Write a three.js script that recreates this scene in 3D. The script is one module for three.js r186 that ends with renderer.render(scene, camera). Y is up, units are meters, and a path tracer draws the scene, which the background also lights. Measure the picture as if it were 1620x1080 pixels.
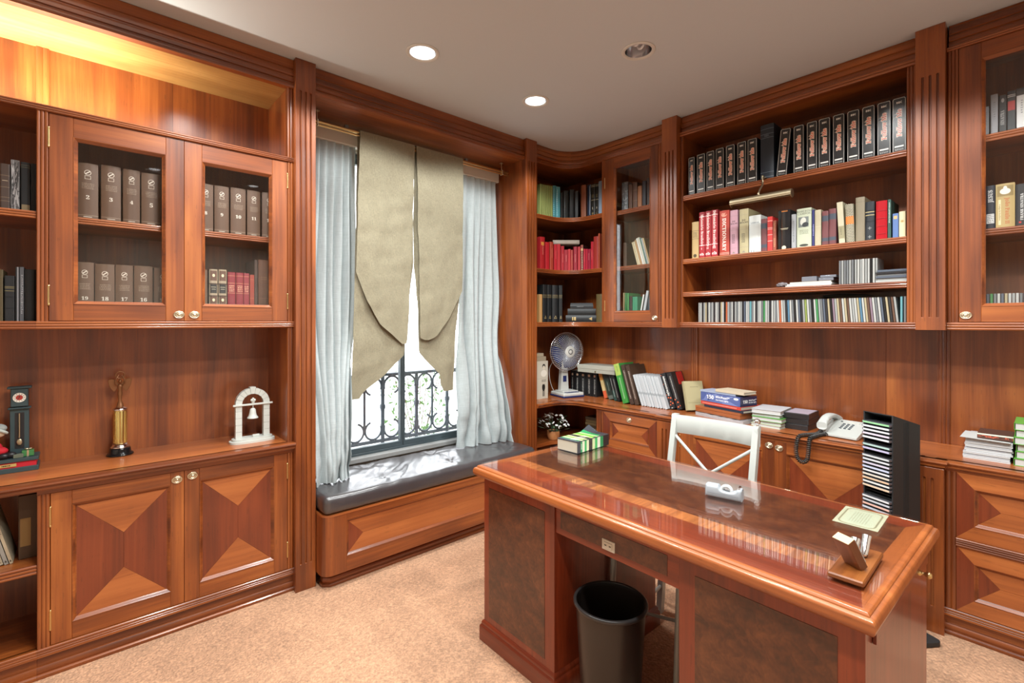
import * as THREE from 'three';
import { mergeGeometries, mergeVertices, toCreasedNormals } from 'three/addons/utils/BufferGeometryUtils.js';
import { RoundedBoxGeometry } from 'three/addons/geometries/RoundedBoxGeometry.js';
import { RectAreaLightUniformsLib } from 'three/addons/lights/RectAreaLightUniformsLib.js';

// ---------------------------------------------------------------- camera, sky, exposure
const scene = new THREE.Scene();
const renderer = new THREE.WebGLRenderer({ antialias: true });
renderer.toneMapping = THREE.LinearToneMapping;
renderer.toneMappingExposure = 0.76;
renderer.shadowMap.enabled = true;
RectAreaLightUniformsLib.init();
const camera = new THREE.PerspectiveCamera(2 * Math.atan(540 / 762.5) * 180 / Math.PI, 1.5, 0.05, 200);
camera.position.set(0, 1.38, 0);
camera.lookAt(0.6656, 1.38, -0.7463);
camera.setViewOffset(1620, 1080, 0, 31, 1620, 1080);      // level camera, lens shifted so that verticals stay upright
scene.background = new THREE.Color(0.93, 0.97, 1.0);       // bright overcast sky
scene.backgroundIntensity = 7.0;
const LAMP = 6.5;                                            // candela of one recessed downlight
const CEIL = 2.726;

// ---------------------------------------------------------------- random numbers, names, tags
function mulberry(a) { return () => { a |= 0; a = a + 0x6D2B79F5 | 0; let t = Math.imul(a ^ a >>> 15, 1 | a); t = t + Math.imul(t ^ t >>> 7, 61 | t) ^ t; return ((t ^ t >>> 14) >>> 0) / 4294967296; }; }
const rnd = mulberry(20417);
const rr = (a, b) => a + (b - a) * rnd();
const used = {};
function numbered(n) { const k = used[n] = (used[n] ?? -1) + 1; return k ? n + '_' + String(k).padStart(3, '0') : n; }
function thing(name, label, category, at = [0, 0, 0], turn = 0, group) {
  const o = new THREE.Group(); o.name = numbered(name); scene.add(o);
  o.position.set(...at); o.rotation.y = turn; o.userData = { label, category };
  if (group) o.userData.group = group;
  return o;
}
function mesh(name, geo, mat, parent, label) {
  const m = new THREE.Mesh(Array.isArray(geo) ? join(geo) : geo, mat);
  m.name = name; m.castShadow = m.receiveShadow = true;
  if (label) m.userData.label = label;
  parent.add(m); return m;
}
function solo(name, geo, mat, label, category, group) {
  const m = mesh(numbered(name), geo, mat, scene); m.userData = { label, category };
  if (group) m.userData.group = group;
  return m;
}
function struct(name, geo, mat) { const m = mesh(name, geo, mat, scene); m.userData = { kind: 'structure' }; return m; }
// moves the origin of a thing built in wall coordinates to its base
function rebase(t, bx, by, bz) {
  const v = new THREE.Vector3(bx, by, bz);
  const go = (o) => { for (const c of o.children) { if (c.isLight) { c.position.sub(v); if (c.target) c.target.position.sub(v); } else if (c.position.lengthSq() > 0) c.position.sub(v); else { if (c.geometry) c.geometry.translate(-bx, -by, -bz); go(c); } } };
  go(t);
  t.position.add(v.clone().applyEuler(t.rotation));
  return t;
}
const ONES = ['', 'first', 'second', 'third', 'fourth', 'fifth', 'sixth', 'seventh', 'eighth', 'ninth', 'tenth', 'eleventh', 'twelfth', 'thirteenth', 'fourteenth', 'fifteenth', 'sixteenth', 'seventeenth', 'eighteenth', 'nineteenth'];
const TENS = ['', '', 'twenty', 'thirty', 'forty', 'fifty', 'sixty', 'seventy', 'eighty', 'ninety'];
function ord(n) { if (n < 20) return ONES[n]; if (n % 10 === 0) return TENS[n / 10].replace(/y$/, 'ieth'); return TENS[Math.floor(n / 10)] + '-' + ONES[n % 10]; }

// ---------------------------------------------------------------- geometry helpers
function plain(g) {
  if (g.index) g = g.toNonIndexed();
  for (const k of Object.keys(g.attributes)) if (!['position', 'normal', 'uv'].includes(k)) g.deleteAttribute(k);
  if (!g.attributes.normal) g.computeVertexNormals();
  if (!g.attributes.uv) g.setAttribute('uv', new THREE.BufferAttribute(new Float32Array(g.attributes.position.count * 2), 2));
  return g;
}
function join(list) { return list.length === 1 ? plain(list[0]) : mergeGeometries(list.map(plain)); }
const UVS = { s: 0.62, t: 1.7 };
// uv in metres; the grain axis runs along v
function grainUV(g, grain = 'y', off) {
  g = plain(g);
  const p = g.attributes.position, n = g.attributes.normal, uv = g.attributes.uv, G = 'xyz'.indexOf(grain);
  const ou = off ? off[0] : rnd() * 7, ov = off ? off[1] : rnd() * 7;
  for (let i = 0; i < p.count; i += 3) {
    let nx = 0, ny = 0, nz = 0;
    for (let k = 0; k < 3; k++) { nx += n.getX(i + k); ny += n.getY(i + k); nz += n.getZ(i + k); }
    const a = [Math.abs(nx), Math.abs(ny), Math.abs(nz)], d = a.indexOf(Math.max(...a));
    let vAx = G, uAx = [0, 1, 2].find((q) => q !== d && q !== G);
    if (d === G) { uAx = (d + 1) % 3; vAx = (d + 2) % 3; }
    for (let k = 0; k < 3; k++) {
      const c = [p.getX(i + k), p.getY(i + k), p.getZ(i + k)];
      uv.setXY(i + k, ou + c[uAx] / UVS.s + (d === 1 ? 0 : 0), ov + c[vAx] / UVS.t);
    }
  }
  return g;
}
// box with chamfered edges between two corners
function cbox(x0, x1, y0, y1, z0, z1, c = 0.0012) {
  const w = x1 - x0, h = y1 - y0, d = z1 - z0;
  c = Math.min(c, w / 3, h / 3, d / 3);
  if (c <= 0) { const g = new THREE.BoxGeometry(w, h, d); g.translate((x0 + x1) / 2, (y0 + y1) / 2, (z0 + z1) / 2); return plain(g); }
  const P = [], A = [w / 2, h / 2, d / 2];
  const v = (s, ax) => s.map((q, i) => q * (i === ax ? A[i] : A[i] - c));
  const tri = (a, b, e) => { const ab = b.map((q, i) => q - a[i]), ae = e.map((q, i) => q - a[i]); const n = [ab[1] * ae[2] - ab[2] * ae[1], ab[2] * ae[0] - ab[0] * ae[2], ab[0] * ae[1] - ab[1] * ae[0]]; const m = a.map((q, i) => q + b[i] + e[i]); if (n[0] * m[0] + n[1] * m[1] + n[2] * m[2] < 0) P.push(...a, ...e, ...b); else P.push(...a, ...b, ...e); };
  for (let ax = 0; ax < 3; ax++) for (const s of [-1, 1]) {
    const [b, e] = [0, 1, 2].filter((q) => q !== ax); const S = (i, j) => { const q = [0, 0, 0]; q[ax] = s; q[b] = i; q[e] = j; return v(q, ax); };
    tri(S(-1, -1), S(1, -1), S(1, 1)); tri(S(-1, -1), S(1, 1), S(-1, 1));
  }
  for (let ax = 0; ax < 3; ax++) { const [b, e] = [0, 1, 2].filter((q) => q !== ax); for (const i of [-1, 1]) for (const j of [-1, 1]) {
    const S = (k, face) => { const q = [0, 0, 0]; q[ax] = k; q[b] = i; q[e] = j; return v(q, face); };
    tri(S(-1, b), S(1, b), S(1, e)); tri(S(-1, b), S(1, e), S(-1, e)); } }
  for (const i of [-1, 1]) for (const j of [-1, 1]) for (const k of [-1, 1]) tri(v([i, j, k], 0), v([i, j, k], 1), v([i, j, k], 2));
  const g = new THREE.BufferGeometry(); g.setAttribute('position', new THREE.BufferAttribute(new Float32Array(P), 3)); g.computeVertexNormals();
  g.translate((x0 + x1) / 2, (y0 + y1) / 2, (z0 + z1) / 2);
  return plain(g);
}
const wb = (x0, x1, y0, y1, z0, z1, grain = 'y', c) => grainUV(cbox(x0, x1, y0, y1, z0, z1, c), grain);
function fromTris(P, crease = 0.6) {
  let g = new THREE.BufferGeometry(); g.setAttribute('position', new THREE.BufferAttribute(new Float32Array(P), 3));
  return plain(toCreasedNormals(g, crease));
}
// prism: polygon (u,v) run from a0 to a1; map turns (u,v,a) into xyz
function prism(poly, a0, a1, map, crease = 0.7) {
  const P = [], n = poly.length;
  for (let i = 0; i < n; i++) { const p = poly[i], q = poly[(i + 1) % n]; const A = map(p[0], p[1], a0), B = map(q[0], q[1], a0), C = map(q[0], q[1], a1), D = map(p[0], p[1], a1); P.push(...A, ...B, ...C, ...A, ...C, ...D); }
  const V = poly.map((p) => new THREE.Vector2(...p));
  for (const f of THREE.ShapeUtils.triangulateShape(V, [])) for (const a of [a0, a1]) P.push(...f.flatMap((k) => map(poly[k][0], poly[k][1], a)));
  return fromTris(P, crease);
}
// sweep of a closed profile [(n,h)] along a plane path; n to the left of the path
function sweep(path, prof, map, closed = false, crease = 0.7) {
  const N = path.length, M = prof.length, P = [], rings = [];
  for (let i = 0; i < N; i++) {
    const a = path[closed ? (i + N - 1) % N : Math.max(0, i - 1)], b = path[i], c = path[closed ? (i + 1) % N : Math.min(N - 1, i + 1)];
    let d0 = [b[0] - a[0], b[1] - a[1]], d1 = [c[0] - b[0], c[1] - b[1]]; const l0 = Math.hypot(...d0), l1 = Math.hypot(...d1);
    if (!l0) d0 = d1.map((q) => q / l1); else d0 = d0.map((q) => q / l0);
    if (!l1) d1 = d0; else d1 = d1.map((q) => q / l1);
    let n = [-(d0[1] + d1[1]), d0[0] + d1[0]]; const ln = Math.hypot(...n); n = n.map((q) => q / ln);
    const k = 1 / Math.max(0.3, n[0] * -d1[1] + n[1] * d1[0]);
    rings.push(prof.map(([u, h]) => map(b[0] + n[0] * u * k, b[1] + n[1] * u * k, h)));
  }
  const S = closed ? N : N - 1;
  for (let i = 0; i < S; i++) { const r = rings[i], q = rings[(i + 1) % N]; for (let j = 0; j < M; j++) { const e = (j + 1) % M; P.push(...r[j], ...r[e], ...q[e], ...r[j], ...q[e], ...q[j]); } }
  if (!closed) for (const r of [rings[0], rings[N - 1]]) for (const f of THREE.ShapeUtils.triangulateShape(prof.map((p) => new THREE.Vector2(...p)), [])) P.push(...f.flatMap((k) => r[k]));
  return fromTris(P, crease);
}
const XZ = (a, b, h) => [a, h, b], XY = (a, b, h) => [a, b, h];
// front edge with round reeds, between v0 and v1, from depth zb out to zf
function reedPoly(v0, v1, zb, zf, n = 3) {
  const w = (v1 - v0) / n, p = [[v0, zb]], r = Math.min(0.0045, w * 0.45);
  for (let i = 0; i < n; i++) for (let k = 0; k <= 5; k++) { const a = Math.PI * k / 5; p.push([v0 + w * (i + 0.5) - Math.cos(a) * w * 0.47, zf - r + Math.sin(a) * r]); }
  p.push([v1, zb]); return p;
}
const reedH = (x0, x1, y0, y1, zb, zf, n) => grainUV(prism(reedPoly(y0, y1, zb, zf, n), x0, x1, (u, v, a) => [a, u, v]), 'x');
const reedV = (x0, x1, y0, y1, zb, zf, n) => grainUV(prism(reedPoly(x0, x1, zb, zf, n), y0, y1, (u, v, a) => [u, a, v]), 'y');
function cyl(r0, r1, h, x, y, z, seg = 20, axis = 'y') { const g = new THREE.CylinderGeometry(r1, r0, h, seg); if (axis === 'x') g.rotateZ(-Math.PI / 2); if (axis === 'z') g.rotateX(Math.PI / 2); g.translate(x, y, z); return plain(g); }
function ball(r, x, y, z, s = [1, 1, 1], w = 16, h = 12) { const g = new THREE.SphereGeometry(r, w, h); g.scale(...s); g.translate(x, y, z); return plain(g); }
function lathe(pts, seg = 28) { return plain(new THREE.LatheGeometry(pts.map((p) => new THREE.Vector2(...p)), seg)); }
function tube(pts, r, seg = 24, rad = 8, closed = false) { return plain(new THREE.TubeGeometry(new THREE.CatmullRomCurve3(pts.map((p) => new THREE.Vector3(...p)), closed), seg, r, rad, closed)); }
function rod(a, b, r, seg = 10) { const A = new THREE.Vector3(...a), B = new THREE.Vector3(...b), d = B.clone().sub(A); const g = new THREE.CylinderGeometry(r, r, d.length(), seg); g.applyQuaternion(new THREE.Quaternion().setFromUnitVectors(new THREE.Vector3(0, 1, 0), d.normalize())); g.translate((A.x + B.x) / 2, (A.y + B.y) / 2, (A.z + B.z) / 2); return plain(g); }
function rbox(w, h, d, r, x = 0, y = 0, z = 0, s = 3) { const g = new RoundedBoxGeometry(w, h, d, s, r); g.translate(x, y, z); return plain(g); }
function grid(nu, nv, f) {           // surface from f(u,v)
  const P = [], I = [], U = [];
  for (let j = 0; j <= nv; j++) for (let i = 0; i <= nu; i++) { P.push(...f(i / nu, j / nv)); U.push(i / nu, j / nv); }
  for (let j = 0; j < nv; j++) for (let i = 0; i < nu; i++) { const a = j * (nu + 1) + i, b = a + 1, c = a + nu + 1, d = c + 1; I.push(a, b, d, a, d, c); }
  const g = new THREE.BufferGeometry(); g.setAttribute('position', new THREE.BufferAttribute(new Float32Array(P), 3)); g.setAttribute('uv', new THREE.BufferAttribute(new Float32Array(U), 2)); g.setIndex(I); g.computeVertexNormals();
  return g;
}
function cloth(nu, nv, f, t = 0.0012) {   // a sheet with two faces and a hem
  const front = grid(nu, nv, f), n = front.attributes.normal, p = front.attributes.position;
  const back = front.clone(), q = back.attributes.position;
  for (let i = 0; i < p.count; i++) q.setXYZ(i, p.getX(i) - n.getX(i) * t, p.getY(i) - n.getY(i) * t, p.getZ(i) - n.getZ(i) * t);
  back.setIndex(Array.from(back.index.array).reverse()); back.computeVertexNormals();
  return join([front, back]);
}

// ---------------------------------------------------------------- computed textures
function lattice(seed, n) { const r = mulberry(seed), a = new Float32Array(n * n); for (let i = 0; i < a.length; i++) a[i] = r(); return a; }
function vnoise(L, n, x, y, px, py) { // periodic value noise
  const xi = Math.floor(x), yi = Math.floor(y), fx = x - xi, fy = y - yi, sx = fx * fx * (3 - 2 * fx), sy = fy * fy * (3 - 2 * fy);
  const X0 = ((xi % px) + px) % px, X1 = (X0 + 1) % px, Y0 = ((yi % py) + py) % py, Y1 = (Y0 + 1) % py;
  const a = L[(Y0 % n) * n + X0 % n], b = L[(Y0 % n) * n + X1 % n], c = L[(Y1 % n) * n + X0 % n], d = L[(Y1 % n) * n + X1 % n];
  return a + (b - a) * sx + (c - a) * sy + (a - b - c + d) * sx * sy;
}
function texture(w, h, fn, srgb = true) {
  const d = new Uint8Array(w * h * 4);
  for (let y = 0; y < h; y++) for (let x = 0; x < w; x++) { const c = fn(x / w, y / h); const i = (y * w + x) * 4; d[i] = Math.max(0, Math.min(255, c[0])); d[i + 1] = Math.max(0, Math.min(255, c[1])); d[i + 2] = Math.max(0, Math.min(255, c[2])); d[i + 3] = 255; }
  const t = new THREE.DataTexture(d, w, h); t.wrapS = t.wrapT = THREE.RepeatWrapping; t.magFilter = THREE.LinearFilter; t.minFilter = THREE.LinearMipmapLinearFilter; t.generateMipmaps = true;
  if (srgb) t.colorSpace = THREE.SRGBColorSpace; t.needsUpdate = true; return t;
}
const mixc = (a, b, t) => a.map((q, i) => q + (b[i] - q) * t);
function woodTexture(seed, dark, mid, light, figure = 1) {
  const L = lattice(seed, 256);
  return texture(512, 1024, (u, v) => {
    const warp = vnoise(L, 256, u * 5, v * 3, 5, 3) * 0.9 + vnoise(L, 256, u * 9 + 31, v * 7, 9, 7) * 0.35;
    const broad = vnoise(L, 256, u * 9 + warp * 1.4, v * 2 + 17, 9, 2);
    const line = vnoise(L, 256, u * 70 + warp * 4, v * 3 + 5, 70, 3);
    const fine = vnoise(L, 256, u * 230 + 3, v * 14, 230, 14);
    const rib = vnoise(L, 256, u * 14 + 60, v * 12 + 9, 14, 12);
    const t = 0.5 + (broad - 0.5) * 0.8 * figure + (line - 0.5) * 0.28 + (rib - 0.5) * 0.34 * figure + (fine - 0.5) * 0.16;
    const c = t < 0.5 ? mixc(dark, mid, Math.max(0, t) * 2) : mixc(mid, light, Math.min(1, (t - 0.5) * 2));
    const pore = vnoise(L, 256, u * 250 + 11, v * 40 + 2, 250, 40) > 0.9 ? 0.9 : 1;
    return c.map((q) => q * pore);
  });
}
const TW = woodTexture(11, [96, 44, 16], [137, 70, 27], [176, 102, 45]);
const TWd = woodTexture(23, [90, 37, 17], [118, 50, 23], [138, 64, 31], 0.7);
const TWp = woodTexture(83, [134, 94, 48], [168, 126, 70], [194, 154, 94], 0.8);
const TWr = woodTexture(29, [94, 34, 15], [128, 50, 22], [152, 68, 31], 0.7);
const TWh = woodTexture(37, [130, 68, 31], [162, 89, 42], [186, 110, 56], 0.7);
function burlTexture() {
  const L = lattice(91, 256);
  return texture(1024, 1024, (u, v) => {
    const a = vnoise(L, 256, u * 16, v * 16, 16, 16), b = vnoise(L, 256, u * 34 + a * 3, v * 34 + 40, 34, 34), c = vnoise(L, 256, u * 90 + b * 4, v * 90 + a * 4, 90, 90), d = vnoise(L, 256, u * 200, v * 120, 200, 120);
    const t = 0.5 + (a - 0.5) * 0.5 + (b - 0.5) * 0.5 + (c - 0.5) * 0.4 + (d - 0.5) * 0.2;
    return t < 0.5 ? mixc([58, 27, 13], [84, 42, 20], Math.max(0, t) * 2) : mixc([84, 42, 20], [108, 60, 31], Math.min(1, t * 2 - 1));
  });
}
const TBurl = burlTexture();
function crossTexture() { const L = lattice(53, 256); return texture(512, 64, (u, v) => { const t = vnoise(L, 256, u * 120, v * 2, 120, 2) * 0.7 + vnoise(L, 256, u * 20 + 7, v, 20, 1) * 0.5; return mixc([118, 62, 29], [178, 110, 58], Math.min(1, t)); }); }
const TCross = crossTexture();
const LC = lattice(71, 256);
const TCarpet = texture(1024, 1024, (u, v) => { const a = vnoise(LC, 256, u * 250, v * 250, 250, 250), b = vnoise(LC, 256, u * 120 + 9, v * 120, 120, 120), c = vnoise(LC, 256, u * 5, v * 4, 5, 4), e = vnoise(LC, 256, u * 16 + 3, v * 14, 16, 14); const k = 0.8 + 0.2 * a + 0.1 * b + 0.1 * (c - 0.5) + 0.07 * (e - 0.5); return [196 * k, 152 * k, 120 * k]; });
const TCarpetB = texture(1024, 1024, (u, v) => { const a = vnoise(LC, 256, u * 250 + 4, v * 250, 250, 250), b = vnoise(LC, 256, u * 110, v * 110, 110, 110); const q = 255 * (0.6 * a + 0.4 * b); return [q, q, q]; }, false);
const TLinen = texture(512, 512, (u, v) => { const a = vnoise(LC, 256, u * 220, v * 24, 220, 24), b = vnoise(LC, 256, u * 24 + 8, v * 220, 24, 220), c = vnoise(LC, 256, u * 7, v * 7, 7, 7); const k = 0.8 + 0.14 * a + 0.12 * b + 0.02 * c; return [150 * k, 142 * k, 118 * k]; });
const TSheer = texture(512, 512, (u, v) => { const a = vnoise(LC, 256, u * 240, v * 12, 240, 12), b = vnoise(LC, 256, u * 14 + 8, v * 240, 14, 240); const k = 0.9 + 0.06 * a + 0.06 * b; return [180 * k, 189 * k, 190 * k]; });
const TLeatherB = texture(512, 512, (u, v) => { const a = vnoise(LC, 256, u * 90, v * 90, 90, 90), b = vnoise(LC, 256, u * 40, v * 40, 40, 40); const q = 255 * (0.5 * a + 0.5 * b); return [q, q, q]; }, false);
const rep = (t, x, y = x) => { const c = t.clone(); c.repeat.set(x, y); c.needsUpdate = true; return c; };

// ---------------------------------------------------------------- materials
const lin = (r, g, b) => new THREE.Color().setRGB(r, g, b);
const phys = (o) => new THREE.MeshPhysicalMaterial(o);
const flatMats = {};
function paint(hex, rough = 0.55, extra = {}) { const k = hex + '|' + rough + JSON.stringify(extra); return flatMats[k] ??= phys({ color: hex, roughness: rough, ...extra }); }
const varnish = { roughness: 0.42, clearcoat: 0.55, clearcoatRoughness: 0.16 };
const M = {
  wood: phys({ map: TW, ...varnish }), woodDarkSheen: phys({ map: TWd, ...varnish }), woodLightSheen: phys({ map: TWh, ...varnish }),  // veneer sheen painted in
  woodPaleLit: phys({ map: TWp, ...varnish }), woodRed: phys({ map: TWr, ...varnish }),  // pale tint of the niche soffit has lamp brightness painted in
  burl: phys({ map: rep(TBurl, 1), ...varnish }), cross: phys({ map: TCross, ...varnish }),
  ceiling: phys({ color: lin(0.54, 0.56, 0.575), roughness: 0.95 }), wall: phys({ color: lin(0.5, 0.44, 0.36), roughness: 0.9 }),
  carpet: phys({ map: TCarpet, bumpMap: TCarpetB, bumpScale: 0.006, roughness: 1, sheen: 0.4, sheenRoughness: 0.8, sheenColor: lin(0.6, 0.5, 0.4) }),
  brass: phys({ color: lin(0.72, 0.52, 0.24), metalness: 1, roughness: 0.28 }), brassPale: phys({ color: lin(0.74, 0.66, 0.5), metalness: 1, roughness: 0.3 }),
  brassAged: phys({ color: lin(0.5, 0.43, 0.29), metalness: 1, roughness: 0.38 }),
  glass: phys({ color: 0xffffff, transmission: 1, thickness: 0, roughness: 0.02, ior: 1.5 }),
  chrome: phys({ color: lin(0.8, 0.8, 0.82), metalness: 1, roughness: 0.15 }), iron: phys({ color: lin(0.09, 0.11, 0.135), roughness: 0.5, metalness: 0.3 }),
  frame: phys({ color: lin(0.05, 0.07, 0.08), roughness: 0.4 }), sill: phys({ color: lin(0.24, 0.24, 0.235), roughness: 0.5 }),
  linen: phys({ map: rep(TLinen, 2, 5), roughness: 0.95, transmission: 0.12, thickness: 0 }),
  sheer: phys({ map: rep(TSheer, 1.5, 6), roughness: 0.95, transmission: 0.12, thickness: 0 }),
  leather: phys({ color: lin(0.05, 0.045, 0.048), roughness: 0.3, bumpMap: rep(TLeatherB, 6, 2), bumpScale: 0.0005, clearcoat: 0.9, clearcoatRoughness: 0.22 }),
  white: phys({ color: lin(0.47, 0.5, 0.475), roughness: 0.35, clearcoat: 0.3 }), offwhite: phys({ color: lin(0.62, 0.6, 0.53), roughness: 0.6 }),
  paper: phys({ color: lin(0.5, 0.505, 0.49), roughness: 0.9 }), pages: phys({ color: lin(0.46, 0.41, 0.32), roughness: 0.95 }),
  black: phys({ color: lin(0.012, 0.012, 0.014), roughness: 0.4 }), blackMatt: phys({ color: lin(0.018, 0.018, 0.02), roughness: 0.7 }),
};
const BACK = M.wood;
// ---------------------------------------------------------------- the room shell
const X0 = -1.25, X1 = 3.27, Z0 = -2.96, Z1 = 1.2;
{
  const f = new THREE.BoxGeometry(X1 - X0 + 0.2, 0.06, Z1 - Z0 + 0.2); f.translate((X0 + X1) / 2, -0.03, (Z0 + Z1) / 2);
  const g = plain(f), p = g.attributes.position; for (let i = 0; i < p.count; i++) g.attributes.uv.setXY(i, p.getX(i) / 1.3, p.getZ(i) / 1.3);
  struct('floor', g, M.carpet);
  // back wall with the window opening
  struct('wall_back', [cbox(X0, 1.02, 0, CEIL, -3.16, Z0, 0), cbox(2.32, X1, 0, CEIL, -3.16, Z0, 0), cbox(1.02, 2.32, 0, 0.5, -3.16, Z0, 0), cbox(1.02, 2.32, 2.46, CEIL, -3.16, Z0, 0)], M.wall);
  struct('wall_right', cbox(X1, X1 + 0.12, 0, CEIL, -3.16, Z1 + 0.1, 0), M.wall);
  struct('wall_left', cbox(X0 - 0.12, X0, 0, CEIL, -3.16, Z1 + 0.1, 0), M.wall);
  struct('wall_front', cbox(X0 - 0.12, X1 + 0.12, 0, CEIL, Z1, Z1 + 0.12, 0), M.wall);
}
// ---------------------------------------------------------------- ceiling with recessed downlights
const LX = [0.48, 1.272, 2.063], LZ = [-2.098, -1.37, -0.665, 0.07];
{
  const s = new THREE.Shape([[X0 - 0.1, -Z0 + 0.2], [X0 - 0.1, -Z1 - 0.1], [X1 + 0.1, -Z1 - 0.1], [X1 + 0.1, -Z0 + 0.2]].map((p) => new THREE.Vector2(...p)));
  for (const x of LX) for (const z of LZ) { const h = new THREE.Path(); h.absarc(x, -z, 0.066, 0, Math.PI * 2, true); s.holes.push(h); }
  const g = new THREE.ExtrudeGeometry(s, { depth: 0.16, bevelEnabled: false, curveSegments: 28 }); g.rotateX(-Math.PI / 2); g.translate(0, CEIL, 0);
  struct('ceiling', g, M.ceiling);
}
const lampOn = phys({ color: 0xffffff, emissive: lin(1, 1, 0.98), emissiveIntensity: 5, roughness: 0.6 });
const lampOff = phys({ color: lin(0.75, 0.75, 0.78), roughness: 0.15, metalness: 0 });
const trimWhite = phys({ color: lin(0.62, 0.6, 0.56), roughness: 0.5 });
function downlight(x, z, on, label) {
  const t = thing('recessed_downlight', label, 'ceiling light', [x, CEIL, z], 0, 'recessed ceiling downlights');
  mesh('trim_ring', lathe([[0.0645, 0.001], [0.066, -0.004], [0.078, -0.006], [0.083, -0.002], [0.083, 0], [0.0645, 0.001]], 36), trimWhite, t);
  mesh('reflector', lathe([[0.0648, 0.0], [0.058, 0.05], [0.045, 0.1], [0.0, 0.115], [0.0, 0.118], [0.047, 0.104], [0.06, 0.05], [0.0655, 0.0]], 36), M.chrome, t);
  if (on) {
    mesh('lamp', lathe([[0, 0.008], [0.035, 0.012], [0.054, 0.03], [0.05, 0.06], [0.0, 0.07]], 28), lampOn, t);
    const s = new THREE.SpotLight(lin(0.97, 1, 0.99), LAMP, 0, 1.25, 0.16, 2); s.position.set(0, -0.012, 0); s.target.position.set(0, -2, 0); s.castShadow = true; s.shadow.radius = 3; t.add(s, s.target);
  } else {
    for (const k of [-1, 1]) mesh('lamp', tube([[k * 0.02, 0.095, 0.014], [k * 0.02, 0.03, 0.014], [k * 0.02, 0.02, 0], [k * 0.02, 0.03, -0.014], [k * 0.02, 0.095, -0.014]], 0.007, 24, 8), lampOff, t);
  }
  return t;
}
for (const z of LZ) for (const x of LX) {
  const off = x > 2 && z < -1.2 && z > -1.6;
  const nm = { '0.48|-2.098': 'lit recessed downlight above the left bookcase doors', '1.272|-2.098': 'lit recessed downlight in front of the window, left of the pair', '2.063|-2.098': 'lit recessed downlight nearest the curved corner', '1.272|-1.37': 'lit recessed downlight over the near end of the desk row, top middle', '2.063|-0.665': 'lit recessed downlight between desk and wide open bookcase, top right' }[x + '|' + z];
  downlight(x, z, !off, off ? 'unlit recessed downlight with chrome reflector' : nm ?? 'lit recessed downlight behind the viewer, ' + ['left', 'middle', 'right'][LX.indexOf(x)] + ' of row ' + ONES[LZ.indexOf(z) + 1]);
}

// ---------------------------------------------------------------- joinery helpers
const ZA = -2.60;                       // face of the joinery on the window wall
function shelf(x0, x1, yt, t, zb, zf) { return [wb(x0, x1, yt - t, yt, zb, zf - 0.008, 'x', 0), reedH(x0, x1, yt - t, yt, zf - 0.008, zf, 3)]; }
function fluted(t, name, x0, x1, y0, y1, zb, zf, f0, f1, n = 3) {
  const s = new THREE.Shape([[x0, y0], [x1, y0], [x1, y1], [x0, y1]].map((p) => new THREE.Vector2(...p)));
  const w = 0.0045, pitch = (x1 - x0) * 0.25;
  for (let i = 0; i < n; i++) { const cx = (x0 + x1) / 2 + (i - (n - 1) / 2) * pitch; const h = new THREE.Path(); h.absarc(cx, f1, w, 0, Math.PI, false); h.lineTo(cx - w, f0); h.absarc(cx, f0, w, Math.PI, Math.PI * 2, false); h.closePath(); s.holes.push(h); }
  const g = new THREE.ExtrudeGeometry(s, { depth: 0.008, bevelEnabled: true, bevelSize: 0.0015, bevelThickness: 0.0025, bevelSegments: 2, bevelOffset: -0.0015, curveSegments: 6 }); g.translate(0, 0, zf - 0.0105);
  return mesh(name, [grainUV(g, 'y'), wb(x0, x1, y0, y1, zb, zf - 0.0105, 'y', 0.0015)], M.wood, t);
}
const knobGeo = (() => { const g = lathe([[0, 0.0125], [0.003, 0.0122], [0.0048, 0.0105], [0.0058, 0.0078], [0.0068, 0.0076], [0.0082, 0.0096], [0.0096, 0.0094], [0.0106, 0.007], [0.0112, 0.0046], [0.0128, 0.0044], [0.0142, 0.006], [0.016, 0.0056], [0.0172, 0.003], [0.0175, 0]], 30); g.rotateX(Math.PI / 2); g.scale(1.25, 1, 1); return plain(g); })();
const hingeGeo = join([cyl(0.0042, 0.0042, 0.066, 0, 0, 0, 12), ball(0.0045, 0, 0.036, 0, [1, 1.2, 1], 10, 8), ball(0.0045, 0, -0.036, 0, [1, 1.2, 1], 10, 8)]);
function knob(parent, x, y, z, mat = M.brassPale, s = 1) { const k = mesh('knob', knobGeo, mat, parent, 'oval brass knob'); k.position.set(x, y, z); k.scale.setScalar(s); return k; }
function hinge(parent, x, y, z) { const k = mesh('hinge', hingeGeo, M.brass, parent, 'brass hinge'); k.position.set(x, y, z); return k; }
const BEAD = [[0, 0.0015], [0.0018, 0.0014], [0.0032, -0.0004], [0.0058, -0.0022], [0.0064, -0.0034], [0.0092, -0.0052], [0.0098, -0.0064], [0.0135, -0.009], [0.0135, -0.018], [0, -0.018]];
const rect = (x0, x1, y0, y1) => [[x0, y0], [x1, y0], [x1, y1], [x0, y1]];
function bead(parent, x0, x1, y0, y1, z) { return mesh('bead_moulding', grainUV(sweep(rect(x0, x1, y0, y1), BEAD.map(([n, h]) => [n, z + h]), XY, true), 'x'), M.wood, parent); }
function frameGeo(x0, x1, y0, y1, z, sl, sr, rb, rt, th = 0.022) { return [wb(x0, x0 + sl, y0, y1, z - th, z), wb(x1 - sr, x1, y0, y1, z - th, z), wb(x0 + sl, x1 - sr, y0, y0 + rb, z - th, z - 0.0004, 'x'), wb(x0 + sl, x1 - sr, y1 - rt, y1, z - th, z - 0.0004, 'x')]; }
function poly(pts, z, th, grain) { return grainUV(prism(pts, z - th, z, (u, v, a) => [u, v, a], 0.3), grain); }
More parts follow.
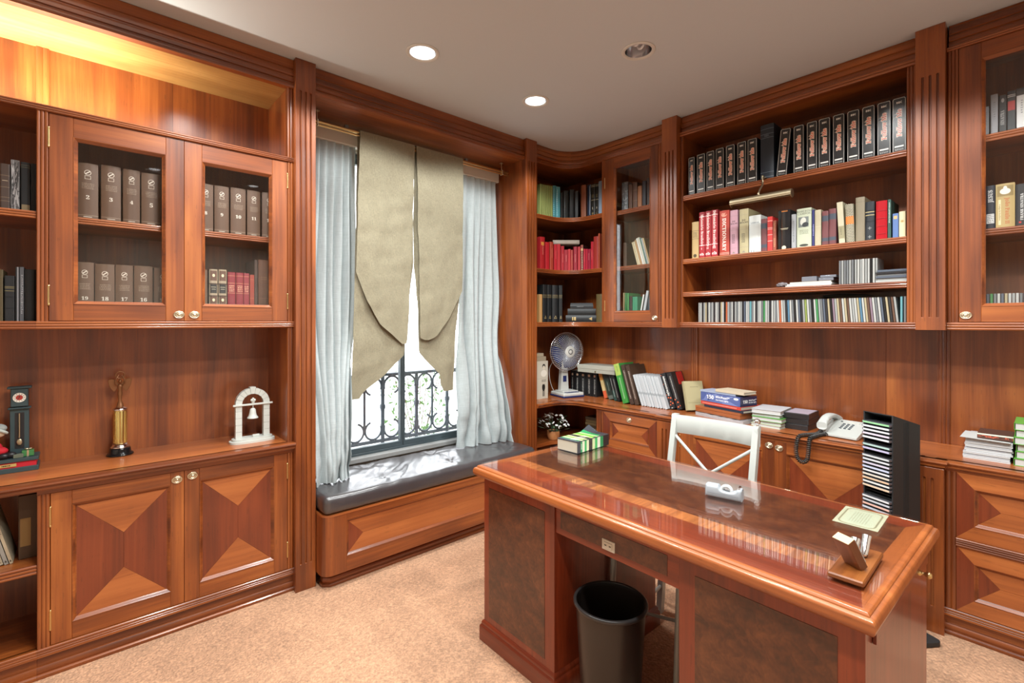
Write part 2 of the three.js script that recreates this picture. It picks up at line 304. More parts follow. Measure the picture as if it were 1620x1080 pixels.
// panel of four mitred veneers, grain turning at the diagonals, its sheen painted as lighter and darker tints
function mitred(parent, x0, x1, y0, y1, z) {
  const w = x1 - x0, h = y1 - y0, g = 0.0004;
  if (h >= w) {
    const k = w / 2, cx = (x0 + x1) / 2;
    mesh('veneer', poly([[x0 + g, y0], [x1 - g, y0], [cx, y0 + k - g]], z, 0.004, 'x'), M.woodLightSheen, parent); mesh('veneer', poly([[x0 + g, y1], [cx, y1 - k + g], [x1 - g, y1]], z, 0.004, 'x'), M.woodLightSheen, parent);
    mesh('veneer', poly([[x0, y0 + g], [cx - g, y0 + k], [cx - g, y1 - k], [x0, y1 - g]], z, 0.004, 'y'), M.woodDarkSheen, parent); mesh('veneer', poly([[x1, y0 + g], [x1, y1 - g], [cx + g, y1 - k], [cx + g, y0 + k]], z, 0.004, 'y'), M.woodDarkSheen, parent);
  } else {
    const k = h / 2, cy = (y0 + y1) / 2;
    mesh('veneer', poly([[x0, y0 + g], [x0 + k - g, cy], [x0, y1 - g]], z, 0.004, 'y'), M.woodDarkSheen, parent); mesh('veneer', poly([[x1, y0 + g], [x1, y1 - g], [x1 - k + g, cy]], z, 0.004, 'y'), M.woodDarkSheen, parent);
    mesh('veneer', poly([[x0 + g, y0], [x1 - g, y0], [x1 - k, cy - g], [x0 + k, cy - g]], z, 0.004, 'x'), M.woodLightSheen, parent); mesh('veneer', poly([[x0 + g, y1], [x0 + k, cy + g], [x1 - k, cy + g], [x1 - g, y1]], z, 0.004, 'x'), M.woodLightSheen, parent);
  }
}
function glassDoor(t, x0, x1, y0, y1, z, o) {
  const d = mesh('door', frameGeo(x0, x1, y0, y1, z, o.sl, o.sr, o.rb, o.rt), M.wood, t);
  const a = [x0 + o.sl, x1 - o.sr, y0 + o.rb, y1 - o.rt];
  bead(d, ...a, z);
  mesh('glass_pane', cbox(a[0] + 0.001, a[1] - 0.001, a[2] + 0.001, a[3] - 0.001, z - 0.0165, z - 0.0135, 0), M.glass, d);
  if (o.knob) knob(d, ...o.knob, z);
  for (const [hx, hy] of o.hinges ?? []) hinge(d, hx, hy, z + 0.001);
  return d;
}
function panelDoor(t, name, x0, x1, y0, y1, z, o) {
  const d = mesh(name, frameGeo(x0, x1, y0, y1, z, o.sl, o.sr, o.rb, o.rt), o.mat ?? M.wood, t);
  const a = [x0 + o.sl, x1 - o.sr, y0 + o.rb, y1 - o.rt];
  bead(d, ...a, z);
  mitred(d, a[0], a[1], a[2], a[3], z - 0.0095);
  for (const k of o.knobs ?? []) knob(d, k[0], k[1], z, k[2] ?? M.brassPale, k[3] ?? 1);
  for (const [hx, hy] of o.hinges ?? []) hinge(d, hx, hy, z + 0.001);
  return d;
}
const arc = (cx, cz, r, a0, a1, n = 12) => Array.from({ length: n + 1 }, (_, i) => { const a = a0 + (a1 - a0) * i / n; return [cx + Math.cos(a) * r, cz + Math.sin(a) * r]; });
// profiles as (n,h): n out of the wall, h height
const crownProf = (yb) => [[-0.02, yb], [0.016, yb], [0.018, yb + 0.004], [0.018, yb + 0.02], [0.015, yb + 0.024], [0.008, yb + 0.026], [0.008, yb + 0.029], [0.013, yb + 0.032], [0.013, yb + 0.052], [0.010, yb + 0.056], [0.004, yb + 0.058], [0.004, yb + 0.062], [0.009, yb + 0.065], [0.009, yb + 0.09], [0.006, yb + 0.094], [0, yb + 0.096], [0, yb + 0.1], [0.004, yb + 0.103], [0.004, CEIL - 0.004], [0, CEIL], [-0.02, CEIL]];
const counterProf = (y) => [[-0.05, y - 0.035], [-0.012, y - 0.035], [-0.010, y - 0.031], [-0.004, y - 0.029], [-0.002, y - 0.025], [-0.003, y - 0.019], [0.004, y - 0.016], [0.0075, y - 0.010], [0.006, y - 0.004], [0.001, y - 0.0005], [-0.004, y], [-0.05, y]];
const plinthProf = (h) => [[-0.06, 0], [0.002, 0], [0.004, 0.004], [0.004, 0.013], [0, 0.017], [-0.004, 0.018], [-0.004, 0.022], [-0.001, 0.026], [-0.001, 0.04], [-0.005, 0.046], [-0.012, 0.048], [-0.014, h], [-0.06, h]];
const stripProf = (y0, y1) => [[-0.02, y0], [0.004, y0], [0.008, y0 + 0.003], [0.008, y0 + 0.012], [0.006, y0 + 0.014], [0.008, y0 + 0.016], [0.008, y0 + 0.021], [0.006, y0 + 0.023], [0.008, y0 + 0.025], [0.008, y1 - 0.003], [0.005, y1], [-0.02, y1]];
const run = (path, prof, grain = 'x') => grainUV(sweep(path, prof, XZ), grain);

// ---------------------------------------------------------------- left bookcase on the window wall
const XL = -1.2;                         // where it ends, out of the picture
struct('trim_1', run([[X0, ZA], [0.815, ZA]], crownProf(2.576)), M.wood);
struct('trim_2', run([[0.908, ZA], [2.43, ZA]], crownProf(2.576)), M.wood);
{
  const t = thing('fluted_pilaster', 'tall fluted wooden pilaster between the left bookcase and the window', 'pilaster');
  fluted(t, 'fluted_face', 0.81, 0.911, 0, CEIL - 0.001, -2.615, -2.56, 0.141, 2.56);
  mesh('return_panel', wb(0.845, 0.909, 0, CEIL - 0.001, -2.955, -2.615, 'y', 0), M.wood, t);
  rebase(t, 0.86, 0, -2.6);
}
{
  const t = thing('fluted_pilaster', 'narrow fluted wooden pilaster between the window and the curved corner shelves', 'pilaster');
  fluted(t, 'fluted_face', 2.427, 2.533, 0, CEIL - 0.001, -2.615, -2.56, 0.141, 2.56);
  mesh('return_panel', wb(2.427, 2.5, 0, CEIL - 0.001, -2.955, -2.615, 'y', 0), M.wood, t);
  rebase(t, 2.48, 0, -2.6);
}
{
  const t = thing('glazed_cabinet', 'wall cabinet with two glass doors holding numbered brown volumes, left bookcase', 'cabinet');
  const a = -0.132, b = 0.81, y0 = 1.351, y1 = 2.222;
  mesh('bottom_board', [...shelf(a, b, 1.383, 0.032, -2.94, ZA + 0.008)], M.wood, t);
  mesh('top_board', [wb(a, b, 2.196, y1, -2.94, ZA - 0.002, 'x', 0), reedH(a, b, 2.196, y1, ZA - 0.002, ZA + 0.008, 3)], M.wood, t);
  mesh('stile', reedV(a, -0.098, 1.383, 2.196, ZA - 0.03, ZA + 0.003, 3), M.wood, t);
  mesh('stile', reedV(0.783, b, 1.383, 2.196, ZA - 0.03, ZA + 0.003, 2), M.wood, t);
  mesh('side_panel', wb(-0.123, -0.107, 1.383, 2.196, -2.94, ZA - 0.03, 'y', 0), M.wood, t);
  mesh('side_panel', wb(0.79, b, 1.383, 2.196, -2.94, ZA - 0.03, 'y', 0), M.wood, t);
  mesh('back_panel', wb(a, b, y0, y1, -2.952, -2.94, 'y', 0), BACK, t);
  mesh('shelf_board', shelf(-0.107, 0.79, 1.807, 0.029, -2.94, ZA - 0.035), M.wood, t);
  const o = { sl: 0.071, sr: 0.067, rb: 0.066, rt: 0.078 };
  glassDoor(t, -0.097, 0.3425, 1.3845, 2.195, ZA, { ...o, knob: [0.323, 1.412], hinges: [[-0.0975, 2.1], [-0.0975, 1.484]] });
  glassDoor(t, 0.3435, 0.782, 1.3845, 2.195, ZA, { ...o, sl: 0.067, sr: 0.071, knob: [0.381, 1.412], hinges: [[0.7825, 2.1], [0.7825, 1.484]] });
  rebase(t, 0.34, y0, -2.75);
}
{
  const t = thing('open_bookcase', 'open wall shelves at the far left edge beside the glass doors', 'bookcase');
  const a = XL, b = -0.1325;
  mesh('bottom_board', shelf(a, b, 1.383, 0.032, -2.94, ZA + 0.008), M.wood, t);
  mesh('top_board', [wb(a, b, 2.196, 2.222, -2.94, ZA - 0.002, 'x', 0), reedH(a, b, 2.196, 2.222, ZA - 0.002, ZA + 0.008, 3)], M.wood, t);
  mesh('back_panel', wb(a, b, 1.351, 2.222, -2.952, -2.94, 'y', 0), BACK, t);
  mesh('shelf_board', shelf(-0.7, b, 1.807, 0.03, -2.94, ZA - 0.003), M.wood, t);
  mesh('side_panel', wb(-0.715, -0.7, 1.383, 2.196, -2.94, ZA, 'y', 0), M.wood, t);
  mesh('side_panel', wb(a, a + 0.015, 1.383, 2.196, -2.94, ZA, 'y', 0), M.wood, t);
  rebase(t, -0.6, 1.351, -2.75);
}
{
  const t = thing('display_niche', 'lit wooden niche above the left glass cabinet', 'niche');
  mesh('soffit_board', wb(XL, 0.81, 2.576, 2.592, -2.94, ZA - 0.021, 'x', 0), M.woodPaleLit, t);  // paler veneer tint, also standing in for the tube lamp glow
  mesh('back_panel', [wb(XL, 0.34, 2.2225, 2.592, -2.952, -2.94, 'y', 0), wb(0.3405, 0.81, 2.2225, 2.592, -2.952, -2.94, 'y', 0)], M.wood, t);
  mesh('side_panel', wb(0.782, 0.81, 2.2225, 2.576, -2.94, ZA - 0.03, 'y'), M.wood, t);
  mesh('stile', reedV(0.782, 0.81, 2.2225, 2.576, ZA - 0.03, ZA + 0.003, 2), M.wood, t);
  mesh('batten', reedV(-0.15, -0.107, 2.2225, 2.576, -2.94, -2.926, 2), M.wood, t);
  rebase(t, 0.2, 2.2225, -2.8);
}
{ // tube lamp lying on top of the cabinet, behind its moulding; it lights the niche
  const t = thing('tube_lamp', 'tube lamp hidden in the niche above the left glass cabinet', 'lamp');
  mesh('batten_body', cbox(-1.05, 0.16, 2.2225, 2.243, -2.80, -2.765, 0.003), M.white, t);
  mesh('tube', cyl(0.008, 0.008, 1.16, -0.445, 2.2525, -2.7825, 14, 'x'), phys({ color: 0xffffff, emissive: lin(1, 0.9, 0.68), emissiveIntensity: 6, roughness: 0.5 }), t);
  const l = new THREE.RectAreaLight(lin(1, 0.97, 0.84), 320, 1.16, 0.03); l.position.set(-0.445, 2.264, -2.7825); l.rotation.x = Math.PI / 2; t.add(l);
  rebase(t, -0.445, 2.2225, -2.78);
}
{
  const t = thing('back_panelling', 'plain wooden back panel behind the trophy and the bell ornament', 'panelling');
  mesh('back_panel', [wb(XL, 0.2, 0.767, 1.3505, -2.952, -2.94, 'y', 0), wb(0.2003, 0.81, 0.767, 1.3505, -2.952, -2.94, 'y', 0)], M.wood, t);
  mesh('side_panel', wb(0.782, 0.81, 0.767, 1.3505, -2.94, ZA - 0.03, 'y', 0), M.wood, t);
  mesh('stile', reedV(0.782, 0.81, 0.767, 1.3505, ZA - 0.03, ZA + 0.003, 2), M.wood, t);
  rebase(t, 0.2, 0.767, -2.94);
}
{
  const t = thing('countertop', 'long varnished wooden counter under trophy and bell ornament, left bookcase', 'counter');
  mesh('board', wb(XL, 0.81, 0.732, 0.767, -2.955, ZA, 'x', 0), M.woodLightSheen, t);
  mesh('edge_moulding', run([[XL, -2.561], [0.8095, -2.561]], counterProf(0.767)), M.wood, t);
  rebase(t, 0, 0.732, -2.75);
}
{
  const t = thing('base_cabinet', 'low two-door cabinet with mitred veneer panels, left bookcase', 'cabinet');
  const a = -0.13, b = 0.81;
  mesh('carcass', [wb(a, b, 0.083, 0.118, -2.94, ZA, 'x', 0), wb(a, -0.115, 0.118, 0.731, -2.94, ZA - 0.03, 'y', 0), wb(0.79, b, 0.118, 0.731, -2.94, ZA - 0.03, 'y', 0), wb(a, b, 0.083, 0.731, -2.955, -2.94, 'y', 0), wb(a, b, 0.712, 0.731, -2.94, ZA, 'x', 0)], M.wood, t);
  mesh('stile', reedV(a, -0.093, 0.118, 0.712, ZA - 0.03, ZA + 0.003, 3), M.wood, t);
  mesh('stile', reedV(0.783, b, 0.118, 0.712, ZA - 0.03, ZA + 0.003, 2), M.wood, t);
  mesh('bottom_moulding', run([[a, ZA], [b, ZA]], stripProf(0.083, 0.118)), M.wood, t);
  mesh('plinth', run([[a, ZA], [b, ZA]], plinthProf(0.083)), M.wood, t);
  const o = { rb: 0.066, rt: 0.056 };
  panelDoor(t, 'door', -0.092, 0.3425, 0.1195, 0.7105, ZA, { ...o, sl: 0.062, sr: 0.05, knobs: [[0.316, 0.677]], hinges: [[-0.0925, 0.62], [-0.0925, 0.217]] });
  panelDoor(t, 'door', 0.3435, 0.782, 0.1195, 0.7105, ZA, { ...o, sl: 0.058, sr: 0.063, knobs: [[0.374, 0.683]], hinges: [[0.7825, 0.62], [0.7825, 0.217]] });
  rebase(t, 0.34, 0, -2.75);
}
{
  const t = thing('open_base_cabinet', 'low open shelf unit at the far left edge beside the panelled doors', 'cabinet');
  const a = XL, b = -0.1305;
  mesh('carcass', [wb(a, b, 0.083, 0.118, -2.94, ZA, 'x', 0), wb(-0.715, -0.7, 0.118, 0.731, -2.94, ZA, 'y', 0), wb(a, b, 0.083, 0.731, -2.955, -2.94, 'y', 0)], M.wood, t);
  mesh('bottom_moulding', run([[a, ZA], [b, ZA]], stripProf(0.083, 0.118)), M.wood, t);
  mesh('plinth', run([[a, ZA], [b, ZA]], plinthProf(0.083)), M.wood, t);
  mesh('shelf_board', shelf(-0.7, b, 0.445, 0.038, -2.94, ZA - 0.002), M.wood, t);
  rebase(t, -0.6, 0, -2.75);
}

// ---------------------------------------------------------------- window bay
{
  const t = thing('bay_lining', 'wooden soffit lining above the curtain rail', 'panelling');
  mesh('soffit_board', wb(0.91, 2.426, 2.576, 2.592, -2.955, ZA - 0.021, 'x', 0), M.wood, t);
  mesh('back_fascia', grainUV(prism([[2.576, -2.955], [2.576, -2.915], [2.562, -2.915], [2.555, -2.925], [2.552, -2.94], [2.55, -2.955]], 0.911, 2.426, (u, v, a) => [a, u, v]), 'x'), M.wood, t);
  rebase(t, 1.67, 2.576, -2.8);
}
{
  const t = thing('window_seat', 'wooden window seat with raised panel front and rounded corner', 'bench');
  const zf = -2.46, xa = 0.913, xb = 2.424, pa = 1.034, pb = 2.31;
  const corner = (s, x0, x1) => { const r = 0.05, c = s < 0 ? x0 + r : x1 - r; return s < 0 ? [[x0, -2.558], ...arc(c, zf - r, r, Math.PI, Math.PI / 2, 8), [x1, zf], [x1, -2.558]] : [[x1, -2.558], ...arc(c, zf - r, r, 0, Math.PI / 2, 8), [x0, zf], [x0, -2.558]]; };
  mesh('corner_post', grainUV(prism(corner(-1, xa, pa), 0.075, 0.378, (u, v, a) => [u, a, v]), 'y'), M.wood, t);
  mesh('corner_post', grainUV(prism(corner(1, pb, xb), 0.075, 0.378, (u, v, a) => [u, a, v]), 'y'), M.wood, t);
  mesh('rail', wb(pa, pb, 0.344, 0.378, -2.558, zf, 'x'), M.wood, t);
  mesh('rail', wb(pa, pb, 0.075, 0.155, -2.558, zf, 'x'), M.wood, t);
  mesh('core', wb(xa, xb, 0.075, 0.378, -2.955, -2.5585, 'x', 0), M.wood, t);
  const p = mesh('front_panel', wb(pa, pb, 0.155, 0.344, -2.558, zf - 0.0135, 'x', 0), M.wood, t);
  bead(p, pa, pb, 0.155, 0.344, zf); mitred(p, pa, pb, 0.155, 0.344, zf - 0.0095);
  const lid = [[xa, -2.955], [xa, -2.51], ...arc(xa + 0.052, zf - 0.05, 0.053, Math.PI, Math.PI / 2, 8), ...arc(xb - 0.052, zf - 0.05, 0.053, Math.PI / 2, 0, 8), [xb, -2.955]];
  mesh('lid', grainUV(prism(lid, 0.378, 0.388, (u, v, a) => [u, a, v]), 'x'), M.woodLightSheen, t);
  mesh('plinth', run([[xa + 0.02, -2.56], [xa + 0.02, -2.53], [xa + 0.05, -2.502], [xb - 0.05, -2.502], [xb - 0.02, -2.53], [xb - 0.02, -2.56]], plinthProf(0.075)), M.wood, t);
  rebase(t, 1.668, 0, -2.7);
}
{ // tufted leather cushion
  const x0 = 0.916, x1 = 2.422, y0 = 0.388, y1 = 0.484, z0 = -2.925, z1 = -2.452, r = 0.032;
  const w = x1 - x0, h = y1 - y0, d = z1 - z0;
  let g = new THREE.BoxGeometry(w, h, d, 150, 8, 50); const p = g.attributes.position, L = lattice(5, 256);
  const B = []; for (const x of [1.32, 1.79, 2.24]) for (const z of [-2.832, -2.596]) B.push([x, z]);
  const v = new THREE.Vector3(), c = new THREE.Vector3(), I = new THREE.Vector3(w / 2 - r, h / 2 - r, d / 2 - r);
  for (let i = 0; i < p.count; i++) {
    v.fromBufferAttribute(p, i); c.copy(v).clamp(I.clone().negate(), I);
    const e = v.clone().sub(c); if (e.lengthSq() > 0) e.setLength(r); v.copy(c).add(e);
    const X = v.x + (x0 + x1) / 2, Z = v.z + (z0 + z1) / 2;
    if (v.y > 0) {
      let dy = 0; const k = Math.min(1, v.y / (h / 2) * 1.2);
      for (const [bx, bz] of B) { const dd = Math.hypot(X - bx, Z - bz), an = Math.atan2(Z - bz, X - bx); dy -= 0.017 * Math.exp(-dd * dd / 0.0016) + 0.0045 * Math.exp(-dd / 0.11) * (0.5 + 0.5 * Math.sin(an * 7 + bx * 31)) * Math.min(1, dd / 0.03); }
      dy += (vnoise(L, 256, X * 16 + Z * 16, Z * 4 - X * 3, 250, 250) - 0.5) * 0.007 + (vnoise(L, 256, X * 36 + Z * 20, Z * 9, 250, 250) - 0.5) * 0.0022;
      dy += 0.006 * Math.sin(Math.PI * (Z - z0) / d) ;
      v.y += dy * k;
    } else v.z += (vnoise(L, 256, X * 20, v.y * 20 + 40, 250, 250) - 0.5) * 0.003 * (Math.abs(v.z) / (d / 2));
    p.setXYZ(i, v.x, v.y, v.z);
  }
  g.deleteAttribute('normal'); g.deleteAttribute('uv'); g = mergeVertices(g, 1e-5); g.computeVertexNormals();
  g.setAttribute('uv', new THREE.BufferAttribute(Float32Array.from({ length: g.attributes.position.count * 2 }, (_, i) => (i % 2 ? g.attributes.position.getZ(i >> 1) : g.attributes.position.getX(i >> 1))), 2));
  g.translate(0, h / 2, 0);
  const t = thing('seat_cushion', 'dark tufted leather cushion on the window seat', 'cushion', [(x0 + x1) / 2, y0, (z0 + z1) / 2]);
  mesh('pad', g, M.leather, t);
  for (const [bx, bz] of B) mesh('button', ball(0.009, bx - (x0 + x1) / 2, h - 0.012, bz - (z0 + z1) / 2, [1, 0.5, 1], 12, 8), M.leather, t);
}
{ // the window itself
  const t = new THREE.Group(); t.name = 'window_1'; t.userData = { kind: 'structure' }; scene.add(t);
  const a = 1.02, b = 2.32, y0 = 0.5, y1 = 2.46, c = 1.655, z0 = -3.03, z1 = -2.985;
  mesh('window_frame', [cbox(a, b, y0, y0 + 0.028, z0, z1, 0.002), cbox(a, b, y1 - 0.03, y1, z0, z1, 0.002), cbox(a, a + 0.03, y0, y1, z0, z1, 0.002), cbox(b - 0.03, b, y0, y1, z0, z1, 0.002)], M.frame, t);
  mesh('window_sill', cbox(a - 0.06, b + 0.06, 0.484, 0.5135, -2.985, -2.926, 0.003), M.sill, t);
  for (const [u, v, dz] of [[a + 0.03, c - 0.004, 0], [c + 0.004, b - 0.03, 0]]) {
    const s = mesh('sash', [cbox(u, v, y0 + 0.028, y0 + 0.062, z0 + 0.004, z1 - 0.004, 0.002), cbox(u, v, y1 - 0.065, y1 - 0.03, z0 + 0.004, z1 - 0.004, 0.002), cbox(u, u + (u > c ? 0.014 : 0.032), y0 + 0.06, y1 - 0.06, z0 + 0.004, z1 - 0.004, 0.002), cbox(v - (v < c ? 0.014 : 0.032), v, y0 + 0.06, y1 - 0.06, z0 + 0.004, z1 - 0.004, 0.002)], M.frame, t);
    mesh('pane', cbox(u + 0.01, v - 0.01, y0 + 0.058, y1 - 0.06, -3.009, -3.005, 0), M.glass, s);
  }
}
{ // balcony outside
  const t = thing('balcony_railing', 'wrought iron balcony railing with scrolls seen through the window', 'railing');
  const z = -3.3, yt = 1.0, yb = 0.505;
  mesh('top_rail', cbox(0.4, 3.0, yt - 0.022, yt, z - 0.02, z + 0.02, 0.004), M.iron, t);
  mesh('bottom_rail', cbox(0.4, 3.0, yb - 0.012, yb + 0.012, z - 0.01, z + 0.01, 0.002), M.iron, t);
  mesh('base_rail', cbox(0.4, 3.0, 0.41, 0.445, z - 0.012, z + 0.012, 0.002), M.iron, t);
  const P = 0.285;
  for (let k = -4; k <= 4; k++) {
    const x = 1.66 + P * k;
    const b = mesh('baluster', [cyl(0.014, 0.014, yt - 0.44, x, (yt + 0.43) / 2, z, 12), cyl(0.021, 0.021, 0.03, x, 0.755, z, 14), cyl(0.016, 0.016, 0.014, x, 0.73, z, 14), cyl(0.017, 0.017, 0.012, x, 0.84, z, 14), cyl(0.015, 0.015, 0.012, x, 0.65, z, 14), cyl(0.016, 0.012, 0.08, x, 0.90, z, 12), cyl(0.012, 0.016, 0.08, x, 0.585, z, 12)], M.iron, t);
    for (const s of [-1, 1]) {
      const sc = (yc, up) => tube(Array.from({ length: 15 }, (_, i) => { const an = -0.35 + (Math.PI * 1.5) * i / 14; return [x + s * (0.1425 - 0.066 - Math.cos(an) * 0.066 * (1 - i * 0.008)), yc + up * Math.sin(an) * 0.07 * (1 - i * 0.008), z]; }), 0.008, 28, 7);
      mesh('scroll', sc(0.907, 1), M.iron, t); mesh('scroll', sc(0.588, -1), M.iron, t);
    }
    mesh('bar', cyl(0.0095, 0.0095, 0.34, x + 0.1425, 0.75, z, 10), M.iron, t);
  }
  rebase(t, 1.655, 0.41, z);
  solo('balcony_floor', cbox(0.2, 3.2, 0.3, 0.41, -3.5, -3.161, 0.004), phys({ color: lin(0.75, 0.75, 0.75), roughness: 0.8 }), 'pale balcony slab under the iron railing outside the window', 'balcony');
  // loose shrub beyond the railing
  const s = thing('shrub', 'sparse green shrub beyond the balcony railing', 'shrub', [2.35, 0.41 - 0.41, -3.95]);
  const leaf = [], R = mulberry(77);
  for (let i = 0; i < 420; i++) { const a = R() * 6.28, rr2 = Math.sqrt(R()) * 0.34, y = 0.12 + R() * 0.78; const g = new THREE.CircleGeometry(0.012 + R() * 0.012, 5); g.scale(0.55, 1.4, 1); g.rotateX(R() * 3); g.rotateY(R() * 6); g.rotateZ(R() * 6); g.translate(Math.cos(a) * rr2, y, Math.sin(a) * rr2 * 0.6); leaf.push(plain(g)); }
  const fo = mesh('foliage', leaf, phys({ color: lin(0.1, 0.2, 0.06), roughness: 0.7, transmission: 0.3, thickness: 0 }), s); fo.userData.kind = 'stuff';
  for (let i = 0; i < 7; i++) { const a = i * 0.9; mesh('stem', tube([[0, 0, 0], [Math.cos(a) * 0.08, 0.35, Math.sin(a) * 0.05], [Math.cos(a) * 0.24, 0.85, Math.sin(a) * 0.12]], 0.004, 10, 5), phys({ color: lin(0.12, 0.09, 0.05), roughness: 0.9 }), s); }
  solo('terrace_ground', cbox(-6, 10, -0.2, 0, -14, -3.55, 0), phys({ color: lin(0.72, 0.72, 0.7), roughness: 0.9 }), 'bright pale ground outside beyond the balcony', 'ground');
}
{ // curtains
  function curtain(label, fx, bottomShift, yb, np, seed) {
    const L = lattice(seed, 256);
    const g = cloth(110, 60, (u, v) => { // v 0 top .. 1 bottom
      const [xa, xb] = fx(v); const y = 2.452 - (2.452 - yb) * v;
      const ph = vnoise(L, 256, u * 5, v * 2.5, 250, 250) * 2.6 * (0.3 + v) + vnoise(L, 256, u * 3 + 40, v * 2, 250, 250) * 1.6;
      const amp = 0.009 + (0.010 + 0.026 * vnoise(L, 256, u * 4 + 70, v * 2 + 3, 250, 250)) * Math.min(1, v * 1.8);
      let z = -2.862 + Math.sin(u * np * 6.283 + ph * 2.4) * amp + (vnoise(L, 256, u * 9, v * 7 + 20, 250, 250) - 0.5) * 0.03 * v;
      const w = Math.max(0, (v - 0.55) / 0.45), sh = bottomShift(u) * w * w * (3 - 2 * w);
      const crump = v > 0.8 ? (vnoise(L, 256, u * 12 + 9, v * 34, 250, 250) - 0.5) * 0.05 * (v - 0.8) / 0.2 : 0;
      return [xa + (xb - xa) * u + Math.cos(u * np * 6.283 + ph) * amp * 0.4, y + (v > 0.97 ? 0.003 * (vnoise(L, 256, u * 14, 3, 250, 250)) : 0), z + sh + crump];
    });
    return solo('curtain', g, M.sheer, label, 'curtain');
  }
  const lerp = (a, b, t) => a + (b - a) * t;
  curtain('white linen curtain hanging at the left side of the window', (v) => [0.945, v < 0.6 ? lerp(1.262, 1.235, v / 0.6) : lerp(1.235, 1.15, (v - 0.6) / 0.4)], (u) => 0.2 - 0.03 * u, 0.492, 7, 301);
  curtain('white linen curtain hanging at the right side of the window, gathered low', (v) => [v < 0.6 ? lerp(2.065, 2.03, v / 0.6) : lerp(2.03, 1.985, (v - 0.6) / 0.4), lerp(2.385, 2.395, v)], (u) => 0.06 + 0.1 * u, 0.492, 6, 302);
}
{ // headrail and rod
  const t = thing('curtain_headrail', 'pale fabric covered headrail behind the brass rod', 'curtain rail');
  mesh('box', cbox(0.93, 2.40, 2.452, 2.549, -2.885, -2.84, 0.004), phys({ color: lin(0.55, 0.5, 0.43), roughness: 0.8 }), t);
  for (const x of [1.2, 2.1]) mesh('bracket', cbox(x - 0.01, x + 0.01, 2.549, 2.576, -2.87, -2.85, 0.001), M.sill, t);
  rebase(t, 1.67, 2.452, -2.86);
  const r = thing('curtain_rod', 'double brass curtain rod on short hangers above the window', 'curtain rod');
  mesh('rod', cyl(0.009, 0.009, 1.512, 1.668, 2.512, -2.765, 14, 'x'), M.brass, r); mesh('rod', cyl(0.006, 0.006, 1.512, 1.668, 2.492, -2.759, 12, 'x'), M.brass, r);
  for (const x of [0.99, 2.36]) { mesh('hanger', [cyl(0.003, 0.003, 0.06, x, 2.546, -2.765, 8), cyl(0.016, 0.012, 0.003, x, 2.5742, -2.765, 16), cbox(x - 0.004, x + 0.004, 2.484, 2.522, -2.777, -2.75, 0.001)], M.brassPale, r); mesh('thumb_screw', ball(0.006, x, 2.488, -2.748), M.brassPale, r); }
  rebase(r, 1.668, 2.49, -2.765);
}
{ // two linen panels folded over the rod
  const at = (pts, y) => { for (let i = 0; i < pts.length - 1; i++) { const [xa, ya] = pts[i], [xb, yb] = pts[i + 1]; if (y <= ya && y >= yb) return xa + (xb - xa) * (ya - y) / Math.max(1e-6, ya - yb); } return y > pts[0][1] ? pts[0][0] : pts[pts.length - 1][0]; };
  function panel(label, left, right, fl, fr, seed) {
    const t = thing('linen_panel', label, 'curtain panel');
    const L = lattice(seed, 256), yt = 2.522;
    const sheet = (lf, rt, zo, n) => { const yb = Math.max(Math.min(...lf.map((p) => p[1])), Math.min(...rt.map((p) => p[1]))); return cloth(36, 90, (u, v) => { const y = yt + (yb - yt) * v, a = at(lf, y), b = at(rt, y); const x = a + (b - a) * u; const w = (vnoise(L, 256, x * 16 + n, y * 5, 250, 250) - 0.5) * 0.016 + (vnoise(L, 256, x * 40 + n, y * 20, 250, 250) - 0.5) * 0.003 + (vnoise(L, 256, x * 6 - y * 16 + 60, y * 5 + x * 5, 250, 250) - 0.5) * 0.007; return [x, y, -2.766 + zo + w * Math.min(1, v * 5)]; }); };
    mesh('back_flap', sheet(left, right, -0.016, 3), M.linen, t);
    mesh('front_flap', sheet(fl, fr, 0.016, 9), M.linen, t);
    mesh('top_fold', cloth(30, 10, (u, v) => { const a = Math.PI * v; return [left[0][0] + (right[0][0] - left[0][0]) * u, yt + Math.sin(a) * 0.006, -2.766 + Math.cos(a) * 0.016]; }), M.linen, t);
    rebase(t, (left[0][0] + right[0][0]) / 2, 0.93, -2.766);
  }
  panel('beige linen panel folded over the rod, left of the pair, longer pointed tail', [[1.236, 2.53], [1.221, 1.792], [1.209, 1.263], [1.193, 0.915]], [[1.613, 2.53], [1.614, 1.75], [1.588, 1.52], [1.554, 1.254], [1.546, 1.165], [1.407, 1.045], [1.276, 0.955], [1.25, 0.915]], [[1.238, 2.53], [1.214, 1.68], [1.287, 1.498], [1.369, 1.364], [1.52, 1.24]], [[1.609, 2.53], [1.588, 1.827], [1.553, 1.262], [1.545, 1.24]], 401);
  panel('beige linen panel folded over the rod, right of the pair', [[1.617, 2.53], [1.62, 1.75], [1.645, 1.5], [1.656, 1.18], [1.735, 1.101], [1.82, 1.023], [1.825, 0.958], [1.85, 0.905]], [[1.993, 2.53], [1.993, 1.598], [1.95, 1.331], [1.933, 0.905]], [[1.62, 2.53], [1.645, 1.6], [1.65, 1.275], [1.69, 1.26]], [[1.992, 2.53], [1.99, 1.6], [1.868, 1.397], [1.771, 1.278], [1.72, 1.26]], 402);
}
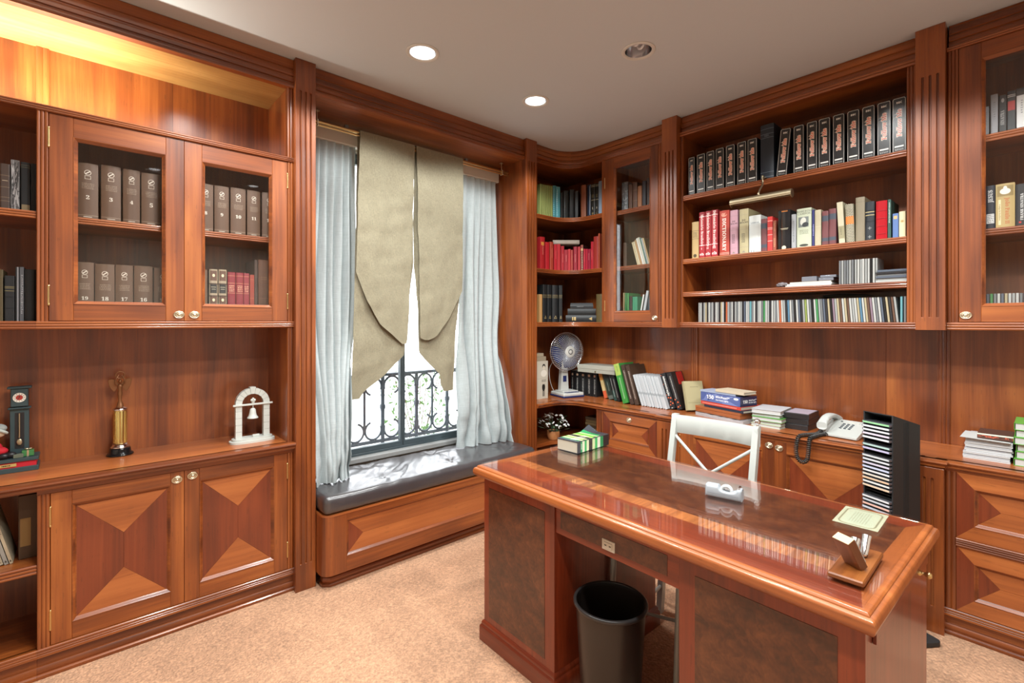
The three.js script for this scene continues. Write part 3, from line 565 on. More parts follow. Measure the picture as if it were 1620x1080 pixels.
// ---------------------------------------------------------------- curved corner and right-hand wall
const TB = -Math.PI / 2;                 // right wall: local x runs along world z, local z = -world x
const ZB = -2.93, ZBL = -2.86, ZBB = -3.25;
const cornerPath = (o = 0) => [[2.5355, -2.60 + o], ...arc(2.73, -2.40, 0.2 - o, -Math.PI / 2, 0, 14), [2.93 - o, -2.266]];
const cornerBoard = (y0, y1) => grainUV(prism([...cornerPath(-0.006), [ -ZBB, -2.266], [-ZBB, -2.94], [2.5355, -2.94]], y0, y1, (u, v, a) => [u, a, v]), 'x');
struct('trim_3', run([[2.531, -2.60], ...arc(2.73, -2.38, 0.22, -Math.PI / 2, 0, 14), [2.95, -1.73]], crownProf(2.62)), M.wood);
struct('trim_4', run([[2.95, -1.62], [2.95, -0.43]], crownProf(2.62), 'z'), M.wood);
struct('trim_5', run([[2.95, -0.313], [2.95, Z1]], crownProf(2.62), 'z'), M.wood);
{
  const t = thing('corner_bookcase', 'open corner bookcase with curved shelves holding red and green books', 'bookcase');
  const names = ['bottom_board', 'shelf_board', 'shelf_board', 'top_board'];
  [[1.342, 1.378], [1.756, 1.789], [2.169, 2.203], [2.59, 2.62]].forEach(([a, b], i) => mesh(names[i], [cornerBoard(a, b), run(cornerPath(-0.004), reedPoly(a, b, -0.004, 0.006, 3).map(([h, n]) => [n, h]))], M.wood, t));
  mesh('side_panel', wb(2.5005, 2.535, 1.342, 2.62, -2.94, -2.616, 'y', 0), M.wood, t);
  mesh('back_panel', wb(2.5005, 3.25, 1.342, 2.62, -2.952, -2.9405, 'y', 0), BACK, t);
  mesh('back_panel', wb(3.2505, 3.262, 1.342, 2.62, -2.94, -2.266, 'y', 0), BACK, t);
  rebase(t, 2.85, 1.342, -2.7);
}
function pilasterB(label, x0, x1, y0, y1, zf, zb, f0, f1, n = 3) { const t = thing('fluted_pilaster', label, 'pilaster', [0, 0, 0], TB); fluted(t, 'fluted_face', x0, x1, y0, y1, zb, zf, f0, f1, n); rebase(t, (x0 + x1) / 2, y0, zf - 0.02); }
pilasterB('upper fluted pilaster left of the wide open bookcase', -1.734, -1.627, 1.342, CEIL - 0.001, -2.885, -3.25, 1.405, 2.5);
pilasterB('upper fluted pilaster right of the wide open bookcase', -0.424, -0.319, 1.342, CEIL - 0.001, -2.885, -3.25, 1.405, 2.5);
pilasterB('short fluted pilaster under the counter behind the white chair', -1.734, -1.627, 0, 0.731, -2.825, -2.9, 0.12, 0.68, 2);
pilasterB('short fluted pilaster under the counter beside the black disc tower', -0.424, -0.317, 0, 0.731, -2.825, -2.9, 0.12, 0.68, 2);
{
  const t = thing('glazed_cabinet', 'narrow wall cabinet with one glass door beside the curved corner', 'cabinet', [0, 0, 0], TB);
  const a = -2.265, b = -1.735, t0 = 1.342, t1 = 2.62;
  mesh('bottom_board', shelf(a, b, 1.378, 0.036, ZBB, ZB + 0.008), M.wood, t);
  mesh('top_board', [wb(a, b, 2.592, t1, ZBB, ZB, 'x', 0), reedH(a, b, 2.592, t1, ZB, ZB + 0.008, 3)], M.wood, t);
  mesh('stile', wb(a, -2.2385, 1.378, 2.592, ZB - 0.03, ZB + 0.001), M.wood, t);
  mesh('stile', reedV(-1.788, b, 1.378, 2.592, ZB - 0.03, ZB + 0.003, 3), M.wood, t);
  mesh('side_panel', wb(a, -2.25, 1.378, 2.592, ZBB, ZB - 0.03, 'y', 0), M.wood, t); mesh('side_panel', wb(-1.76, b, 1.378, 2.592, ZBB, ZB - 0.03, 'y', 0), M.wood, t);
  mesh('back_panel', wb(a, b, t0, t1, ZBB - 0.012, ZBB - 0.0005, 'y', 0), BACK, t);
  mesh('shelf_board', shelf(-2.25, -1.76, 2.203, 0.034, ZBB, ZB - 0.03), M.wood, t); mesh('shelf_board', shelf(-2.25, -1.76, 1.789, 0.033, ZBB, ZB - 0.03), M.wood, t);
  glassDoor(t, -2.2375, -1.7895, 1.3795, 2.591, ZB, { sl: 0.081, sr: 0.059, rb: 0.068, rt: 0.065, knob: [-1.815, 1.408], hinges: [[-2.238, 2.42], [-2.238, 1.5]] });
  rebase(t, -2, t0, -3.05);
}
{
  const t = thing('open_bookcase', 'wide open bookcase with four shelves above the counter, brass picture lamp on it', 'bookcase', [0, 0, 0], TB);
  const a = -1.626, b = -0.425, i0 = -1.608, i1 = -0.463;
  mesh('bottom_board', shelf(a, b, 1.378, 0.036, ZBB, ZB + 0.008), M.wood, t);
  mesh('top_board', [wb(a, b, 2.59, 2.62, ZBB, ZB + 0.002, 'x', 0), reedH(a, b, 2.59, 2.62, ZB + 0.002, ZB + 0.012, 2)], M.wood, t);
  mesh('side_panel', [wb(a, i0, 1.378, 2.59, ZBB, ZB - 0.01, 'y', 0), reedV(a, i0, 1.378, 2.59, ZB - 0.01, ZB, 2)], M.wood, t);
  mesh('side_panel', [wb(i1, b, 1.378, 2.59, ZBB, ZB - 0.01, 'y', 0), reedV(i1, b, 1.378, 2.59, ZB - 0.01, ZB, 3)], M.wood, t);
  mesh('back_panel', wb(a, b, 1.342, 2.62, ZBB - 0.012, ZBB - 0.0005, 'y', 0), BACK, t);
  for (const [y, th] of [[2.203, 0.034], [1.789, 0.034], [1.575, 0.033]]) mesh('shelf_board', shelf(i0, i1, y, th, ZBB, ZB), M.wood, t);
  rebase(t, -1.03, 1.342, -3.05);
}
{
  const t = thing('glazed_cabinet', 'wall cabinet with glass door at the right edge of the room', 'cabinet', [0, 0, 0], TB);
  const a = -0.318, b = 0.72;
  mesh('bottom_board', shelf(a, b, 1.378, 0.036, ZBB, ZB + 0.008), M.wood, t);
  mesh('top_board', [wb(a, b, 2.602, 2.62, ZBB, ZB, 'x', 0), reedH(a, b, 2.602, 2.62, ZB, ZB + 0.01, 2)], M.wood, t);
  mesh('stile', reedV(a, -0.28, 1.378, 2.602, ZB - 0.03, ZB + 0.003, 3), M.wood, t); mesh('stile', reedV(0.663, b, 1.378, 2.602, ZB - 0.03, ZB + 0.003, 3), M.wood, t);
  mesh('side_panel', wb(a, -0.295, 1.378, 2.602, ZBB, ZB - 0.03, 'y', 0), M.wood, t); mesh('side_panel', wb(0.68, b, 1.378, 2.602, ZBB, ZB - 0.03, 'y', 0), M.wood, t);
  mesh('back_panel', wb(a, b, 1.342, 2.62, ZBB - 0.012, ZBB - 0.0005, 'y', 0), BACK, t);
  mesh('shelf_board', shelf(-0.295, 0.68, 2.203, 0.034, ZBB, ZB - 0.03), M.wood, t); mesh('shelf_board', shelf(-0.295, 0.68, 1.789, 0.034, ZBB, ZB - 0.03), M.wood, t);
  glassDoor(t, -0.279, 0.191, 1.3795, 2.601, ZB, { sl: 0.072, sr: 0.072, rb: 0.068, rt: 0.068, knob: [-0.256, 1.409] });
  glassDoor(t, 0.192, 0.662, 1.3795, 2.601, ZB, { sl: 0.072, sr: 0.072, rb: 0.068, rt: 0.068 });
  rebase(t, 0.2, 1.342, -3.05);
}
{
  const t = thing('back_panelling', 'wooden back panelling above the right-hand counter with reeded battens', 'panelling', [0, 0, 0], TB);
  for (const [a, b] of [[-2.94, -1.845], [-1.8445, -0.6], [-0.5995, Z1]]) mesh('back_panel', wb(a, b, 0.767, 1.3415, ZBB - 0.012, ZBB, 'y', 0.0008), M.wood, t);
  mesh('batten', reedV(-1.715, -1.665, 0.767, 1.3415, ZBB, ZBB + 0.014, 3), M.wood, t); mesh('batten', reedV(-0.385, -0.34, 0.767, 1.3415, ZBB, ZBB + 0.014, 3), M.wood, t);
  rebase(t, -1, 0.767, ZBB);
  const u = thing('back_panelling', 'wooden back panel behind the desk fan in the corner', 'panelling');
  mesh('back_panel', wb(2.5005, 3.2495, 0.767, 1.3415, -2.952, -2.9405, 'y', 0), M.wood, u); mesh('side_panel', wb(2.5005, 2.535, 0.767, 1.3415, -2.94, -2.616, 'y', 0), M.wood, u);
  rebase(u, 2.85, 0.767, -2.94);
}
{
  const path = [[2.5355, -2.549], ...arc(2.70, -2.405, 0.144, -Math.PI / 2, 0, 12), [2.844, -1.745], [2.822, -1.74], [2.822, -1.621], [2.844, -1.616], [2.844, -0.431], [2.822, -0.426], [2.822, -0.312], [2.844, -0.307], [2.844, Z1]];
  const t = thing('countertop', 'long wooden counter along the right wall, curved in the corner', 'counter');
  const inner = path.map(([x, z], i) => [x + 0.03 * (i < 1 ? 0 : 1), z - (i < 13 ? 0.03 * (1 - Math.max(0, i - 1) / 12) : 0)]);
  mesh('board', grainUV(prism([...inner, [3.249, Z1], [3.249, -2.94], [2.5355, -2.94]], 0.732, 0.767, (u, v, a) => [u, a, v]), 'z'), M.woodLightSheen, t);
  mesh('edge_moulding', run(path, counterProf(0.767), 'z'), M.wood, t);
  rebase(t, 3, 0.732, -1);
}
{
  const t = thing('corner_base_cabinet', 'open curved corner compartment under the counter', 'cabinet');
  const f = (o) => [[2.5355, -2.60 + o], ...arc(2.69, -2.43, 0.17 - o, -Math.PI / 2, 0, 10), [2.86 - o, -2.266]];
  const bd = (a, b) => grainUV(prism([...f(0), [3.25, -2.266], [3.25, -2.94], [2.5355, -2.94]], a, b, (u, v, c) => [u, c, v]), 'x');
  mesh('shelf_board', bd(0.425, 0.45), M.wood, t); mesh('bottom_board', bd(0.083, 0.118), M.wood, t);
  mesh('back_panel', wb(2.5005, 3.25, 0, 0.731, -2.952, -2.9405, 'y', 0), BACK, t); mesh('back_panel', wb(3.2505, 3.262, 0, 0.731, -2.94, -2.266, 'y', 0), BACK, t);
  mesh('plinth', run(f(0), plinthProf(0.083)), M.wood, t);
  mesh('side_panel', wb(2.5005, 2.535, 0, 0.731, -2.94, -2.616, 'y', 0), M.wood, t);
  rebase(t, 2.85, 0, -2.7);
}
function baseB(name, label, a, b, fn) {
  const t = thing(name, label, 'cabinet', [0, 0, 0], TB);
  mesh('carcass', [wb(a, b, 0.083, 0.118, ZBB, ZBL, 'x', 0), wb(a, a + 0.016, 0.118, 0.731, ZBB, ZBL - 0.03, 'y', 0), wb(b - 0.016, b, 0.118, 0.731, ZBB, ZBL - 0.03, 'y', 0), wb(a, b, 0.083, 0.731, ZBB - 0.012, ZBB, 'y', 0), wb(a, b, 0.722, 0.731, ZBB, ZBL, 'x', 0)], M.wood, t);
  mesh('bottom_moulding', run([[a, ZBL], [b, ZBL]], stripProf(0.083, 0.118)), M.wood, t);
  mesh('plinth', run([[a, ZBL], [b, ZBL]], plinthProf(0.083)), M.wood, t);
  fn(t); rebase(t, (a + b) / 2, 0, -3.05);
}
// drawer front whose frame is mitred too, sheen painted into rails and stiles
function mitreDrawer(t, x0, x1, y0, y1, z, s, rb, rt, knobs) {
  const d = mesh('drawer', [poly([[x0, y0], [x1, y0], [x1 - s, y0 + rb], [x0 + s, y0 + rb]], z, 0.02, 'x'), poly([[x0, y1], [x0 + s, y1 - rt], [x1 - s, y1 - rt], [x1, y1]], z, 0.02, 'x')], M.woodLightSheen, t);
  mesh('stile', poly([[x0, y0 + 0.0006], [x0 + s, y0 + rb], [x0 + s, y1 - rt], [x0, y1 - 0.0006]], z, 0.02, 'y'), M.woodDarkSheen, d); mesh('stile', poly([[x1, y0 + 0.0006], [x1, y1 - 0.0006], [x1 - s, y1 - rt], [x1 - s, y0 + rb]], z, 0.02, 'y'), M.woodDarkSheen, d);
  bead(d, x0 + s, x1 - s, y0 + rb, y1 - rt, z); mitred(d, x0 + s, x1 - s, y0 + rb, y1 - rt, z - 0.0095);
  for (const k of knobs) knob(d, k[0], k[1], z, M.brassPale);
}
baseB('drawer_cabinet', 'low drawer cabinet with mitred fronts beside the curved corner', -2.265, -1.735, (t) => {
  mesh('stile', reedV(-2.265, -2.2, 0.118, 0.722, ZBL - 0.03, ZBL + 0.003, 3), M.wood, t); mesh('stile', reedV(-1.752, -1.735, 0.118, 0.722, ZBL - 0.03, ZBL + 0.003, 2), M.wood, t);
  mitreDrawer(t, -2.198, -1.754, 0.468, 0.721, ZBL, 0.06, 0.062, 0.058, [[-1.975, 0.692]]);
  mesh('rail', reedH(-2.2, -1.752, 0.44, 0.466, ZBL - 0.02, ZBL + 0.006, 3), M.wood, t);
  mitreDrawer(t, -2.198, -1.754, 0.12, 0.438, ZBL, 0.06, 0.062, 0.058, [[-1.975, 0.41]]);
});
baseB('base_cabinet', 'long low cabinet with two mitred panel doors under the counter behind the desk', -1.626, -0.425, (t) => {
  mesh('stile', reedV(-1.626, -1.59, 0.118, 0.722, ZBL - 0.03, ZBL + 0.003, 2), M.wood, t); mesh('stile', reedV(-0.462, -0.425, 0.118, 0.722, ZBL - 0.03, ZBL + 0.003, 2), M.wood, t);
  const o = { rb: 0.066, rt: 0.062 };
  panelDoor(t, 'door', -1.589, -1.0265, 0.1195, 0.721, ZBL, { ...o, sl: 0.09, sr: 0.06, knobs: [[-1.052, 0.692]], hinges: [[-1.59, 0.62], [-1.59, 0.2]] });
  panelDoor(t, 'door', -1.0255, -0.463, 0.1195, 0.721, ZBL, { ...o, sl: 0.062, sr: 0.09, knobs: [[-1.0, 0.686]] });
});
baseB('drawer_cabinet', 'low cabinet with two wide mitred drawers at the right edge', -0.317, 0.72, (t) => {
  mesh('stile', reedV(-0.317, -0.281, 0.118, 0.722, ZBL - 0.03, ZBL + 0.003, 2), M.wood, t); mesh('stile', reedV(0.68, 0.72, 0.118, 0.722, ZBL - 0.03, ZBL + 0.003, 2), M.wood, t);
  mitreDrawer(t, -0.28, 0.679, 0.438, 0.721, ZBL, 0.056, 0.06, 0.062, []);
  mesh('rail', reedH(-0.281, 0.68, 0.4, 0.437, ZBL - 0.02, ZBL + 0.008, 4), M.wood, t);
  mitreDrawer(t, -0.28, 0.679, 0.1195, 0.399, ZBL, 0.056, 0.06, 0.062, []);
});
// ---------------------------------------------------------------- atlas of flat print: spines, covers, cards
const AC = document.createElement('canvas'); AC.width = AC.height = 2048; const ctx = AC.getContext('2d');
ctx.fillStyle = '#777'; ctx.fillRect(0, 0, 2048, 2048);
let ax = 2, ay = 2, arow = 0;
function cell(w, h, draw) {              // draws on a w x h patch, returns its uv rectangle
  w = Math.max(6, Math.round(w)); h = Math.max(6, Math.round(h));
  if (ax + w + 4 > 2046) { ax = 2; ay += arow + 4; arow = 0; }
  if (ay + h > 2044) throw new Error('atlas full');
  ctx.save(); ctx.beginPath(); ctx.rect(ax - 1, ay - 1, w + 2, h + 2); ctx.clip(); ctx.translate(ax, ay); draw(ctx, w, h); ctx.restore();
  const r = [(ax + 0.5) / 2048, 1 - (ay + h - 0.5) / 2048, (ax + w - 0.5) / 2048, 1 - (ay + 0.5) / 2048];
  ax += w + 4; arow = Math.max(arow, h); return r;
}
const atlasTex = new THREE.CanvasTexture(AC); atlasTex.colorSpace = THREE.SRGBColorSpace; atlasTex.magFilter = THREE.LinearFilter;
const PRINT = phys({ map: atlasTex, roughness: 0.5 }), PRINTG = phys({ map: atlasTex, roughness: 0.22, clearcoat: 0.5, clearcoatRoughness: 0.1 });
function setUV(g, r, fu, fv) { g = plain(g); const p = g.attributes.position, uv = g.attributes.uv; for (let i = 0; i < p.count; i++) { const q = [p.getX(i), p.getY(i), p.getZ(i)]; uv.setXY(i, r[0] + (r[2] - r[0]) * Math.min(1, Math.max(0, fu(q))), r[1] + (r[3] - r[1]) * Math.min(1, Math.max(0, fv(q)))); } return g; }
const PX = 1150;                          // atlas pixels per metre
const fill = (c, w, h, col) => { c.fillStyle = col; c.fillRect(-2, -2, w + 4, h + 4); };
function vtext(c, s, x, y, size, col, font = 'sans-serif', up = false, weight = 'bold') { c.save(); c.translate(x, y); c.rotate(up ? -Math.PI / 2 : Math.PI / 2); c.fillStyle = col; c.font = `${weight} ${size}px ${font}`; c.textAlign = 'center'; c.textBaseline = 'middle'; c.fillText(s, 0, 0); c.restore(); }
function htext(c, s, x, y, size, col, font = 'serif', weight = 'bold', maxw) { c.fillStyle = col; c.font = `${weight} ${size}px ${font}`; c.textAlign = 'center'; c.textBaseline = 'middle'; c.fillText(s, x, y, maxw); }
const bands = (c, w, ys, th, col) => { c.fillStyle = col; for (const y of ys) c.fillRect(0, y, w, th); };
function scrawl(c, x0, x1, y0, n, dy, col, R) { c.fillStyle = col; for (let i = 0; i < n; i++) { let x = x0 + R() * 2; while (x < x1) { const l = 2 + R() * 5; c.fillRect(x, y0 + i * dy, Math.min(l, x1 - x), Math.max(1, dy * 0.45)); x += l + 1 + R() * 2; } } }

// ---------------------------------------------------------------- books: spine towards +z at z = 0, base y = 0
const dummy = { pages: M.pages };
function bookParts(t, w, h, d, cover, o = {}) {
  const th = Math.min(o.th ?? 0.0028, w * 0.2), bulge = o.flat ? 0.0006 : Math.min(0.006, w * 0.16), ins = o.flat ? 0.0004 : 0.003;
  const cm = typeof cover === 'object' ? cover : paint(cover, o.rough ?? 0.55);
  mesh('cover', [cbox(-w / 2, -w / 2 + th, 0, h, -d, 0, 0.0005), cbox(w / 2 - th, w / 2, 0, h, -d, 0, 0.0005)], cm, t);
  mesh('pages', cbox(-w / 2 + th, w / 2 - th, ins, h - ins, -d + ins, -0.002, 0), o.pages ?? M.pages, t);
  const N = 7, pl = [[-w / 2, -0.003]]; for (let i = 0; i <= N; i++) { const u = i / N * 2 - 1; pl.push([w / 2 * u, bulge * (1 - u * u)]); } pl.push([w / 2, -0.003]);
  let g = prism(pl, 0, h, (u, v, a) => [u, a, v], 1.0);
  if (o.draw) { const r = cell(w * PX, h * PX, o.draw); g = setUV(g, r, (q) => q[0] / w + 0.5, (q) => q[1] / h); const sp = mesh('spine', g, o.gloss ? PRINTG : PRINT, t); for (const y of o.bandsAt ?? []) mesh('raised_band', prism(pl.map(([u, v]) => [u, v + 0.0018]), y * h - 0.002, y * h + 0.002, (u, v, a) => [u, a, v], 1.0), cm, sp); }
  else mesh('spine', g, cm, t);
}
// book standing on a shelf of the window wall (turn 0) or right wall (TB); u = place along the wall
function book(label, category, at, turn, w, h, d, cover, o = {}) {
  const t = thing(o.name ?? 'book', label, category, at, turn, o.group);
  if (o.lean) t.rotation.set(0, turn, o.lean, 'YXZ');
  bookParts(t, w, h, d, cover, o);
  return t;
}
// book lying flat: spine to +z, thickness up
function flatBook(label, category, at, turn, w, len, d, cover, o = {}) {
  const t = thing(o.name ?? 'book', label, category, at, turn, o.group);
  const inner = new THREE.Group(); bookParts(inner, w, len, d, cover, o);
  inner.updateMatrixWorld(true);
  const m = new THREE.Matrix4().makeTranslation(len / 2, w / 2, 0).multiply(new THREE.Matrix4().makeRotationZ(Math.PI / 2));
  for (const c of [...inner.children]) { c.geometry.applyMatrix4(m); for (const e of c.children) e.geometry.applyMatrix4(m); t.add(c); }
  return t;
}

// ---------------------------------------------------------------- desk
{
  const t = thing('desk', 'large wooden pedestal desk with burl veneer and glass top', 'desk', [1.2545, 0, -0.964], -0.023);
  const D = 0.725, H = 0.718, yT = 0.757;
  const loop = [[0, H], [D, H], [D, -H], [0, -H]];
  const top = mesh('desktop', wb(0.02, D - 0.02, 0.718, yT - 0.0015, -H + 0.02, H - 0.02, 'z', 0), M.woodRed, t);
  mesh('edge_moulding', grainUV(sweep(loop, [[-0.03, 0.712], [-0.014, 0.712], [-0.006, 0.715], [-0.001, 0.722], [0, 0.731], [-0.001, 0.739], [-0.005, 0.746], [-0.011, 0.749], [-0.013, 0.7495], [-0.0135, 0.753], [-0.017, 0.7565], [-0.022, yT], [-0.03, yT]], XZ, true), 'z'), M.woodLightSheen, top);
  // marquetry of the top
  const flat = (pts, m, grain, dy = 0) => mesh('veneer', grainUV(prism(pts, yT - 0.0015, yT + dy, (u, v, a) => [u, a, v], 0.3), grain), m, top);
  const a = 0.0302, e = 0.065, b1 = 0.16, b2 = 0.222, zb = H - 0.0302, zi = H - e;
  flat([[a, -zb], [a, zb], [b1, zi], [b1, -zi]], M.woodRed, 'z'); flat([[D - a, -zb], [D - 0.1, -zi], [D - 0.1, zi], [D - a, zb]], M.woodRed, 'z');
  flat([[a, zb], [D - a, zb], [D - 0.1, zi], [b1, zi]], M.woodLightSheen, 'x'); flat([[a, -zb], [b1, -zi], [D - 0.1, -zi], [D - a, -zb]], M.woodLightSheen, 'x');
  { const g = prism([[b1, -zi], [b1, zi], [b2, zi], [b2, -zi]], yT - 0.0015, yT, (u, v, c) => [u, c, v], 0.3); const p = g.attributes.position; for (let i = 0; i < p.count; i++) g.attributes.uv.setXY(i, p.getZ(i) * 1.1, (p.getX(i) - b1) * 5); mesh('crossband', g, M.cross, top); }
  { const g = prism([[b2, -zi], [b2, zi], [D - 0.1, zi], [D - 0.1, -zi]], yT - 0.0015, yT, (u, v, c) => [u, c, v], 0.3); const p = g.attributes.position; for (let i = 0; i < p.count; i++) g.attributes.uv.setXY(i, p.getZ(i) * 1.3, p.getX(i) * 1.6); mesh('burl_veneer', g, M.burl, top); }
  mesh('glass_sheet', cbox(0.025, D - 0.025, yT + 0.0008, yT + 0.0078, -H + 0.025, H - 0.025, 0.0008), M.glass, t);
  const uvBurl = (g, s = 1.4) => { const p = g.attributes.position, o = rnd() * 3; for (let i = 0; i < p.count; i++) g.attributes.uv.setXY(i, o + (p.getZ(i) + p.getX(i)) * s, o + p.getY(i) * s); return g; };
  const ped = (z0, z1, pz0, pz1) => {
    const p = mesh('pedestal', [wb(0.035, 0.69, 0.07, 0.717, z0, z1, 'y', 0.0015)], M.woodRed, t);
    mesh('burl_panel', uvBurl(cbox(0.0338, 0.0352, 0.115, 0.668, pz0, pz1, 0)), M.burl, p);
    mesh('plinth', grainUV(sweep([[0.035, z1], [0.69, z1], [0.69, z0], [0.035, z0]], [[-0.03, 0], [0.014, 0], [0.015, 0.002], [0.015, 0.06], [0.012, 0.066], [0.008, 0.07], [0.009, 0.076], [0.006, 0.083], [0.001, 0.088], [-0.03, 0.088]], XZ, true), 'z'), M.woodRed, p);
    return p;
  };
  ped(-0.682, -0.256, -0.648, -0.306);
  const rp = ped(0.246, 0.692, 0.296, 0.64);
  const dr = mesh('centre_drawer', wb(0.042, 0.45, 0.605, 0.717, -0.256, 0.246, 'z', 0.001), M.woodRed, t);
  mesh('burl_panel', uvBurl(cbox(0.0408, 0.0422, 0.628, 0.69, -0.23, 0.205, 0)), M.burl, dr);
  const outlet = mesh('socket_plate', [rbox(0.006, 0.035, 0.052, 0.0025, 0.0402, 0.643, -0.011), rbox(0.004, 0.02, 0.034, 0.0015, 0.0372, 0.643, -0.011)], M.offwhite, t, 'cream power socket plate');
  for (const s of [-1, 1]) mesh('socket_hole', rbox(0.002, 0.003, 0.008, 0.0008, 0.0351, 0.643, -0.011 + s * 0.009), M.blackMatt, outlet);
  // pull-out slide in the end of the desk with its brass knob
  const sl = mesh('pull_out_slide', wb(0.09, 0.66, 0.655, 0.69, 0.6925, 0.7, 'x', 0.001), M.woodRed, t);
  { const k = lathe([[0, 0.03], [0.006, 0.029], [0.0095, 0.024], [0.0085, 0.018], [0.005, 0.014], [0.0045, 0.007], [0.008, 0.004], [0.0085, 0]], 18); k.rotateX(Math.PI / 2); const q = mesh('knob', k, M.brass, sl, 'round brass knob'); q.position.set(0.53, 0.671, 0.7); }
}
// ---------------------------------------------------------------- white chair behind the desk
{
  const t = thing('chair', 'white chair with crossed back rods pushed in behind the desk', 'chair');
  const za = -1.245, zb = -0.86, P = (y) => 2.055 + 0.105 * Math.max(0, y) / 0.92 + (y > 0.45 ? 0.04 * (y - 0.45) / 0.47 : 0);
  for (const z of [za, zb]) {
    const N = 8, G = []; for (let i = 0; i < N; i++) { const y0 = 0.925 * i / N, y1 = 0.925 * (i + 1) / N; const q = [[y0, P(y0)], [y1, P(y1)]]; G.push(prism([[q[0][1] - 0.014, y0], [q[0][1] + 0.014, y0], [q[1][1] + 0.014, y1], [q[1][1] - 0.014, y1]], z - 0.013, z + 0.013, (u, v, a) => [u, v, a], 0.4)); }
    mesh('back_post', G, M.white, t);
    const zf = z === za ? -1.195 : -0.905;
    mesh('front_leg', [rod([1.60, 0, zf], [1.625, 0.44, zf], 0.0115, 12)], M.white, t);
    mesh('side_stretcher', rod([1.606, 0.12, zf], [2.06, 0.12, z], 0.008), M.white, t);
    mesh('seat_rail', [rod([1.62, 0.425, zf], [2.1, 0.425, z], 0.012)], M.white, t);
  }
  mesh('finial', [ball(0.0135, P(0.94) + 0.001, 0.943, zb, [1, 1, 1], 18, 14), cyl(0.007, 0.006, 0.012, P(0.93), 0.929, zb, 14)], M.chrome, t, 'steel ball finial');
  // top rail, slightly bowed
  { const g = grid(20, 1, (u, v) => [P(0.875) + 0.02 * Math.sin(Math.PI * u), 0.838 + 0.082 * v, za - 0.012 + (zb - za + 0.024) * u]); const pts = []; for (let i = 0; i <= 20; i++) { const u = i / 20; pts.push([P(0.875) + 0.022 * Math.sin(Math.PI * u), za - 0.013 + (zb - za + 0.026) * u]); }
    mesh('top_rail', sweep(pts, [[-0.009, 0.836], [0.009, 0.836], [0.011, 0.84], [0.011, 0.916], [0.008, 0.921], [-0.008, 0.921], [-0.011, 0.916], [-0.011, 0.84]], XZ, false, 0.8), M.white, t); }
  mesh('cross_rod', rod([P(0.82), 0.822, za + 0.01], [P(0.54), 0.54, zb - 0.01], 0.0075), M.white, t); mesh('cross_rod', rod([P(0.82) + 0.012, 0.822, zb - 0.01], [P(0.54) + 0.012, 0.54, za + 0.01], 0.0075), M.white, t);
  mesh('lower_rail', cbox(P(0.53) - 0.01, P(0.53) + 0.01, 0.515, 0.54, za, zb, 0.002), M.white, t);
  mesh('seat', prism([[1.6, -1.207], [1.98, -1.21], [2.09, -1.23], [2.09, -0.872], [1.98, -0.892], [1.6, -0.893]], 0.441, 0.462, (u, v, a) => [u, a, v], 0.4), M.white, t);
  mesh('foot_stretcher', rod([1.8, 0.12, -1.216], [1.95, 0.12, -0.872], 0.007), M.white, t);
  mesh('brace_rod', rod([P(0.36), 0.36, za], [P(0.1), 0.1, zb], 0.005), M.white, t);
  rebase(t, 1.9, 0, -1.05);
}
// ---------------------------------------------------------------- waste bin
{
  const t = thing('waste_bin', 'tall black plastic waste bin in the kneehole of the desk', 'bin', [1.40, 0, -1.045]);
  mesh('body', lathe([[0, 0.004], [0.094, 0.004], [0.0985, 0], [0.1, 0.004], [0.122, 0.383], [0.1195, 0.383], [0.0975, 0.008], [0, 0.008]], 48), phys({ color: lin(0.022, 0.016, 0.013), roughness: 0.32 }), t);
  mesh('rim', lathe([[0.119, 0.38], [0.127, 0.38], [0.1305, 0.384], [0.1305, 0.391], [0.127, 0.3945], [0.121, 0.3945], [0.119, 0.391], [0.119, 0.38]], 48), phys({ color: lin(0.03, 0.028, 0.028), roughness: 0.3 }), t);
}
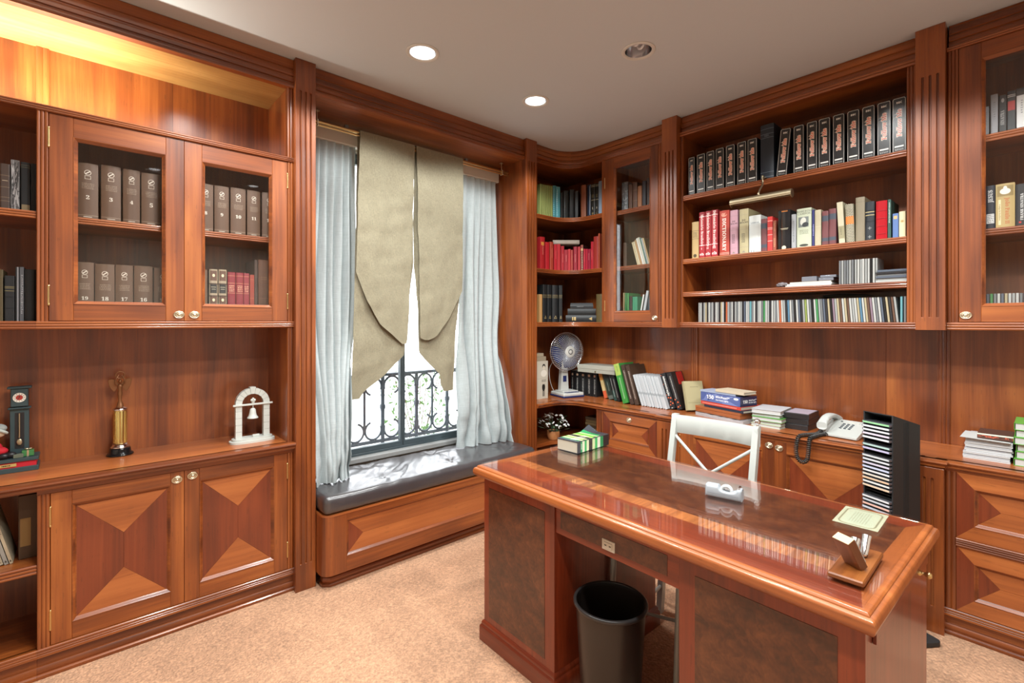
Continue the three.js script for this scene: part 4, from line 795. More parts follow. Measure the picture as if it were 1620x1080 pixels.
// ---------------------------------------------------------------- disc tower
{
  const W = 0.132, Dp = 0.162, th = -2.0176;
  const fx = 2.631, fz = -0.461;         // front right corner on the floor
  const ax0 = [Math.cos(th), -Math.sin(th)], az0 = [Math.sin(th), Math.cos(th)];
  const cx = fx - ax0[0] * W / 2 - az0[0] * 0, cz = fz - ax0[1] * W / 2;
  const t = thing('disc_tower', 'tall black disc tower with sloping top standing between desk and counter', 'disc rack', [cx, 0, cz], th);
  const blk = phys({ color: lin(0.02, 0.021, 0.022), roughness: 0.55 });
  const side = (x0, x1) => prism([[0, 0.03], [-Dp, 0.03], [-Dp, 0.922], [0, 0.972]], x0, x1, (u, v, a) => [a, v, u], 0.3);
  mesh('side_panel', side(W / 2 - 0.006, W / 2), blk, t); mesh('side_panel', side(-W / 2, -W / 2 + 0.006), blk, t);
  for (const k of [0, 1, 2, 3, 4]) mesh('side_rib', cbox(W / 2, W / 2 + 0.0016, 0.03, 0.938, -0.095 + k * 0.007, -0.091 + k * 0.007, 0), blk, t);
  mesh('back_panel', cbox(-W / 2 + 0.006, W / 2 - 0.006, 0.03, 0.922, -Dp, -Dp + 0.005, 0), blk, t);
  mesh('top_panel', prism([[0, 0.968], [-Dp, 0.918], [-Dp, 0.922], [0, 0.972]], -W / 2 + 0.006, W / 2 - 0.006, (u, v, a) => [a, v, u], 0.3), blk, t);
  const bs = new THREE.Shape(); const bw = 0.157, bl = 0.1, b0 = -0.15, b1 = 0.05, r = 0.02; bs.moveTo(-bl + r, b0); bs.lineTo(bw - r, b0); bs.quadraticCurveTo(bw, b0, bw, b0 + r); bs.lineTo(bw - 0.03, b1 - r); bs.quadraticCurveTo(bw - 0.04, b1, bw - 0.06, b1); bs.lineTo(-bl + 0.04, b1); bs.quadraticCurveTo(-bl + 0.02, b1, -bl + 0.015, b1 - r); bs.lineTo(-bl, b0 + r); bs.quadraticCurveTo(-bl, b0, -bl + r, b0);
  const bg = new THREE.ExtrudeGeometry(bs, { depth: 0.014, bevelEnabled: true, bevelSize: 0.003, bevelThickness: 0.003, bevelSegments: 2 }); bg.rotateX(Math.PI / 2); bg.translate(0, 0.0205, 0);
  const bp = bg.attributes.position; for (let i = 0; i < bp.count; i++) bp.setZ(i, bp.getZ(i) - 0.0);
  mesh('base_plate', plain(bg), blk, t);
  mesh('foot_block', cbox(-W / 2, W / 2, 0.0208, 0.03, -Dp, 0, 0), blk, t);
  // slots and discs
  const discs = [1, 2, 3, 4, 5, 0, 6, 7, 0, 8, 9, 10, 11, 12, 13, 14, 15, 16, 0, 0, 17, 18, 19, 20, 21, 0, 22, 23, 24, 25, 0, 26, 27, 28, 29, 30, 31, 0, 32, 33, 34, 35, 36];
  const tint = ['#8fc592', '#d8dadb', '#cdd0d4', '#d3c7d6', '#dcdfe2', '#a9c4be', '#b9b4d2', '#c8cccf', '#cfd3d8', '#c9c3d4', '#bfc6dd', '#d9dadd', '#d5cdbf', '#d8b99a', '#d9dcda', '#dcc4a8', '#d8d9dc', '#c5cad2', '#e0b3a4', '#c4c9d6', '#ccd2e6', '#b3a9cf', '#cfd2d6', '#d9dbe0'];
  const caseG = cbox(-0.0625, 0.0625, 0, 0.0102, -0.142, 0, 0.0006), labG = cbox(-0.0585, 0.0585, 0.0012, 0.009, 0, 0.0006, 0), clear = phys({ color: lin(0.08, 0.08, 0.09), roughness: 0.18, clearcoat: 0.4 });
  let y = 0.9375; const pitch = 0.0168; const v = new THREE.Vector3();
  discs.forEach((id, i) => {
    y -= pitch; if (y < 0.06) return;
    mesh('slot_rib', cbox(-W / 2 + 0.006, W / 2 - 0.006, y - 0.0022, y - 0.0004, -0.155, -0.006, 0), blk, t);
    if (!id) return;
    const out = 0.012 + (id % 3) * 0.0012; v.set(0, y - 0.0004, out).applyAxisAngle(new THREE.Vector3(0, 1, 0), th);
    const c = thing('disc_case', 'disc case in the black tower, ' + ord(id) + ' from the top', 'disc case', [cx + v.x, y - 0.0004, cz + v.z], th, 'disc cases in the tower');
    mesh('case', caseG, clear, c); mesh('spine_label', labG, paint(tint[(id - 1) % tint.length], 0.35), c);
  });
}
// ---------------------------------------------------------------- things on the desk
{
  // thick green striped book lying on the far left corner of the desk
  const t = thing('book', 'thick green striped paperback lying on the desk', 'book', [1.845, 0.7655, -1.475], 0.035);
  const L = 0.25, Wd = 0.125, T = 0.052;   // long axis x, spine towards +z
  const stripes = [['#3c3d42', 0.1], ['#2f8f58', 0.05], ['#d9dcc0', 0.07], ['#3aa85c', 0.06], ['#d8dcb4', 0.07], ['#33322f', 0.11], ['#c9d7a0', 0.08], ['#3fae62', 0.08], ['#d9ddc8', 0.09], ['#2f8a56', 0.1], ['#2a2a2c', 0.19]];
  const paintS = (c, w, h, R) => { let x = 0; for (const [col, f] of stripes) { c.fillStyle = col; c.fillRect(x * w - 1, -2, f * w + 2, h + 4); x += f; } };
  const spineR = cell(L * PX, T * PX, (c, w, h) => { paintS(c, w, h); c.fillStyle = '#e8e8dc'; c.fillRect(w * 0.115, h * 0.2, 3, h * 0.5); c.fillRect(w * 0.53, h * 0.15, 2, h * 0.6); });
  const R = mulberry(8);
  const topR = cell(L * PX, Wd * PX, (c, w, h) => { fill(c, w, h, '#474a50'); let x = 0; const cols = ['#50555c', '#37985a', '#cfd8a6', '#7cc24c', '#c9d49a', '#34342f', '#b6cf7e', '#6abf3e', '#aacb8a', '#2f8a56', '#3a3e44']; stripes.forEach(([_, f], i) => { c.fillStyle = cols[i]; c.fillRect(x * w, h * (i % 2 ? 0.12 : 0.06), f * w + 1, h); x += f; }); scrawl(c, w * 0.1, w * 0.55, h * 0.3, 3, h * 0.09, '#f1f3e8', mulberry(61)); });
  mesh('pages', cbox(-L / 2 + 0.002, L / 2 - 0.002, 0.0025, T - 0.0025, -Wd + 0.002, -0.002, 0), M.pages, t);
  mesh('back_cover', cbox(-L / 2, L / 2, 0, 0.0022, -Wd, 0, 0.0005), paint('#3c3d42', 0.4), t);
  mesh('spine', setUV(cbox(-L / 2, L / 2, 0, T, -0.0022, 0, 0.0004), spineR, (q) => q[0] / L + 0.5, (q) => q[1] / T), PRINTG, t);
  { const g = grid(20, 12, (u, v) => { const lift = Math.max(0, u - 0.72) * Math.max(0, v - 0.55) * 0.22; return [-L / 2 + L * u, T - 0.0002 + lift, -Wd * v]; }); const top = g.clone(); const q = top.attributes.position; for (let i = 0; i < q.count; i++) q.setY(i, q.getY(i) + 0.0018); mesh('front_cover', setUV(join([g, top]), topR, (p) => p[0] / L + 0.5, (p) => 1 + p[2] / Wd), PRINTG, t); }
}
{
  // tape dispenser: rounded body with a dip for the roll and a cutter
  const t = thing('tape_dispenser', 'light grey tape dispenser lying on the glass top', 'tape dispenser', [1.672, 0.7653, -0.762], 0.2);
  const N = 30, rad = (s) => 0.022;
  const body = []; const prof = (s) => { const e = 0.022; let top = 0.046; if (s > 0.36 && s < 0.88) { const k = (s - 0.62) / 0.26; top = 0.046 - 0.019 * Math.sqrt(Math.max(0, 1 - k * k)); } const end = Math.min(1, Math.min(s, 1 - s) / 0.07); const k = Math.sqrt(1 - (1 - end) * (1 - end)); return [top, 0.021 * (0.82 + 0.18 * k), k]; };
  const g = grid(40, 20, (u, v) => { const [top, w, k] = prof(u); const a = v * Math.PI * 2; let cy = Math.cos(a), sx = Math.sin(a); const sq = (q) => Math.sign(q) * Math.pow(Math.abs(q), 0.62); const hh = top / 2 * (0.86 + 0.14 * k); return [sx * w * (0.9 + 0.1 * k), Math.max(0.0003, top / 2 * 0 + 0.023 + sq(cy) * (cy > 0 ? (top - 0.023) * (0.85 + 0.15 * k) : 0.0225)), (u - 0.5) * 0.118]; });
  mesh('body', [plain(g), cbox(-0.018, 0.018, 0.003, 0.04, -0.059, -0.0575, 0.0006), cbox(-0.018, 0.018, 0.003, 0.038, 0.0575, 0.059, 0.0006)], phys({ color: lin(0.33, 0.36, 0.39), roughness: 0.4 }), t);
  mesh('tape_roll', (() => { const q = new THREE.TorusGeometry(0.0155, 0.0055, 10, 26); q.scale(1, 1, 1.7); q.rotateY(Math.PI / 2); q.translate(0, 0.0285, 0.008); return plain(q); })(), phys({ color: lin(0.6, 0.62, 0.62), roughness: 0.25 }), t);
  mesh('cutter', [cbox(-0.012, 0.012, 0.042, 0.049, 0.046, 0.053, 0.001)], M.chrome, t);
  mesh('seam_line', cbox(-0.0212, 0.0212, 0.017, 0.018, -0.05, 0.05, 0), phys({ color: lin(0.2, 0.22, 0.24), roughness: 0.6 }), t);
}
{
  const r = cell(0.175 * PX, 0.115 * PX, (c, w, h) => { fill(c, w, h, '#bcbea2'); c.strokeStyle = '#858368'; c.lineWidth = 5; c.beginPath(); c.roundRect(w * 0.06, h * 0.1, w * 0.88, h * 0.8, 26); c.stroke(); c.fillStyle = '#b8bfa6'; c.beginPath(); c.roundRect(w * 0.09, h * 0.15, w * 0.82, h * 0.7, 20); c.fill(); const R = mulberry(4); scrawl(c, w * 0.2, w * 0.8, h * 0.3, 7, h * 0.06, '#9aa088', R); });
  const t = thing('certificate_card', 'cream printed card with ornamental border under the glass, right end of desk', 'card', [1.845, 0.7572, -0.405], 0.03);
  mesh('card', setUV(cbox(-0.0875, 0.0875, 0, 0.0004, -0.058, 0.058, 0), r, (q) => q[0] / 0.175 + 0.5, (q) => 0.5 - q[2] / 0.116), PRINT, t);
}
{
  const t = thing('pen_stand', 'wooden pen stand with leaning plaque at the near right corner of the desk', 'pen stand', [1.452, 0.7653, -0.328], 0.02);
  const walnut = phys({ map: TW, color: lin(0.8, 0.95, 1), roughness: 0.4 });
  mesh('base', wb(-0.108, 0.108, 0, 0.013, -0.037, 0.037, 'x', 0.003), walnut, t);
  const slab = mesh('plaque_block', grainUV(rbox(0.022, 0.082, 0.044, 0.001), 'y'), walnut, t); slab.position.set(-0.045, 0.05, -0.004); slab.rotation.set(0.0, -0.5, 0.52);
  mesh('block_end', rbox(0.0215, 0.001, 0.0435, 0.0004, 0, 0.0415, 0), phys({ color: lin(0.56, 0.44, 0.26), roughness: 0.7 }), slab, 'pale end grain of the block');
  mesh('white_plate', rbox(0.003, 0.066, 0.04, 0.001, 0.0128, 0.004, 0), M.white, slab);
  for (const [x, z, rot] of [[0.0, -0.008, -0.75], [0.04, 0.008, -0.75]]) { const p = mesh('pen_socket', [lathe([[0.008, 0], [0.0095, 0.01], [0.0098, 0.04], [0.0115, 0.05], [0.0095, 0.05], [0.008, 0.04], [0.007, 0.02], [0, 0.018]], 24)], M.chrome, t, 'steel pen socket'); p.position.set(x, 0.02, z); p.rotation.z = rot; mesh('swivel', ball(0.007, 0, 0.001, 0, [1, 1, 1], 14, 10), M.chrome, p); }
}
// ---------------------------------------------------------------- books on the window wall
const R5 = mulberry(501);
const card = (n) => ['', 'one', 'two', 'three', 'four', 'five', 'six', 'seven', 'eight', 'nine', 'ten', 'eleven', 'twelve', 'thirteen', 'fourteen', 'fifteen', 'sixteen', 'seventeen', 'eighteen', 'nineteen'][n];
function emblem(c, w, y, s, col) { c.strokeStyle = col; c.fillStyle = col; c.lineWidth = 2; c.beginPath(); c.arc(w / 2, y, s, 0, 7); c.stroke(); c.lineWidth = 4; c.beginPath(); c.moveTo(w / 2 - s * 0.7, y + s * 0.6); c.lineTo(w / 2 + s * 0.7, y - s * 0.6); c.stroke(); c.lineWidth = 1.5; c.strokeRect(w / 2 - s * 0.9, y + s * 1.35, s * 1.8, s * 1.3); }
const volSpine = (n) => (c, w, h) => { fill(c, w, h, '#5c4433'); emblem(c, w, h * 0.17, w * 0.15, '#ddd6c8'); scrawl(c, w * 0.22, w * 0.8, h * 0.36, 4, h * 0.028, '#8d7c6a', R5); if (n) htext(c, String(n), w / 2, h * 0.61, w * 0.34, '#ddd6c8'); bands(c, w, [h * 0.93], 1.5, '#a89a86'); c.fillStyle = '#c9c0b0'; c.fillRect(w * 0.3, h * 0.955, w * 0.4, 3); };
function volumes(row, nums, y, z) { row.forEach(([a, b, h], i) => { const w = b - a - 0.003; book('thick brown encyclopedia volume numbered ' + card(nums[i]) + ' behind the left glass doors', 'book', [(a + b) / 2, y, z], 0, w, h, 0.19, '#4b382c', { name: 'encyclopedia_volume', draw: volSpine(nums[i]), group: 'numbered brown encyclopedia volumes', rough: 0.45 }); }); }
volumes([[-0.087, -0.0195, 0.231], [-0.017, 0.052, 0.231], [0.058, 0.126, 0.236], [0.130, 0.191, 0.234], [0.193, 0.266, 0.231], [0.269, 0.335, 0.233]], [1, 2, 3, 4, 5, 6], 1.807, -2.67);
volumes([[-0.022, 0.038, 0.244], [0.039, 0.105, 0.241], [0.105, 0.167, 0.242], [0.168, 0.236, 0.243], [0.238, 0.305, 0.240]], [19, 18, 17, 16, 15], 1.383, -2.67);
volumes([[0.405, 0.469, 0.226], [0.471, 0.535, 0.227], [0.539, 0.608, 0.230], [0.612, 0.674, 0.230], [0.680, 0.749, 0.232]], [8, 9, 10, 11, 12], 1.807, -2.67);
volumes([[0.381, 0.444, 0.244]], [13], 1.383, -2.67);
{
  const y = 1.383, z = -2.675;
  const orn = (c, w, h) => { fill(c, w, h, '#9a8a72'); const cols = ['#5a3b2c', '#15171a', '#5a3b2c', '#15171a', '#5a3b2c']; const ys = [0.03, 0.27, 0.5, 0.74, 0.93]; ys.forEach((q, i) => { c.fillStyle = cols[i]; c.fillRect(w * 0.1, h * q, w * 0.8, h * (i === 4 ? 0.06 : 0.19)); c.fillStyle = '#d8cba6'; if (i % 2) { c.fillRect(w * 0.2, h * (q + 0.07), w * 0.6, 2); c.fillRect(w * 0.25, h * (q + 0.11), w * 0.5, 2); } else { c.beginPath(); c.ellipse(w / 2, h * (q + 0.09), w * 0.16, h * 0.03, 0, 0, 7); c.fill(); } }); };
  book('ornamental book with gold and black spine panels, left of a pair behind glass', 'book', [0.4695, y, z], 0, 0.034, 0.249, 0.17, '#4a3428', { draw: orn, bandsAt: [0.24, 0.49, 0.72] });
  book('ornamental book with gold and black spine panels, right of a pair behind glass', 'book', [0.5075, y, z], 0, 0.034, 0.25, 0.17, '#4a3428', { draw: orn, bandsAt: [0.24, 0.49, 0.72] });
  const redS = (c, w, h) => { fill(c, w, h, '#7d1626'); bands(c, w, [h * 0.07, h * 0.22, h * 0.42, h * 0.7, h * 0.94], 2, '#c39a6a'); scrawl(c, w * 0.15, w * 0.85, h * 0.27, 4, h * 0.035, '#d8b98c', R5); c.fillStyle = '#d8b98c'; c.fillRect(w * 0.42, h * 0.8, w * 0.16, h * 0.04); };
  [[0.529, 0.563, 0.240, 'wider, first'], [0.565, 0.598, 0.240, 'middle'], [0.599, 0.624, 0.239, 'slimmest, third']].forEach(([a, b, h, k]) => book('dark red gilt-banded book behind glass, ' + k + ' of three', 'book', [(a + b) / 2, y, z], 0, b - a - 0.001, h, 0.16, '#6d1422', { draw: redS }));
  book('thin brick red book behind glass, beside the three dark red ones', 'book', [0.637, y, z], 0, 0.019, 0.233, 0.16, '#8c2d1c', { draw: (c, w, h) => { fill(c, w, h, '#8e2f1e'); bands(c, w, [h * 0.1, h * 0.5, h * 0.9], 2, '#b06a3c'); } });
  book('tall thin dark brown book behind glass in the right corner', 'book', [0.655, y, z], 0, 0.013, 0.31, 0.18, '#3a2418');
  book('tall brown leather book with raised bands behind right glass door', 'book', [0.690, y, z], 0, 0.049, 0.312, 0.2, '#53301e', { draw: (c, w, h) => { fill(c, w, h, '#583420'); bands(c, w, [h * 0.2, h * 0.4, h * 0.62, h * 0.82], 2, '#7d5236'); scrawl(c, w * 0.2, w * 0.8, h * 0.28, 2, h * 0.03, '#7d5a3c', R5); }, bandsAt: [0.2, 0.4, 0.6, 0.8], rough: 0.35 });
  book('dark tall book hidden behind the right door stile', 'book', [0.7285, y, z], 0, 0.021, 0.31, 0.2, '#2c211d');
}
{ // open shelves at the left edge
  const z = -2.66;
  book('brown leather book with rubbed gilt lines, upper far left shelf', 'book', [-0.2195, 1.807, z], 0, 0.025, 0.176, 0.15, '#3b2c22', { draw: (c, w, h) => { fill(c, w, h, '#42322a'); bands(c, w, [h * 0.25, h * 0.5, h * 0.72, h * 0.8], 2, '#77644c'); c.fillStyle = '#a09078'; c.fillRect(w * 0.2, h * 0.36, w * 0.6, 3); } });
  book('book wrapped in silvery clear plastic, upper far left shelf', 'book', [-0.1925, 1.807, z], 0, 0.024, 0.196, 0.16, phys({ color: lin(0.2, 0.2, 0.21), roughness: 0.15, clearcoat: 1 }), { draw: (c, w, h) => { fill(c, w, h, '#77787a'); for (let i = 0; i < 40; i++) { c.strokeStyle = R5() > 0.5 ? '#b9babd' : '#4c4d50'; c.lineWidth = 1 + R5() * 3; c.beginPath(); c.moveTo(R5() * w, R5() * h); c.lineTo(R5() * w, R5() * h); c.stroke(); } }, gloss: true });
  book('black book with paper label at its foot, upper far left shelf', 'book', [-0.1645, 1.807, z], 0, 0.026, 0.193, 0.16, '#16171b', { draw: (c, w, h) => { fill(c, w, h, '#15171b'); bands(c, w, [h * 0.06, h * 0.1], 2, '#6f6a52'); c.fillStyle = '#8d7c5c'; c.fillRect(w * 0.1, h * 0.85, w * 0.85, h * 0.14); } });
  book('black book half hidden by the stile, upper far left shelf', 'book', [-0.1415, 1.807, z], 0, 0.016, 0.193, 0.15, '#15171c');
  book('olive brown book at the picture edge, lower far left shelf', 'book', [-0.236, 1.383, z], 0, 0.022, 0.196, 0.15, '#4a3d22');
  book('black book with gilt title, lower far left shelf', 'book', [-0.2075, 1.383, z], 0, 0.027, 0.174, 0.15, '#141518', { draw: (c, w, h) => { fill(c, w, h, '#131417'); bands(c, w, [h * 0.24, h * 0.27, h * 0.33], 2, '#8a7a4c'); }, bandsAt: [0.3, 0.55] });
  book('slim black and silver book, lower far left shelf', 'book', [-0.1865, 1.383, z], 0, 0.01, 0.209, 0.15, '#1b1c20', { draw: (c, w, h) => { fill(c, w, h, '#1a1b1e'); c.fillStyle = '#8f9196'; c.fillRect(w * 0.4, 0, w * 0.4, h); } });
  book('slim silver lettered book, lower far left shelf', 'book', [-0.1745, 1.383, z], 0, 0.011, 0.21, 0.15, '#55575b', { draw: (c, w, h) => { fill(c, w, h, '#595b60'); vtext(c, '', w / 2, h / 2, 8, '#ccc'); scrawl(c, w * 0.3, w * 0.75, h * 0.15, 22, h * 0.033, '#b9bbc0', R5); } });
  book('thick black ribbed binder, lower far left shelf', 'book', [-0.15, 1.383, z], 0, 0.033, 0.202, 0.16, '#121316', { bandsAt: [0.2, 0.4, 0.5, 0.6, 0.8], draw: (c, w, h) => fill(c, w, h, '#121316') });
  // lower open shelf: three leaning pale books and a brown box file
  [[-0.236, 0.021, 0.235, '#a99c83', 'cream'], [-0.217, 0.011, 0.225, '#97938a', 'grey'], [-0.204, 0.009, 0.22, '#b4a58a', 'buff']].forEach(([x, w, h, col, k]) => book('leaning ' + k + ' paperback on the low far left shelf', 'book', [x, 0.4452 + w * 0.12, -2.68], 0, w, h, 0.16, col, { lean: 0.24, flat: true, draw: (c, W, H) => { fill(c, W, H, col); scrawl(c, W * 0.3, W * 0.8, H * 0.1, 12, H * 0.03, '#6b6253', R5); c.fillStyle = '#3a342c'; c.beginPath(); c.moveTo(W * 0.5, H * 0.92); c.lineTo(W * 0.8, H * 0.96); c.lineTo(W * 0.2, H * 0.96); c.fill(); } }));
  const t = thing('box_file', 'dark brown box file with tan label on the low far left shelf', 'box', [-0.16, 0.445, -2.70]);
  mesh('body', cbox(-0.027, 0.027, 0, 0.25, -0.2, 0, 0.002), paint('#4a3420', 0.6), t); mesh('label', cbox(-0.022, 0.008, 0.05, 0.16, 0, 0.0006, 0), paint('#8a6a3c', 0.7), t);
}
// ---------------------------------------------------------------- ornaments on the left counter
{
  const t = thing('trophy', 'gilt trophy column with winged bronze figure on black base', 'trophy', [0.131, 0.767, -2.87]);
  mesh('base', lathe([[0, 0], [0.05, 0], [0.0505, 0.004], [0.047, 0.009], [0.041, 0.012], [0.039, 0.03], [0.036, 0.034], [0, 0.034]], 40), phys({ color: lin(0.008, 0.008, 0.009), roughness: 0.12 }), t);
  mesh('collar', lathe([[0.034, 0.034], [0.036, 0.037], [0.034, 0.041], [0.028, 0.045], [0.027, 0.054], [0, 0.054]], 36), M.chrome, t);
  const col = mesh('column', lathe([[0.0245, 0.054], [0.0245, 0.205], [0, 0.205]], 36), phys({ color: lin(0.75, 0.6, 0.25), metalness: 1, roughness: 0.25 }), t);
  { const st = []; for (let i = 0; i < 16; i++) for (let j = 0; j < 22; j++) { const a = i / 16 * 6.283; st.push(plain(new THREE.OctahedronGeometry(0.0034).translate(Math.cos(a) * 0.0245, 0.059 + j * 0.0066, Math.sin(a) * 0.0245))); } mesh('studs', st, phys({ color: lin(0.85, 0.74, 0.4), metalness: 1, roughness: 0.18 }), col).userData.kind = 'stuff'; }
  mesh('cap', lathe([[0.0255, 0.205], [0.0275, 0.208], [0.0265, 0.214], [0.02, 0.218], [0.012, 0.221], [0, 0.221]], 32), M.chrome, t);
  const bz = phys({ color: lin(0.24, 0.1, 0.04), metalness: 0.5, roughness: 0.32 });
  mesh('figure', [lathe([[0.014, 0.22], [0.012, 0.232], [0.006, 0.25], [0.0075, 0.27], [0.0095, 0.286], [0.007, 0.297], [0.0098, 0.312], [0.0085, 0.322], [0.0035, 0.326], [0, 0.33]], 20), ball(0.0078, 0, 0.338, 0, [0.9, 1.15, 1]), tube([[0.008, 0.318, 0], [0.018, 0.33, 0.006], [0.013, 0.352, 0.006], [0.006, 0.366, 0]], 0.0028, 12, 6), tube([[-0.008, 0.318, 0], [-0.018, 0.33, 0.006], [-0.013, 0.352, 0.006], [-0.006, 0.366, 0]], 0.0028, 12, 6)], bz, t, 'bronze winged figure with raised arms');
  for (const s of [-1, 1]) { const sh = new THREE.Shape(); sh.moveTo(0, 0); sh.bezierCurveTo(s * 0.012, 0.03, s * 0.03, 0.032, s * 0.038, 0.022); sh.bezierCurveTo(s * 0.036, 0.0, s * 0.03, -0.02, s * 0.016, -0.03); sh.bezierCurveTo(s * 0.01, -0.02, s * 0.004, -0.01, 0, 0); const g = new THREE.ExtrudeGeometry(sh, { depth: 0.002, bevelEnabled: true, bevelSize: 0.001, bevelThickness: 0.001, bevelSegments: 1, curveSegments: 8 }); g.translate(s * 0.004, 0.322, -0.007); mesh('wing', plain(g), bz, t); }
  mesh('wreath', (() => { const g = new THREE.TorusGeometry(0.016, 0.0035, 8, 24); g.translate(0, 0.367, 0); return plain(g); })(), bz, t);
}
{
  const t = thing('bell_ornament', 'white arch of stones with a hanging bell on stepped base', 'ornament', [0.6545, 0.767, -2.745]);
  const w = phys({ color: lin(0.52, 0.54, 0.5), roughness: 0.4 });
  const oct = (rx, rz, y0, y1) => { const p = []; for (let i = 0; i < 24; i++) { const a = i / 24 * 6.283; const q = (v) => Math.sign(v) * Math.pow(Math.abs(v), 0.7); p.push([q(Math.cos(a)) * rx, q(Math.sin(a)) * rz]); } return prism(p, y0, y1, (u, v, a) => [u, a, v], 0.6); };
  mesh('base_step', oct(0.105, 0.05, 0, 0.011), w, t); mesh('base_step', oct(0.094, 0.042, 0.011, 0.022), w, t);
  const st = (pts) => mesh('stone', prism(pts, -0.014, 0.014, (u, v, a) => [u, v, a], 0.3), w, t);
  for (const s of [-1, 1]) for (let i = 0; i < 5; i++) { const y0 = 0.022 + i * 0.0345, x0 = 0.05, x1 = 0.079; st([[s * x0, y0 + 0.0006], [s * x1, y0 + 0.0006], [s * x1, y0 + 0.034], [s * x0, y0 + 0.034]]); }
  const cy = 0.1946, n = 9; for (let i = 0; i < n; i++) { const a0 = Math.PI * i / n + 0.008, a1 = Math.PI * (i + 1) / n - 0.008, k = i === 4 ? 0.006 : 0; st([[Math.cos(a0) * 0.05, cy + Math.sin(a0) * 0.05], [Math.cos(a0) * (0.079 + k), cy + Math.sin(a0) * (0.079 + k)], [Math.cos((a0 + a1) / 2) * (0.0795 + k), cy + Math.sin((a0 + a1) / 2) * (0.0795 + k)], [Math.cos(a1) * (0.079 + k), cy + Math.sin(a1) * (0.079 + k)], [Math.cos(a1) * 0.05, cy + Math.sin(a1) * 0.05]]); }
  mesh('crossbar', cbox(-0.092, 0.092, 0.187, 0.196, 0.0142, 0.022, 0.001), w, t);
  mesh('yoke', [cyl(0.006, 0.009, 0.012, 0, 0.202, 0.016, 14), ball(0.007, -0.006, 0.212, 0.016), ball(0.007, 0.006, 0.212, 0.016), ball(0.006, 0, 0.219, 0.016), rod([0, 0.19, 0.016], [0, 0.166, 0.012], 0.0025)], w, t);
  mesh('bell', lathe([[0.0, 0.172], [0.009, 0.17], [0.0135, 0.163], [0.016, 0.145], [0.019, 0.132], [0.025, 0.124], [0.026, 0.119], [0.023, 0.119], [0.014, 0.14], [0.011, 0.16], [0, 0.166]], 32).translate(0, 0, 0.008), w, t);
  mesh('name_block', rbox(0.032, 0.012, 0.012, 0.002, 0.016, 0.028, 0.004), w, t);
}
{
  const t = thing('clock_figurine', 'figurine of a toy clock, red seated doll and green gifts at the left edge', 'figurine', [-0.23, 0.767, -2.855]);
  const gr = phys({ color: lin(0.03, 0.055, 0.06), roughness: 0.5 }), red = phys({ color: lin(0.5, 0.008, 0.02), roughness: 0.75 });
  mesh('base', [rbox(0.25, 0.02, 0.1, 0.002, -0.03, 0.01, 0), rbox(0.25, 0.014, 0.1, 0.002, -0.03, 0.049, 0)], gr, t); mesh('base_band', cbox(-0.148, 0.088, 0.02, 0.042, -0.045, 0.044, 0), red, t);
  { const r = cell(0.06 * PX, 0.012 * PX, (c, w, h) => { fill(c, w, h, '#b79a5a'); scrawl(c, w * 0.3, w * 0.7, h * 0.3, 1, h * 0.8, '#3a2d18', R5); }); mesh('plaque', setUV(rbox(0.06, 0.012, 0.002, 0.0008, 0.0, 0.031, 0.046), r, (q) => (q[0]) / 0.06 + 0.5, (q) => (q[1] - 0.031) / 0.012 + 0.5), PRINT, t); }
  const cz = -0.02, cx = 0.035;
  const ck = mesh('clock_case', [cbox(cx - 0.028, cx + 0.028, 0.056, 0.25, cz - 0.02, cz + 0.006, 0.001), cbox(cx - 0.026, cx + 0.026, 0.26, 0.335, cz - 0.02, cz + 0.012, 0.002), cbox(cx - 0.034, cx + 0.034, 0.25, 0.257, cz - 0.024, cz + 0.018, 0.002), cbox(cx - 0.036, cx + 0.036, 0.335, 0.344, cz - 0.024, cz + 0.018, 0.002)], gr, t);
  const dr = cell(46, 46, (c, w, h) => { fill(c, w, h, '#e6e2d6'); c.fillStyle = '#a8342a'; c.beginPath(); c.arc(w / 2, h / 2, w * 0.27, 0, 7); c.fill(); c.strokeStyle = '#2a2a2a'; c.lineWidth = 2; for (let i = 0; i < 12; i++) { const a = i * Math.PI / 6; c.beginPath(); c.moveTo(w / 2 + Math.cos(a) * 15, h / 2 + Math.sin(a) * 15); c.lineTo(w / 2 + Math.cos(a) * 19, h / 2 + Math.sin(a) * 19); c.stroke(); } c.beginPath(); c.moveTo(w / 2, h / 2); c.lineTo(w / 2, h * 0.25); c.moveTo(w / 2, h / 2); c.lineTo(w * 0.36, h * 0.7); c.stroke(); });
  { let g = new THREE.CylinderGeometry(0.0195, 0.0195, 0.003, 28); g.rotateX(Math.PI / 2); g.translate(cx, 0.298, cz + 0.013); mesh('dial', setUV(g, dr, (q) => (q[0] - cx) / 0.039 + 0.5, (q) => (q[1] - 0.298) / 0.039 + 0.5), PRINT, ck); }
  mesh('case_window', cbox(cx - 0.014, cx + 0.014, 0.085, 0.235, cz + 0.0062, cz + 0.0066, 0), M.black, ck);
  mesh('pendulum', [rod([cx, 0.232, cz + 0.0105], [cx, 0.13, cz + 0.0105], 0.0025), ball(0.011, cx, 0.112, cz + 0.0105, [0.8, 1.3, 0.3])], M.brassAged, ck);
  mesh('doll', [ball(0.034, -0.045, 0.095, 0.0, [1, 1.05, 0.8]), ball(0.022, -0.02, 0.09, 0.02, [1.15, 0.75, 0.8]), ball(0.02, -0.05, 0.135, 0.005, [1.2, 1, 0.8])], red, t, 'red clothed seated doll');
  mesh('doll_face', ball(0.02, -0.022, 0.163, 0.012, [1, 0.95, 0.9]), paint('#c9b79c', 0.7), t);
  mesh('doll_cap', [ball(0.026, -0.03, 0.18, 0.006, [1.2, 0.75, 1]), ball(0.018, -0.055, 0.205, 0.004, [1.1, 1, 0.9])], phys({ color: lin(0.3, 0.32, 0.3), roughness: 0.9 }), t, 'grey striped cap');
